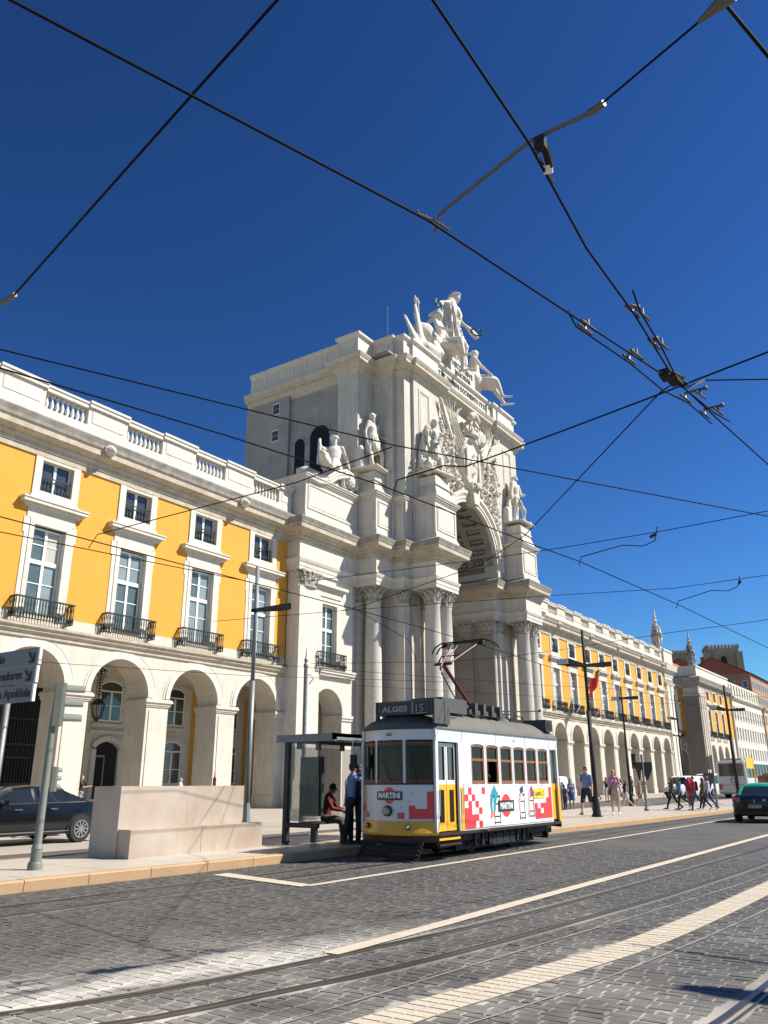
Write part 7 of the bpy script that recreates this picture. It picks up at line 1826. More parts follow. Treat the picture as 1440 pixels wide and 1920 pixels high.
# passengers inside (each a thing of its own)
for k, (x, y, rz, top, lab, hr) in enumerate(((15.75, 8.75, .4, (.03, .05, .12), 'tram passenger in dark blue behind the first side window', (.05, .04, .03)), (16.25, 8.62, -2.6, (.12, .16, .35), 'tram passenger in a blue shirt at the open second window', (.06, .04, .03)),
        (17.05, 8.8, 3.1, (.30, .04, .04), 'tram passenger in a dark red top behind the third window', (.3, .25, .2)), (17.75, 8.75, 2.6, (.4, .4, .4), 'tram passenger with pale arms behind the fourth window', (.12, .08, .06)), (18.35, 8.75, -2.8, (.5, .48, .42), 'tram passenger in a pale shirt behind the fifth window', (.03, .03, .03)), (18.95, 8.75, 2.9, (.05, .07, .15), 'tram passenger in navy behind the last side window', (.1, .07, .05)))):
    person(lab, x, y, .56-.12, rz, 1.5, top=top, bottom=(.05, .05, .06), hair=hr, vox=.022, sleeve='short', arms={'l': (30, 10, 60, 10), 'r': (20, 10, 70, 10)}, legs={'l': (85, 5, 85), 'r': (85, 5, 85)}, group=None)
# ------------------------------------------------------------------ stop shelter
sh = thing('tram_shelter', (16.6, 12.0, .14), 'black framed glass tram stop shelter beside the front of the tram', 'bus shelter')
fb_ = mat('shelter_black_frame', (.025, .028, .028), .5)
b = MB(); b.box(14.56, 12.52, .14, 14.68, 12.64, 2.36); b.box(18.5, 12.52, .14, 18.62, 12.64, 2.36); b.box(14.56, 12.52, 2.28, 18.62, 12.64, 2.38); b.build('frame', fb_, sh)
b = MB(); b.box(14.4, 11.1, 2.36, 18.8, 12.75, 2.44); b.box(14.4, 11.1, 2.30, 18.8, 11.16, 2.44); b.box(14.4, 11.1, 2.28, 14.5, 12.75, 2.36); b.build('roof', polegrey, sh)
b = MB(); b.box(14.56, 11.66, .48, 14.66, 12.52, .58); b.box(14.56, 11.66, 2.28, 14.66, 12.52, 2.36); b.build('side_rail', fb_, sh)
sg = mat('shelter_glass', (.16, .20, .18), .05, alpha=.3, spec=.5)
b = MB(); b.box(14.60, 11.68, .6, 14.615, 12.5, 2.28); b.build('side_glass', sg, sh)
b = MB(); b.box(14.70, 11.66, .72, 14.78, 12.28, 1.96); po = b.build('poster_case', mat('dark_poster_case', (.03, .045, .04), .6, spec=.3), sh)
b = MB(); b.box(14.685, 11.72, .8, 14.70, 12.1, 1.85); b.build('poster', mat('dim_poster', (.02, .022, .02), .6, spec=.3), po)
for k, x0 in enumerate((14.75, 15.7, 16.65, 17.6)): b = MB(); b.box(x0, 12.57, .6, x0+.9, 12.585, 2.2); b.build('back_glass', sg, sh)
b = MB(); 
for x in (14.95, 15.65, 16.6): b.box(x, 12.5, 2.15, x+.05, 12.62, 2.3)
b.build('glass_clamp', fb_, sh)
b = MB(); b.box(15.0, 12.1, .52, 18.0, 12.45, .58); b.box(15.2, 12.2, .14, 15.28, 12.35, .52); b.box(17.7, 12.2, .14, 17.78, 12.35, .52); b.build('bench_seat', fb_, sh)
graf = mat('pale_graffiti', (.5, .55, .5), .6)
b = MB()
random.seed(5)
p = [(15.0, 12.555, 1.3)]
for k in range(26): p.append((15.0+.022*k+.05*math.sin(k*1.9), 12.555, 1.3+.16*math.sin(k*1.3)+.004*k))
b.tube(p, .008, 4); p = [(15.0+.03*k+.04*math.sin(k*2.3), 12.555, 1.02+.08*math.sin(k*1.7)) for k in range(14)]; b.tube(p, .007, 4); b.build('graffiti', graf, sh)
# ------------------------------------------------------------------ marble bench block
mb_m = mat('bench_marble', (.47, .40, .33), .4, var=.75, scale=1.1, dark=(.35, .26, .19), streak=.12, bump=.15, dirt=.2)
bn = thing('marble_bench', (11.3, 12.8, .13), 'big pale marble bench block with a low seat step beside the green pole', 'bench')
b = MB(); b.box(10.22, 12.78, .13, 11.86, 13.55, 1.36); b.build('back_block', mb_m, bn)
b = MB(); b.box(11.866, 12.783, .13, 13.45, 13.55, 1.358); b.build('back_block', mb_m, bn)
b = MB(); b.box(10.24, 12.44, .13, 11.95, 12.775, .62); b.build('seat_block', mb_m, bn)
b = MB(); b.box(11.96, 12.44, .13, 13.70, 12.775, .62); b.build('seat_block', mb_m, bn)
bo = MB(); bo.lathe([(.035, 0), (.035, .14), (.012, .19), (.012, .25), (.014, .26)], (0, 0, 0), 10); tag(bo.build('bottle', mat('dark_red_bottle', (.12, .015, .01), .15), None, world=False, loc=(12.87, 13.1, 1.36)), 'dark red bottle standing on top of the marble bench', 'bottle')
# ------------------------------------------------------------------ signals, lamps, signs
def tlight_head(parent, x, y, z, rz, s=1.0, m=polegreen, visor=.22, backplate=False):
    hd = MB(); M_ = Matrix.Translation((x, y, z))@Matrix.Rotation(rz, 4, 'Z')@Matrix.Scale(s, 4)
    pts = [(-.09, 0), (-.06, .1), (.06, .1), (.09, 0), (.09, -.06), (-.09, -.06)]
    hd.prism([(a, c_) for a, c_ in pts], -.35, .35); hd.xform(M_); o = hd.build('signal_head', m, parent)
    for k, col in enumerate(('lamp_green_off', 'lamp_amber_off', 'lamp_red_off')):
        zz = -.235+k*.235; c_ = {'lamp_green_off': (.02, .1, .05), 'lamp_amber_off': (.15, .08, .01), 'lamp_red_off': (.12, .015, .01)}[col]
        v = MB(); n = 14
        for q in range(n):
            a, d = 2*PI*q/n, 2*PI*(q+1)/n
            if 200 < math.degrees(a) % 360 < 340: continue
            P = lambda t, yy, r: (r*math.cos(t), yy, zz+r*math.sin(t)); v.quad(P(a, -.06, .095), P(d, -.06, .095), P(d, -.06-visor, .085), P(a, -.06-visor, .085)); v.quad(P(a, -.06, .09), P(a, -.06-visor, .08), P(d, -.06-visor, .08), P(d, -.06, .09))
        v.xform(M_); vo = v.build('visor', m, o)
        v = MB(); v.poly([(.088*math.cos(2*PI*q/16), -.064, zz+.088*math.sin(2*PI*q/16)) for q in range(16)][::-1]); v.xform(M_); v.build('lens', mat(col, c_, .2), o)
    return o
tl = thing('traffic_light', (8.28, 12.25, .13), 'pale green traffic light pole standing left of the marble bench', 'traffic light')
b = MB(); b.lathe([(.115, 0), (.115, .09), (.10, .12), (.09, .12), (.085, .3), (.092, .31), (.075, .36), (.062, .4), (.052, 2.2), (.045, 2.32), (.03, 2.6)], (8.28, 12.25, .13), 16); b.build('pole', polegreen, tl, autos=True)
tlight_head(tl, 8.34, 12.2, 2.66, R_(68), 1.0, polegreen, .3)
tlight_head(tl, 8.44, 12.25, 1.48, R_(75), .55, polegreen, .12)
def small_light(x, y, z0, label, h=2.6, heads=((0, 0, 2.3, 30),), m=polegreen, group=None, plates=()):
    t = thing('traffic_light', (x, y, z0), label, 'traffic light', group); b = MB(); b.lathe([(.11, 0), (.11, .1), (.06, .16), (.05, h)], (x, y, z0), 10); b.build('pole', m, t)
    for dx, dy, z, rz in heads: tlight_head(t, x+dx, y+dy, z0+z, R_(rz), .95, blackint if rz < 100 else m, .2)
    for dx, dy, z, rz in plates:
        p = MB(); p.prism_xz([(-.28, .4), (.28, .4), (.28, .1), (0, -.45), (-.28, .1)], -.02, .02); p.xform(Matrix.Translation((x+dx, y+dy, z0+z))@Matrix.Rotation(R_(rz), 4, 'Z')); p.build('sign_back', poledark, t)
    return t
small_light(39.6, 12.28, .13, 'traffic light with a black three-lamp head between the tourists and the white van', 2.5, ((-.35, .3, 2.2, -60),), plates=((.0, .2, 1.75, 40), (.25, -.1, 1.75, -50)))
small_light(45.9, 10.6, .13, 'pale green traffic light just left of the taxi', 2.6, ((.1, .2, 2.2, 130),), plates=((-.3, .2, 1.3, -40),))
small_light(36.0, 16.8, .13, 'traffic light half hidden at the rear end of the tram', 2.5, ((.1, .2, 2.1, 120), (0, -.1, 1.3, -60)))
def lamp(x, y, z0, h, arms, label, m=poledark, r=.09, group=None, splith=None, base=True):
    t = thing('street_lamp', (x, y, z0), label, 'street lamp', group)
    b = MB(); b.tube([(x, y, z0), (x, y, z0+h*.55)], r*1.0, 12); b.build('pole', m if splith is None else steel, t, smooth=True)
    b = MB(); b.tube([(x, y, z0+h*.55), (x, y, z0+h)], r*.72, 12); b.build('upper_pole', m, t, smooth=True)
    if base: b = MB(); b.prism([(x-.22, y-.15), (x+.22, y-.15), (x+.22, y+.15), (x-.22, y+.15)], z0, z0+.04); b.tube([(x, y, z0), (x, y, z0+.9)], [r*2.0, r*1.0], 10); b.build('base', m, t)
    for dx, dz, z in arms:
        a = MB(); i = 0; zz = z0+z; hw = .16; th = .05
        e = (x+dx, zz+dz); st = x-(.12 if dx > 0 else -.12)
        for q in range(1):
            v = [(st, y-hw*.5, zz-th), (st, y+hw*.5, zz-th), (st, y+hw*.5, zz+th), (st, y-hw*.5, zz+th), (e[0], y-hw*1.5, e[1]-th*2.2), (e[0], y+hw*1.5, e[1]-th*2.2), (e[0], y+hw*1.5, e[1]+th*2.2), (e[0], y-hw*1.5, e[1]+th*2.2)]
            a.v = v; a.f = [(0, 1, 2, 3), (7, 6, 5, 4), (0, 4, 5, 1), (1, 5, 6, 2), (2, 6, 7, 3), (3, 7, 4, 0)]
        ao = a.build('lamp_arm', lampblk, t)
        a = MB(); a.box(min(e[0], e[0]+(.04 if dx > 0 else -.04)), y-hw*1.3, e[1]-th*2, max(e[0], e[0]+(.04 if dx > 0 else -.04)), y+hw*1.3, e[1]+th*2); a.build('end_cap', mat('pale_end_cap', (.45, .46, .46), .4), ao)
    return t
lamp(17.75, 16.75, .0, 7.75, ((1.35, .36, 6.35),), 'slim grey street lamp with one broad arm in front of the third left arch', polegrey, .085, splith=1)
lamp(31.9, 11.82, .13, 7.2, ((2.6, .35, 5.75), (-2.3, -.1, 5.75)), 'dark street lamp with two long arms beside the man in the blue shirt', poledark, .085)
lamp(50.4, 16.5, .0, 7.0, ((2.6, .25, 6.3), (-1.2, -.1, 6.3)), 'slender lamp with a thin bar standing before the middle of the right arcade', poledark, .08)
lamp(57.0, 11.8, .0, 7.4, ((4.6, .35, 5.8), (-3.8, -.1, 5.8)), 'dark double-armed street lamp in front of the coach', poledark, .11)
lamp(91, 24.0, .1, 10.2, ((-3, 0, 7.6),), 'tall lamp at the corner of the right yellow wing', poledark, .12)
lamp(100, 12.0, .1, 9.5, ((6, .3, 8.0), (-4, 0, 8.0)), 'far thin lamp beyond the coach', poledark, .1)
lamp(128, 12.0, .1, 9.5, ((6, .3, 7.5), (-4, 0, 7.5)), 'farthest thin lamp near the right edge', poledark, .1)
# ornate thin pole
t = thing('catenary_pole', (22.9, 19.0, .0), 'pale slim pole with a spiked finial beside the white bay of the arch', 'pole')
b = MB(); b.lathe([(.12, 0), (.1, .6), (.075, .7), (.07, 5.4), (.09, 5.42), (.09, 5.5), (.05, 5.56), (.07, 5.68), (.03, 5.75), (.012, 6.1)], (22.9, 19, 0), 12); b.build('pole', steel, t, autos=True)
b = MB(); b.tube([(22.9, 19, 5.1), (23.05, 18.9, 5.15), (23.1, 18.8, 5.0), (22.98, 18.9, 4.8)], .02, 6); b.build('bracket', steel, t)
# direction sign: boards stand across the street, seen obliquely from their shaded side
ds = thing('direction_sign', (7.17, 12.1, .13), 'grey direction sign with three stacked boards and arrows, cut by the left edge', 'sign')
b = MB(); b.tube([(7.25, 11.95, .13), (7.25, 11.95, 2.6)], .05, 12); b.build('pole', steel, ds, smooth=True)
sgm = mat('sign_board_grey', (.15, .152, .158), .5); blkm = mat('sign_black', (.01, .01, .01), .6)
def board(z0, z1, txt, yr, off=0.0):
    b = MB(); b.box(7.16, 11.16+off, z0, 7.19, 13.3, z1); bo_ = b.build('sign_board', sgm, ds)
    b = MB(); b.box(7.155, 11.12+off, z0, 7.2, 11.16+off, z1); b.build('board_edge', mat('board_edge_white', (.7, .7, .68), .5), bo_)
    if txt:
        me = text_mesh(txt, .19, blkm, .002, .003, 'RIGHT'); me.transform(Matrix.Rotation(PI/2, 4, 'X')); me.transform(Matrix.Rotation(-PI/2, 4, 'Z')); inst('lettering', me, bo_, (7.155-7.17, yr-12.1, z0+.075-.13))
    return bo_
def arrow(bo_, cy, cz):
    b = MB(); s = .075
    def bar(u0, z0, u1, z1, w_):
        d = Vector((u1-u0, z1-z0)); n = Vector((-d.y, d.x)).normalized()*w_; b.quad((7.153, cy-(u0+n.x), z0+n.y), (7.153, cy-(u0-n.x), z0-n.y), (7.153, cy-(u1-n.x), z1-n.y), (7.153, cy-(u1+n.x), z1+n.y))
    bar(-s, cz+s, s*.7, cz-s*.7, .02); bar(s, cz-s*.95, -s*.6, cz-s*.95, .02); bar(s*.95, cz-s, s*.95, cz+s*.7, .02); b.build('arrow', blkm, bo_)
b1 = board(3.115, 3.37, 'ão', 12.03); arrow(b1, 11.33, 3.235)
b2 = board(2.845, 3.10, 'Restauradores', 11.52, .02); arrow(b2, 11.36, 2.965)
b3 = board(2.57, 2.83, 'S.ta Apolónia', 11.24, .04)
# yellow stop flag on the right
st_ = thing('stop_sign_post', (60.5, 11.3, .0), 'yellow stop post with a rectangular sign in front of the coach', 'sign')
b = MB(); b.tube([(60.5, 11.3, 0), (60.1, 11.3, 3.1)], .05, 8); b.build('pole', ty, st_); b = MB(); b.box(57.9, 11.28, 2.2, 60.1, 11.33, 2.85); b.build('plate', mat('sign_yellow', (.75, .42, .03), .5), st_)
# lantern hanging in second arch, lantern in the bay arch
def lantern(x, y, z, s, label):
    t = thing('hanging_lantern', (x, y, z), label, 'lantern')
    b = MB(); b.tube([(0, 0, 1.75*s), (0, 0, .6*s)], .02*s, 5)
    for k in range(5):
        for sg_ in (-1, 1): zz = (.75+k*.2)*s; b.tube([(0, 0, zz), (sg_*.12*s, 0, zz+.05*s), (sg_*.1*s, 0, zz+.14*s), (0, 0, zz+.1*s)], .018*s, 5)
    for k in range(8):
        a = k*PI/4; b.tube([(0, 0, 1.7*s), (.2*s*math.cos(a), .2*s*math.sin(a), 1.6*s), (.14*s*math.cos(a), .14*s*math.sin(a), 1.42*s)], .016*s, 4)
    b.lathe([(.05*s, .62*s), (.12*s, .58*s), (.24*s, .45*s), (.26*s, .42*s)], n=8); b.lathe([(.15*s, -.02*s), (.08*s, -.1*s), (.02*s, -.2*s)], n=8)
    for k in range(8): a = k*PI/4; b.tube([(.25*s*math.cos(a), .25*s*math.sin(a), .43*s), (.15*s*math.cos(a), .15*s*math.sin(a), -.02*s)], .014*s, 4)
    b.build('ironwork', iron, t, world=False)
    b = MB(); b.lathe([(.24*s, .42*s), (.14*s, -.02*s)], n=8); b.build('lantern_glass', sg, t, world=False)
lantern(24.95, 33.5, 4.45, 1.35, 'ornate black iron lantern hanging in the second arch from the left')
lantern(39.3, 31.9, 4.5, 1.0, 'iron lantern hanging inside the white bay arch behind the shelter')
# flag
fl = thing('national_flag', (80.0, 30.3, 8.3), 'drooping green and red flag on a slanted pole over the right arcade', 'flag')
b = MB(); b.tube([(79.2, 30.6, 8.0), (81.6, 28.4, 12.6)], .04, 6); b.build('flagpole', wpaint, fl)
def flagm(x0, x1, fn, m, nm):
    b = MB(); n = 8
    for i in range(n):
        for j in range(n): b.quad(*[fn(x0+(x1-x0)*(i+a)/n, (j+c_)/n) for a, c_ in ((0, 0), (1, 0), (1, 1), (0, 1))])
    return b.build(nm, m, fl, smooth=True)
def ff(u, v): return (81.3-2.6*u*(1-.0*v)-.2*v, 28.6+.3*math.sin(u*9+v*2)+.3*v, 12.2-u*1.2-v*(1.0+1.1*u)+.1*math.sin(u*8))
flagm(0, .32, ff, mat('flag_green', (.01, .16, .06), .8), 'green_band'); flagm(.32, 1, ff, mat('flag_red', (.55, .015, .02), .8), 'red_band')
b = MB(); b.tube([(84.6, 30.6, 8.0), (86.6, 28.4, 12.6)], .04, 6); tag(b.build('flagpole', wpaint), 'bare slanted white flagpole to the right of the flag', 'flagpole')
# lightning rod
b = MB(); b.tube([(47.8, 32, 32.2), (47.8, 32, 38.6)], .022, 5); tag(b.build('lightning_rod', steel), 'thin rod rising behind the crowning group', 'rod')
# street lamp standing beside the photographer, out of frame; its arm throws the dark shape on the lower right of the road
t = thing('street_lamp', (10.25, -7.2, 0), 'street lamp beside the camera whose broad arm shadow falls on the lower right road', 'street lamp')
b = MB(); b.tube([(10.25, -7.2, 0), (10.25, -7.2, 6.9)], .1, 10); b.build('pole', poledark, t, smooth=True)
b = MB(); b.v = [(10.19, -7.10, 6.4), (10.31, -7.10, 6.4), (10.31, -7.10, 6.5), (10.19, -7.10, 6.5), (10.03, -4.30, 6.5), (10.47, -4.30, 6.5), (10.47, -4.30, 6.72), (10.03, -4.30, 6.72), (10.17, -3.40, 6.6), (10.33, -3.40, 6.6), (10.33, -3.40, 6.7), (10.17, -3.40, 6.7)]
b.f = [(0, 1, 2, 3), (8, 9, 10, 11)]+[(i, (i+1) % 4, 4+(i+1) % 4, 4+i) for i in range(4)]+[(4+i, 4+(i+1) % 4, 8+(i+1) % 4, 8+i) for i in range(4)]
b.build('lamp_arm', poledark, t)
t = thing('street_lamp', (11.0, -6.6, 0), 'second lamp post out of frame whose thin arm shadow crosses the wide pale line', 'street lamp')
b = MB(); b.tube([(11.0, -6.6, 0), (11.0, -6.6, 6.6)], .08, 10); b.tube([(11.0, -6.6, 6.5), (11.3, -4.2, 6.55), (11.6, -2.5, 6.6)], [.05, .045, .02], 8); b.build('pole', poledark, t)
# ------------------------------------------------------------------ vehicles
def loft_car(stations, cells, mats, parent, smooth=True):
    # stations: list of (x, [(y,z)...]) half sections from bottom to roof centre; cells: fn(i,j)->part name
    parts = {}
    for i in range(len(stations)-1):
        xa, A = stations[i]; xb, B = stations[i+1]
        for j in range(len(A)-1):
            nm0 = cells(i, j)
            for s in (-1, 1):
                nm = nm0+('|L%d' if s > 0 else '|R%d') % (i if nm0[0] == 'q' else 0) if nm0 in ('side_glass', 'quarter_glass') else nm0; mb = parts.setdefault(nm, MB())
                q = [(xa, s*A[j][0], A[j][1]), (xb, s*B[j][0], B[j][1]), (xb, s*B[j+1][0], B[j+1][1]), (xa, s*A[j+1][0], A[j+1][1])]
                mb.quad(*(q if s < 0 else q[::-1]))
    mb = parts.setdefault('body', MB())
    for (x, S), rev in ((stations[0], 0), (stations[-1], 1)):
        pts = [(x, -y, z) for y, z in S]+[(x, y, z) for y, z in reversed(S)]; mb.poly(pts[::-1] if not rev else pts)
    out = {}
    for nm, mb in parts.items():
        nm = nm.split('|')[0]
        me = mb.mesh(nm, mats[nm], (0, 0, 0)); bm = bmesh.new(); bm.from_mesh(me); bmesh.ops.remove_doubles(bm, verts=bm.verts, dist=.0015)
        if nm == 'body': bmesh.ops.recalc_face_normals(bm, faces=bm.faces)
        bm.to_mesh(me); bm.free(); me.polygons.foreach_set('use_smooth', [True]*len(me.polygons)); me.set_sharp_from_angle(angle=R_(32))
        o = bpy.data.objects.new(nm, me); COL.objects.link(o); o.parent = parent; out[nm] = o
    return out
tyre = mat('tyre_rubber', (.018, .018, .018), .85); rimm = mat('alloy_rim', (.42, .43, .44), .3, metal=.8)
def wheels(parent, xs, hw, r, rim=rimm, spokes=10):
    for x in xs:
        for s in (-1, 1):
            M_ = Matrix.Translation((x, s*(hw-.045), r))@Matrix.Rotation(-PI/2*s, 4, 'X'); w_ = MB()
            w_.lathe([(r*.62, -.1), (r*.95, -.1), (r, -.06), (r, .06), (r*.95, .1), (r*.62, .1)], n=24, M_=M_); wo_ = w_.build('wheel', tyre, parent, world=False)
            w_ = MB(); w_.v += []; 
            for q_ in range(24):
                a0_, a1_ = 2*PI*q_/24, 2*PI*(q_+1)/24; w_.quad(*[tuple(M_ @ Vector((rr_*math.cos(t_), rr_*math.sin(t_), .112))) for rr_, t_ in ((r*.58, a0_), (r*.66, a0_), (r*.66, a1_), (r*.58, a1_))])
            w_.lathe([(.05, .10), (.05, .12), (.02, .125)], n=8, M_=M_)
            for k in range(spokes):
                a = 2*PI*k/spokes; q = MB(); q.obox((r*.33*math.cos(a), r*.33*math.sin(a), .108), (r*.55, .035, .02), rz=a); q.xform(M_); o_ = len(w_.v); w_.v += q.v; w_.f += [tuple(o_+i for i in f) for f in q.f]
            w_.build('rim', rim, wo_, world=False)
            w_ = MB(); w_.lathe([(r*.6, .095), (r*.6, .1015)], n=20, M_=M_); w_.build('brake_disc', blackint, wo_, world=False)
def sedan(label, x, y, rz, sc_, paint_m, roof_m, L_=4.6, W_=1.8, H_=1.42, taxi=False, z=0):
    t = thing('parked_car' if not taxi else 'taxi', (x, y, z), label, 'car' if not taxi else 'taxi', rz=rz)
    hw = W_/2*sc_; s = sc_
    # +x = front. stations from rear to front: x, (zbot, zsill, zbelt, zroof, belt half, roof half)
    def sec(x_, zb, zbelt, ztop, wb, wr, wbel): return (x_*s, [(0, zb*s), (wb*s*.92, zb*s), (wb*s, (zb+.14)*s), (wb*s*1.02, (zb+(zbelt-zb)*.55)*s), (wbel*s, zbelt*s), (wr*s*1.01, (zbelt+(ztop-zbelt)*.82)*s), (wr*s*.88, (ztop-.02)*s), (wr*.5*s, ztop*s), (0, (ztop+.01)*s)])
    h = W_/2
    st = [sec(-L_*.5, .42, .72, .80, h*.80, h*.62, h*.80), sec(-L_*.495, .30, .88, .96, h*.88, h*.70, h*.86), sec(-L_*.47, .24, .95, 1.02, h*.96, h*.76, h*.92), sec(-L_*.36, .22, .96, 1.05, h, h*.8, h*.95), sec(-L_*.34, .22, .96, 1.06, h, h*.78, h*.95),
          sec(-L_*.228, .22, .962, H_*.915, h, h*.695, h*.95), sec(-L_*.21, .22, .965, H_*.965, h, h*.68, h*.95), sec(-L_*.10, .22, .955, H_, h, h*.68, h*.95), sec(-L_*.015, .22, .95, H_*1.005, h, h*.69, h*.95), sec(.0, .22, .95, H_*1.005, h, h*.69, h*.95), sec(L_*.10, .22, .94, H_*.975, h, h*.68, h*.95), sec(L_*.235, .22, .93, 1.0, h, h*.78, h*.94), sec(L_*.26, .22, .92, .97, h, h*.80, h*.94),
          sec(L_*.38, .22, .86, .90, h, h*.8, h*.92), sec(L_*.46, .26, .76, .80, h*.93, h*.75, h*.86), sec(L_*.495, .34, .62, .66, h*.80, h*.6, h*.72)]
    def cells(i, j):
        if i == 4 and j >= 6: return 'rear_windscreen'
        if i == 4 and j >= 4: return 'roof' if taxi or j == 5 else 'quarter_glass'
        if i == 10 and j >= 5: return 'windscreen'
        if i in (6, 7, 9) and j == 4: return 'side_glass'
        if i == 10 and j == 4: return 'quarter_glass'
        if i == 5 and j == 4: return 'body'
        if 5 <= i <= 9 and j >= 5: return 'roof'
        return 'body'
    cg = mat('car_glass', (.015, .018, .02), .05, spec=.9)
    loft_car(st, cells, {'body': paint_m, 'roof': roof_m, 'rear_windscreen': cg, 'windscreen': cg, 'side_glass': cg, 'quarter_glass': cg}, t)
    wheels(t, (-L_*.30*s, L_*.31*s), hw, .325*s)
    for xx in (-L_*.30*s, L_*.31*s):
        for sg_ in (-1, 1):
            a = MB(); n = 18
            a.poly([(xx+.38*s*math.cos(PI*k/n), sg_*(hw*1.024), .32*s+.38*s*math.sin(PI*k/n)) for k in range(n+1)]+[(xx-.36*s, sg_*hw*1.024, .2*s), (xx+.36*s, sg_*hw*1.024, .2*s)]); a.build('wheel_arch', blackint, t, world=False)
    # chrome belt line, handles, mirror
    a = MB()
    for sg_ in (-1, 1):
        a.tube([(-L_*.33*s, sg_*h*.955*s, .97*s), (-L_*.1*s, sg_*h*.965*s, .962*s), (L_*.22*s, sg_*h*.955*s, .945*s)], .010*s, 5)
        a.tube([(-L_*.3*s, sg_*h*1.03*s, .3*s), (L_*.3*s, sg_*h*1.03*s, .3*s)], .010*s, 4)
        for xx in (-.55, .42): a.obox((xx*s, sg_*h*1.0*s, .82*s), (.2*s, .03*s, .028*s))
        a.tube([(-.18*s, sg_*h*.955*s, .96*s), (-.22*s, sg_*h*.72*s, 1.36*s)], .018*s, 4)
    a.build('trim', chrome if not taxi else blackint, t, world=False)
    for sg_ in (-1, 1): a = MB(); a.obox((L_*.19*s, sg_*h*1.09*s, .98*s), (.12*s, .18*s, .12*s)); a.build('wing_mirror', paint_m, t, world=False)
    rl = mat('tail_light_red', (.45, .01, .012), .2, spec=.8)
    for sg_ in (-1, 1):
        a = MB(); a.obox((-L_*.483*s, sg_*h*.76*s, .84*s), (.14*s, .30*s, .17*s), rz=-sg_*.25); a.build('tail_light', rl, t, world=False)
        a = MB(); a.obox((L_*.47*s, sg_*h*.68*s, .68*s), (.1*s, .3*s, .13*s), rz=-sg_*.4); a.build('headlight', lens, t, world=False)
    a = MB(); a.obox((-L_*.502*s, 0, .60*s if taxi else .5*s), (.03, .46*s, .11*s)); pl = a.build('number_plate', mat('plate_white', (.6, .6, .6), .5), t, world=False)
    if taxi:
        a = MB(); a.obox((-L_*.507*s, -.0, .8*s), (.02, .06*s, .1*s)); a.obox((-L_*.505*s, -.36*s, .83*s), (.015, .13*s, .08*s)); a.build('boot_badges', mat('badge_silver', (.4, .4, .4), .4), t, world=False)
        a = MB(); a.box(-L_*.512*s, -h*.82*s, .30*s, -L_*.46*s, h*.82*s, .42*s); a.build('bumper', paint_m, t, world=False)
        me = text_mesh('48-RE-01', .1, blkm, .001, .001); me.transform(Matrix.Rotation(PI/2, 4, 'X')); me.transform(Matrix.Rotation(-PI/2, 4, 'Z')); inst('plate_lettering', me, pl, (-L_*.502*s-.02, 0, .565*s))
    return t
bp = mat('black_car_paint', (.005, .0055, .007), .22, coat=.35, spec=.3); gp = mat('taxi_green_paint', (.0, .36, .22), .3, coat=.5)
sedan('black saloon car at the left edge, waiting behind the marble bench', 12.55, 19.75, PI, 1.0, bp, bp, 4.5, 1.75, 1.38)
tx = sedan('black taxi with a green roof driving away at the right edge', 34.75, 6.32, R_(1), .92, bp, gp, 4.3, 1.72, 1.46, taxi=True)
g = MB()
for s in (-1, 1):
    g.quad((-4.3*.335*.92, s*.70*.92, 1.10*.92), (-4.3*.21*.92, s*.60*.92, 1.42*.92), (-4.3*.20*.92, s*.62*.92, 1.30*.92), (-4.3*.30*.92, s*.77*.92, 1.0*.92))
g.build('green_pillar', gp, tx, world=False)
def van(label, x, y, rz, s=1.0, m=None):
    m = m or mat('white_van_paint', (.74, .75, .76), .3, coat=.4); t = thing('parked_van', (x, y, 0), label, 'van', rz=rz)
    def sec(x_, zb, zbelt, ztop, w0, wr): return (x_*s, [(0, zb*s), (w0*s*.95, zb*s), (w0*s, (zb+.15)*s), (w0*s*1.01, zbelt*s*.8), (w0*s*.98, zbelt*s), (wr*s, (ztop-.14)*s), (wr*s*.9, (ztop-.02)*s), (0, ztop*s)])
    st = [sec(-2.1, .35, 1.0, 1.70, .82, .74), sec(-2.05, .25, 1.0, 1.8, .86, .78), sec(-.2, .25, 1.0, 1.84, .88, .80), sec(-.15, .25, 1.0, 1.84, .88, .8), sec(.5, .25, 1.0, 1.82, .88, .79), sec(.9, .25, 1.0, 1.72, .88, .76), sec(1.45, .25, 1.0, 1.14, .88, .8), sec(1.95, .28, .86, .95, .84, .7), sec(2.12, .36, .66, .72, .74, .55)]
    cg = mat('car_glass', (.015, .018, .02), .05, spec=.9)
    def cells(i, j):
        if i == 5 and j >= 5: return 'windscreen'
        if i in (3, 4) and j == 4: return 'side_glass'
        if i == 5 and j == 4: return 'quarter_glass'
        return 'body'
    loft_car(st, cells, {'body': m, 'windscreen': cg, 'side_glass': cg, 'quarter_glass': cg}, t)
    wheels(t, (-1.25*s, 1.35*s), .88*s, .31*s, mat('steel_hubcap', (.3, .3, .3), .5), 6)
    a = MB(); a.box(1.9*s, -.74*s, .3*s, 2.16*s, .74*s, .52*s); a.box(2.0*s, -.35*s, .56*s, 2.14*s, .35*s, .68*s); a.build('black_bumper', blackint, t, world=False)
    for sg_ in (-1, 1):
        a = MB(); a.obox((1.93*s, sg_*.62*s, .74*s), (.18*s, .26*s, .2*s), rz=-sg_*.35); a.build('headlight', lens, t, world=False); a = MB(); a.obox((.95*s, sg_*1.0*s, 1.1*s), (.12*s, .14*s, .2*s)); a.build('wing_mirror', blackint, t, world=False)
    a = MB(); a.obox((2.17*s, 0, .42*s), (.02, .42*s, .1*s)); a.build('number_plate', mat('plate_white', (.6, .6, .6), .5), t, world=False)
    return t
van('small white van facing the camera at the end of the right arcade', 80.2, 21.2, PI-.25, 1.05)
van('second white van just behind the first one, its roof with a rack showing', 92.5, 21.9, PI-.2, 1.2)
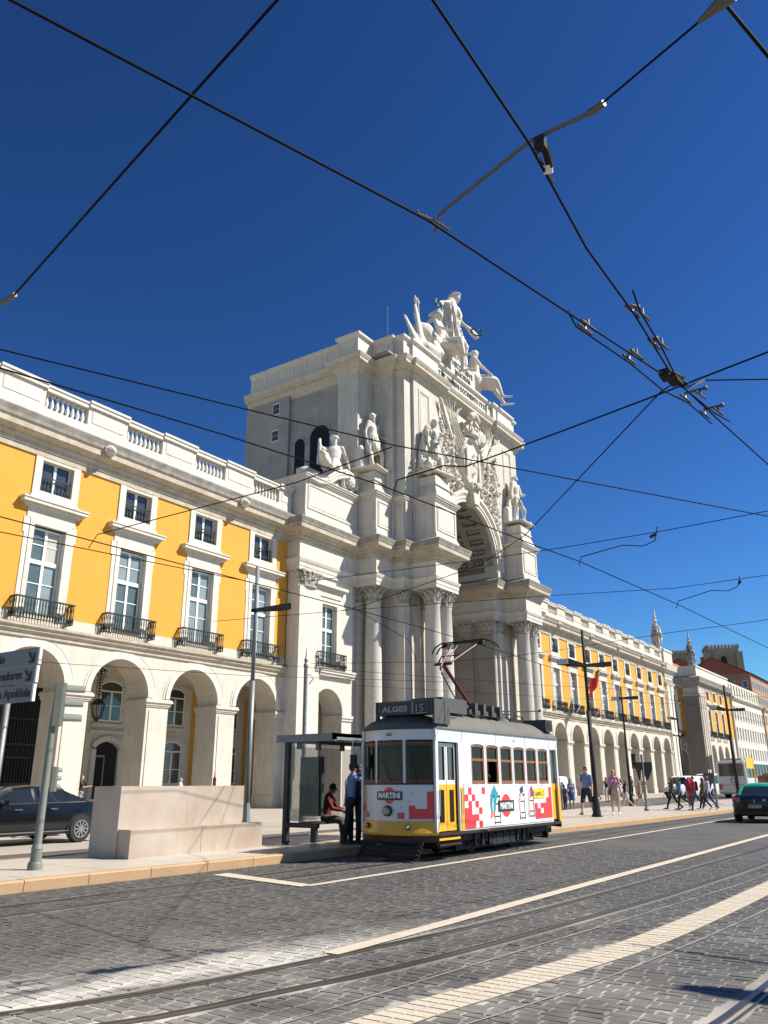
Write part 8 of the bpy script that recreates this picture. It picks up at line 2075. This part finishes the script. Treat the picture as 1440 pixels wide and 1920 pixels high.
van('white van partly hidden behind the man in the blue shirt', 56.5, 24.5, PI+.0, 1.0)
# coach
def coach(label, x, y, rz, Lb, Wb, Hb, body_m, lower=None):
    t = thing('coach', (x, y, 0), label, 'coach', rz=rz); h = Wb/2
    def sec(x_, zb, zm, zt, w0, wr): return (x_, [(0, zb), (w0*.96, zb), (w0, zb+.2), (w0, zm), (wr, zt-.3), (wr*.93, zt-.05), (0, zt)])
    st = [sec(-Lb/2, .5, 1.7, Hb-.15, h*.94, h*.9), sec(-Lb/2+.12, .35, 1.7, Hb, h, h*.97)]+[sec(-Lb/2+.12+k*(Lb-.6)/8, .35, 1.7, Hb, h, h*.97) for k in range(1, 8)]+[sec(Lb/2-.5, .35, 1.6, Hb-.02, h, h*.97), sec(Lb/2, .4, 1.4, Hb-.5, h*.95, h*.86)]
    cg = mat('coach_glass', (.015, .016, .017), .07, spec=.9)
    def cells(i, j): return 'side_glass' if j == 3 and 1 <= i <= 8 else ('windscreen' if i == 9 and j == 3 else 'body')
    loft_car(st, cells, {'body': body_m, 'side_glass': cg, 'windscreen': cg}, t)
    for k in range(1, 8):
        a = MB()
        for s in (-1, 1): a.box(-Lb/2+.1+k*(Lb-.6)/8, s*(h*.995), 1.7, -Lb/2+.18+k*(Lb-.6)/8, s*(h+.012), Hb-.32)
        a.build('window_pillar', blackint, t, world=False)
    # rear end
    a = MB(); a.box(-Lb/2-.02, -h*.82, 1.85, -Lb/2+.01, h*.82, Hb-.3); a.build('rear_window', cg, t, world=False)
    a = MB(); a.box(-Lb/2-.025, -h*.85, 1.1, -Lb/2-.0, h*.85, 1.13); a.box(-Lb/2-.025, -h*.85, .8, -Lb/2-.0, -.1, .83); a.box(-Lb/2-.03, -h*.9, .35, -Lb/2, -h*.45, .55); a.build('rear_panel_lines', poledark, t, world=False)
    for s in (-1, 1): a = MB(); a.box(-Lb/2-.03, s*h*.72, .75, -Lb/2, s*h*.92, 1.2); a.build('tail_light', mat('tail_light_red', (.45, .01, .012), .2), t, world=False)
    a = MB(); a.box(-Lb*.4, -h*.6, Hb-.02, -Lb*.1, h*.6, Hb+.16); a.build('roof_unit', mat('roof_unit_grey', (.3, .3, .3), .6), t, world=False)
    a = MB(); pts = [(-Lb/2-.03, .35*math.cos(k*.6)*(.4+.04*k)-.1, 1.5+.22*math.sin(k*.6)*(.5+.05*k)) for k in range(14)]; a.tube(pts, .02, 4); a.build('emblem', poledark, t, world=False)
    wheels(t, (-Lb*.26, -Lb*.17, Lb*.30), h, .48, rimm, 8)
    return t
coach('white coach seen from behind, parked beyond the taxi', 84.4, 16.6, R_(-3), 9.5, 2.55, 3.22, mat('coach_white', (.62, .63, .62), .3, var=.2, dark=(.4, .4, .4), coat=.3))
rc = coach('low red minibus at the right edge in front of the coach side', 77.5, 13.0, R_(-2), 5.0, 1.7, 1.9, mat('bus_red', (.42, .05, .04), .35, coat=.3))
# scooter with rider
def scooter(x, y, rz, label):
    t = thing('scooter', (x, y, 0), label, 'scooter', rz=rz); rm = mat('scooter_red', (.45, .02, .02), .3)
    a = MB(); a.ball((-.35, 0, .6), .3, 10, 6, (1.2, .6, .7)); a.obox((.1, 0, .3), (.5, .3, .08)); a.obox((.42, 0, .6), (.08, .36, .6), ry=-.2); a.build('bodywork', rm, t, world=False)
    for xx in (-.5, .6): a = MB(); a.lathe([(.1, -.05), (.24, -.05), (.25, 0), (.24, .05), (.1, .05)], n=14, M_=Matrix.Translation((xx, 0, .25))@Matrix.Rotation(PI/2, 4, 'X')); a.build('wheel', tyre, t, world=False)
    a = MB(); a.tube([(.6, 0, .25), (.42, 0, 1.0)], .025, 6); a.tube([(.4, -.3, 1.02), (.42, 0, 1.0), (.4, .3, 1.02)], .02, 6); a.build('steering', blackint, t, world=False)
    a = MB(); a.obox((-.3, 0, .82), (.6, .26, .08)); a.build('saddle', blackint, t, world=False)
scooter(56.5, 14.6, R_(200), 'red scooter near the left side of the coach')
# ------------------------------------------------------------------ people
W1 = {'l': (22, 3, 4), 'r': (-20, 3, 18)}; W2_ = {'r': (24, 3, 5), 'l': (-20, 3, 22)}
def towards(dx, dy): return math.atan2(dx, -dy)     # facing -Y by default
random.seed(11)
person('man in a light blue shirt with a shoulder strap reaching up to the tram window', 15.27, 11.31, .135, R_(48), 1.72, top=(.22, .32, .62), bottom=(.015, .016, .02), skin=(.42, .24, .16), hair=(.02, .015, .012), vox=.012, sleeve='short', bag='strap', belly=.01,
       arms={'r': (78, 8, 14, 0), 'l': (55, 12, 30, 10)}, legs={'l': (6, 4, 4), 'r': (-8, 4, 3)}, lean=8, head=(-6, 0))
person('man in dark clothes standing close behind the blue-shirted man', 15.45, 11.18, .135, R_(40), 1.68, top=(.012, .012, .014), bottom=(.01, .01, .012), skin=(.3, .17, .11), hair=(.015, .012, .01), vox=.013, sleeve='short', arms={'l': (40, 10, 35, 0), 'r': (10, 8, 10, 0)})
person('woman with reddish hair at the tram door, lifting one arm', 15.55, 11.02, .135, R_(35), 1.6, top=(.015, .013, .013), bottom=(.012, .012, .014), skin=(.45, .27, .19), hair=(.18, .07, .03), female=True, hairlen=.8, vox=.013, sleeve='short', arms={'l': (95, 12, 25, 0), 'r': (15, 8, 10, 0)})
person('person in a dark red coat and cap sitting in the shelter', 15.62, 12.25, .14, R_(20), 1.62, top=(.12, .008, .01), bottom=(.07, .055, .045), skin=(.35, .22, .16), cap=(.04, .025, .02), hair=(.1, .1, .1), vox=.013, sleeve='long', shoe=(.2, .2, .2), pelvis=.52,
       arms={'l': (30, 8, 50, 35), 'r': (30, 8, 50, 35)}, legs={'l': (82, 6, 80), 'r': (82, 6, 74)}, lean=10, head=(20, 0))
person('man in a blue short-sleeved shirt and dark shorts walking beside the double-armed lamp', 31.7, 12.1, .135, R_(-88), 1.83, top=(.16, .22, .40), bottom=(.02, .02, .022), skin=(.5, .29, .2), hair=(.07, .04, .025), shoe=(.03, .03, .03), vox=.012, sleeve='short', legwear='shorts', glasses=True, bag='back', extra=(.025, .025, .03),
       arms={'r': (35, 6, 95, 20), 'l': (6, 10, 22, 0)}, legs={'r': (24, 3, 3), 'l': (-18, 3, 8)}, head=(2, 30))
person('blonde woman in a pink striped top and beige shorts walking with sunglasses', 33.9, 11.75, .135, R_(-72), 1.72, top=(.48, .22, .34), bottom=(.45, .36, .27), skin=(.58, .36, .27), hair=(.42, .25, .09), shoe=(.65, .65, .62), female=True, hairlen=.55, vox=.012, sleeve='short', legwear='shorts', glasses=True, bag='hip',
       arms={'r': (4, 10, 10, 0), 'l': (14, 12, 20, 0)}, legs={'r': (8, 3, 3), 'l': (-8, 3, 8)})
P = lambda *a, **k: person(*a, vox=.02, **k)
P('woman with long fair hair and black top behind the blonde woman', 45.6, 15.2, .0, R_(-140), 1.6, top=(.015, .015, .018), bottom=(.3, .42, .55), skin=(.5, .3, .2), hair=(.16, .09, .04), shoe=(.6, .6, .6), female=True, hairlen=1.2, sleeve='none', legwear='short_shorts', legs={'l': (28, 3, 6), 'r': (-26, 3, 20)})
P('woman with long brown hair in denim shorts stepping off the kerb', 44.9, 15.6, .0, R_(-140), 1.62, top=(.02, .02, .02), bottom=(.32, .42, .52), hair=(.07, .04, .02), shoe=(.2, .2, .25), female=True, hairlen=1.3, sleeve='none', legwear='short_shorts', legs=W1)
P('girl in a dark dress with a jacket in hand striding right behind the traffic light', 47.4, 15.0, .0, R_(-140), 1.55, top=(.35, .26, .14), bottom=(.03, .025, .03), hair=(.30, .17, .07), shoe=(.4, .3, .25), female=True, hairlen=1.1, sleeve='none', legwear='short_shorts', legs={'l': (30, 3, 4), 'r': (-28, 3, 26)})
P('man in navy top and white shorts holding up a camera', 62.6, 22.3, .0, R_(-30), 1.75, top=(.02, .025, .05), bottom=(.6, .58, .52), skin=(.5, .3, .22), cap=(.35, .12, .1), hair=(.2, .2, .2), sleeve='short', legwear='shorts', arms={'l': (75, 12, 95, 20), 'r': (75, 12, 95, 20)})
P('person in white behind the photographing man', 65.0, 22.6, .0, R_(-20), 1.65, top=(.6, .6, .6), bottom=(.55, .5, .45), hair=(.15, .1, .06), female=True, hairlen=.6, legwear='skirt')
P('older man in a white shirt by the rear of the tram', 43.0, 17.9, .0, R_(-70), 1.72, top=(.55, .54, .5), bottom=(.4, .34, .26), hair=(.5, .48, .45), skin=(.5, .3, .22), legwear='long', legs=W1)
P('woman in a blue patterned outfit holding a red bag near the tram', 44.6, 17.9, .0, R_(-65), 1.6, top=(.25, .3, .5), bottom=(.08, .12, .3), hair=(.1, .06, .04), female=True, hairlen=.5, legwear='skirt', bag='hip', extra=(.5, .03, .03))
P('woman in red beside the tram rear, farthest left of the group', 41.6, 18.2, .0, R_(-120), 1.6, top=(.5, .04, .05), bottom=(.04, .04, .05), hair=(.06, .04, .03), female=True, hairlen=.7, legs=W2_)
P('child in dark clothes between the tram rear and the older man', 42.2, 17.3, .0, R_(60), 1.3, top=(.1, .1, .12), bottom=(.08, .08, .1), hair=(.06, .04, .03))
P('dark uniformed person standing before a pillar of the right arcade', 80.5, 26.2, .13, R_(-20), 1.8, top=(.03, .035, .06), bottom=(.015, .015, .02), cap=(.02, .02, .03))
P('person with a green backpack near the uniformed person', 80.2, 24.9, .0, R_(100), 1.75, top=(.3, .28, .25), bottom=(.2, .18, .15), bag='back', extra=(.05, .1, .08), legwear='shorts', legs=W1)
P('woman in a denim jacket and black leggings striding in heeled boots', 41.75, 11.3, .135, R_(-148), 1.52, top=(.12, .2, .32), bottom=(.01, .01, .012), hair=(.05, .025, .02), female=True, hairlen=1.4, sleeve='long', legwear='tight', legs={'l': (14, 3, 3), 'r': (-34, 3, 24)})
P('woman in dark top right behind the denim-jacket woman', 41.2, 11.5, .135, R_(-148), 1.5, top=(.05, .05, .06), bottom=(.012, .012, .014), hair=(.06, .03, .02), female=True, hairlen=1.2, sleeve='long', legwear='tight', legs=W2_)
P('person with a black backpack, red sleeve and blue jeans walking right', 41.4, 10.55, .135, R_(-148), 1.55, top=(.4, .03, .03), bottom=(.05, .11, .22), hair=(.03, .02, .02), shoe=(.65, .65, .65), bag='back', sleeve='long', legwear='tight', legs={'l': (16, 3, 4), 'r': (-36, 3, 12)})
P('woman in an olive jacket and black trousers near the taxi', 41.3, 10.1, .135, R_(-150), 1.48, top=(.10, .09, .04), bottom=(.012, .012, .012), hair=(.14, .07, .03), shoe=(.65, .65, .65), female=True, hairlen=1.3, sleeve='long', legwear='tight', legs=W1)
P('woman with long brown hair, white top and blue jeans next to the taxi', 41.7, 9.98, .135, R_(-150), 1.55, top=(.65, .65, .65), bottom=(.04, .08, .2), hair=(.10, .04, .025), shoe=(.65, .65, .65), female=True, hairlen=1.6, sleeve='long', legwear='tight', legs=W2_)
P('man in a red jacket and cap standing by the scooter', 57.5, 14.9, .0, R_(-60), 1.7, top=(.45, .02, .03), bottom=(.02, .03, .06), cap=(.45, .02, .03), sleeve='long')
P('distant person standing in front of the dark end wall', 100, 26.0, .1, R_(10), 1.75, top=(.3, .3, .3), bottom=(.05, .05, .06))
P('second distant person by the dark end wall', 96, 22.6, .1, R_(40), 1.7, top=(.08, .07, .07), bottom=(.05, .05, .06))
P('person in a white top with a dark scarf behind the marble bench', 27.6, 30.3, .13, R_(40), 1.55, top=(.65, .65, .66), bottom=(.1, .1, .12), hair=(.28, .2, .12), female=True, hairlen=.3, sleeve='long')
P('person in a dark vest standing in the arcade doorway', 24.3, 33.2, .13, R_(35), 1.68, top=(.02, .02, .025), bottom=(.3, .3, .3), hair=(.15, .08, .04), arms={'l': (40, 8, 60, 20), 'r': (40, 8, 60, 20)}, sleeve='short')
P('visitor peering over the attic parapet beside the crowning statues', 43.9, 28.2, 30.9, R_(10), 1.7, top=(.1, .1, .12), bottom=(.1, .1, .1), hair=(.03, .02, .02))
bpy.context.view_layer.update()

P('woman in a pale top and shorts crossing behind the blonde woman', 46.9, 15.9, .0, R_(-150), 1.62, top=(.5, .48, .5), bottom=(.12, .2, .3), hair=(.2, .12, .06), female=True, hairlen=1.0, sleeve='none', legwear='short_shorts', legs=W2_)
P('person in grey walking between the photographing man and the arcade', 66.5, 24.6, .0, R_(-150), 1.7, top=(.25, .25, .27), bottom=(.06, .07, .1), legs=W1)
P('small distant person in white beside the white vans', 86.5, 24.2, .0, R_(-40), 1.72, top=(.6, .6, .6), bottom=(.06, .07, .1), legs=W2_)
P('distant person in dark clothes behind the white vans', 98.0, 24.8, .1, R_(60), 1.72, top=(.05, .05, .06), bottom=(.04, .04, .05), legs=W1)

GR = {'person': 'people at the stop, crossing and in the square', 'street_lamp': 'street lamps along the tracks', 'traffic_light': 'traffic lights on the island and crossing', 'parked_van': 'white vans in front of the right arcade',
      'contact_wire': 'overhead tram wires', 'span_wire': 'overhead tram wires', 'frog_runner': 'overhead tram wires', 'steady_arm': 'steady arms holding the tram wires', 'standing_statue': 'standing statues on the arch pedestals', 'reclining_statue': 'reclining statues on the arch',
      'crowning_statue': 'crowning statues on top of the arch', 'laurel_wreath': 'laurel wreaths of the crowning figure', 'roof_trophy': 'carved trophies on the roof corners', 'cathedral_tower': 'cathedral towers', 'town_house': 'town houses along the far street', 'hill_house': 'red roofed houses on the hill',
      'street_house': 'houses behind the arch', 'hanging_lantern': 'iron lanterns in the arcades', 'arcaded_palace': 'yellow arcaded palace wings', 'insulator': 'insulators on the registration arms'}
for o in list(bpy.data.objects):
    if o.parent is None and 'category' in o and 'group' not in o:
        g = GR.get(o.name.split('.')[0])
        if g: o['group'] = g
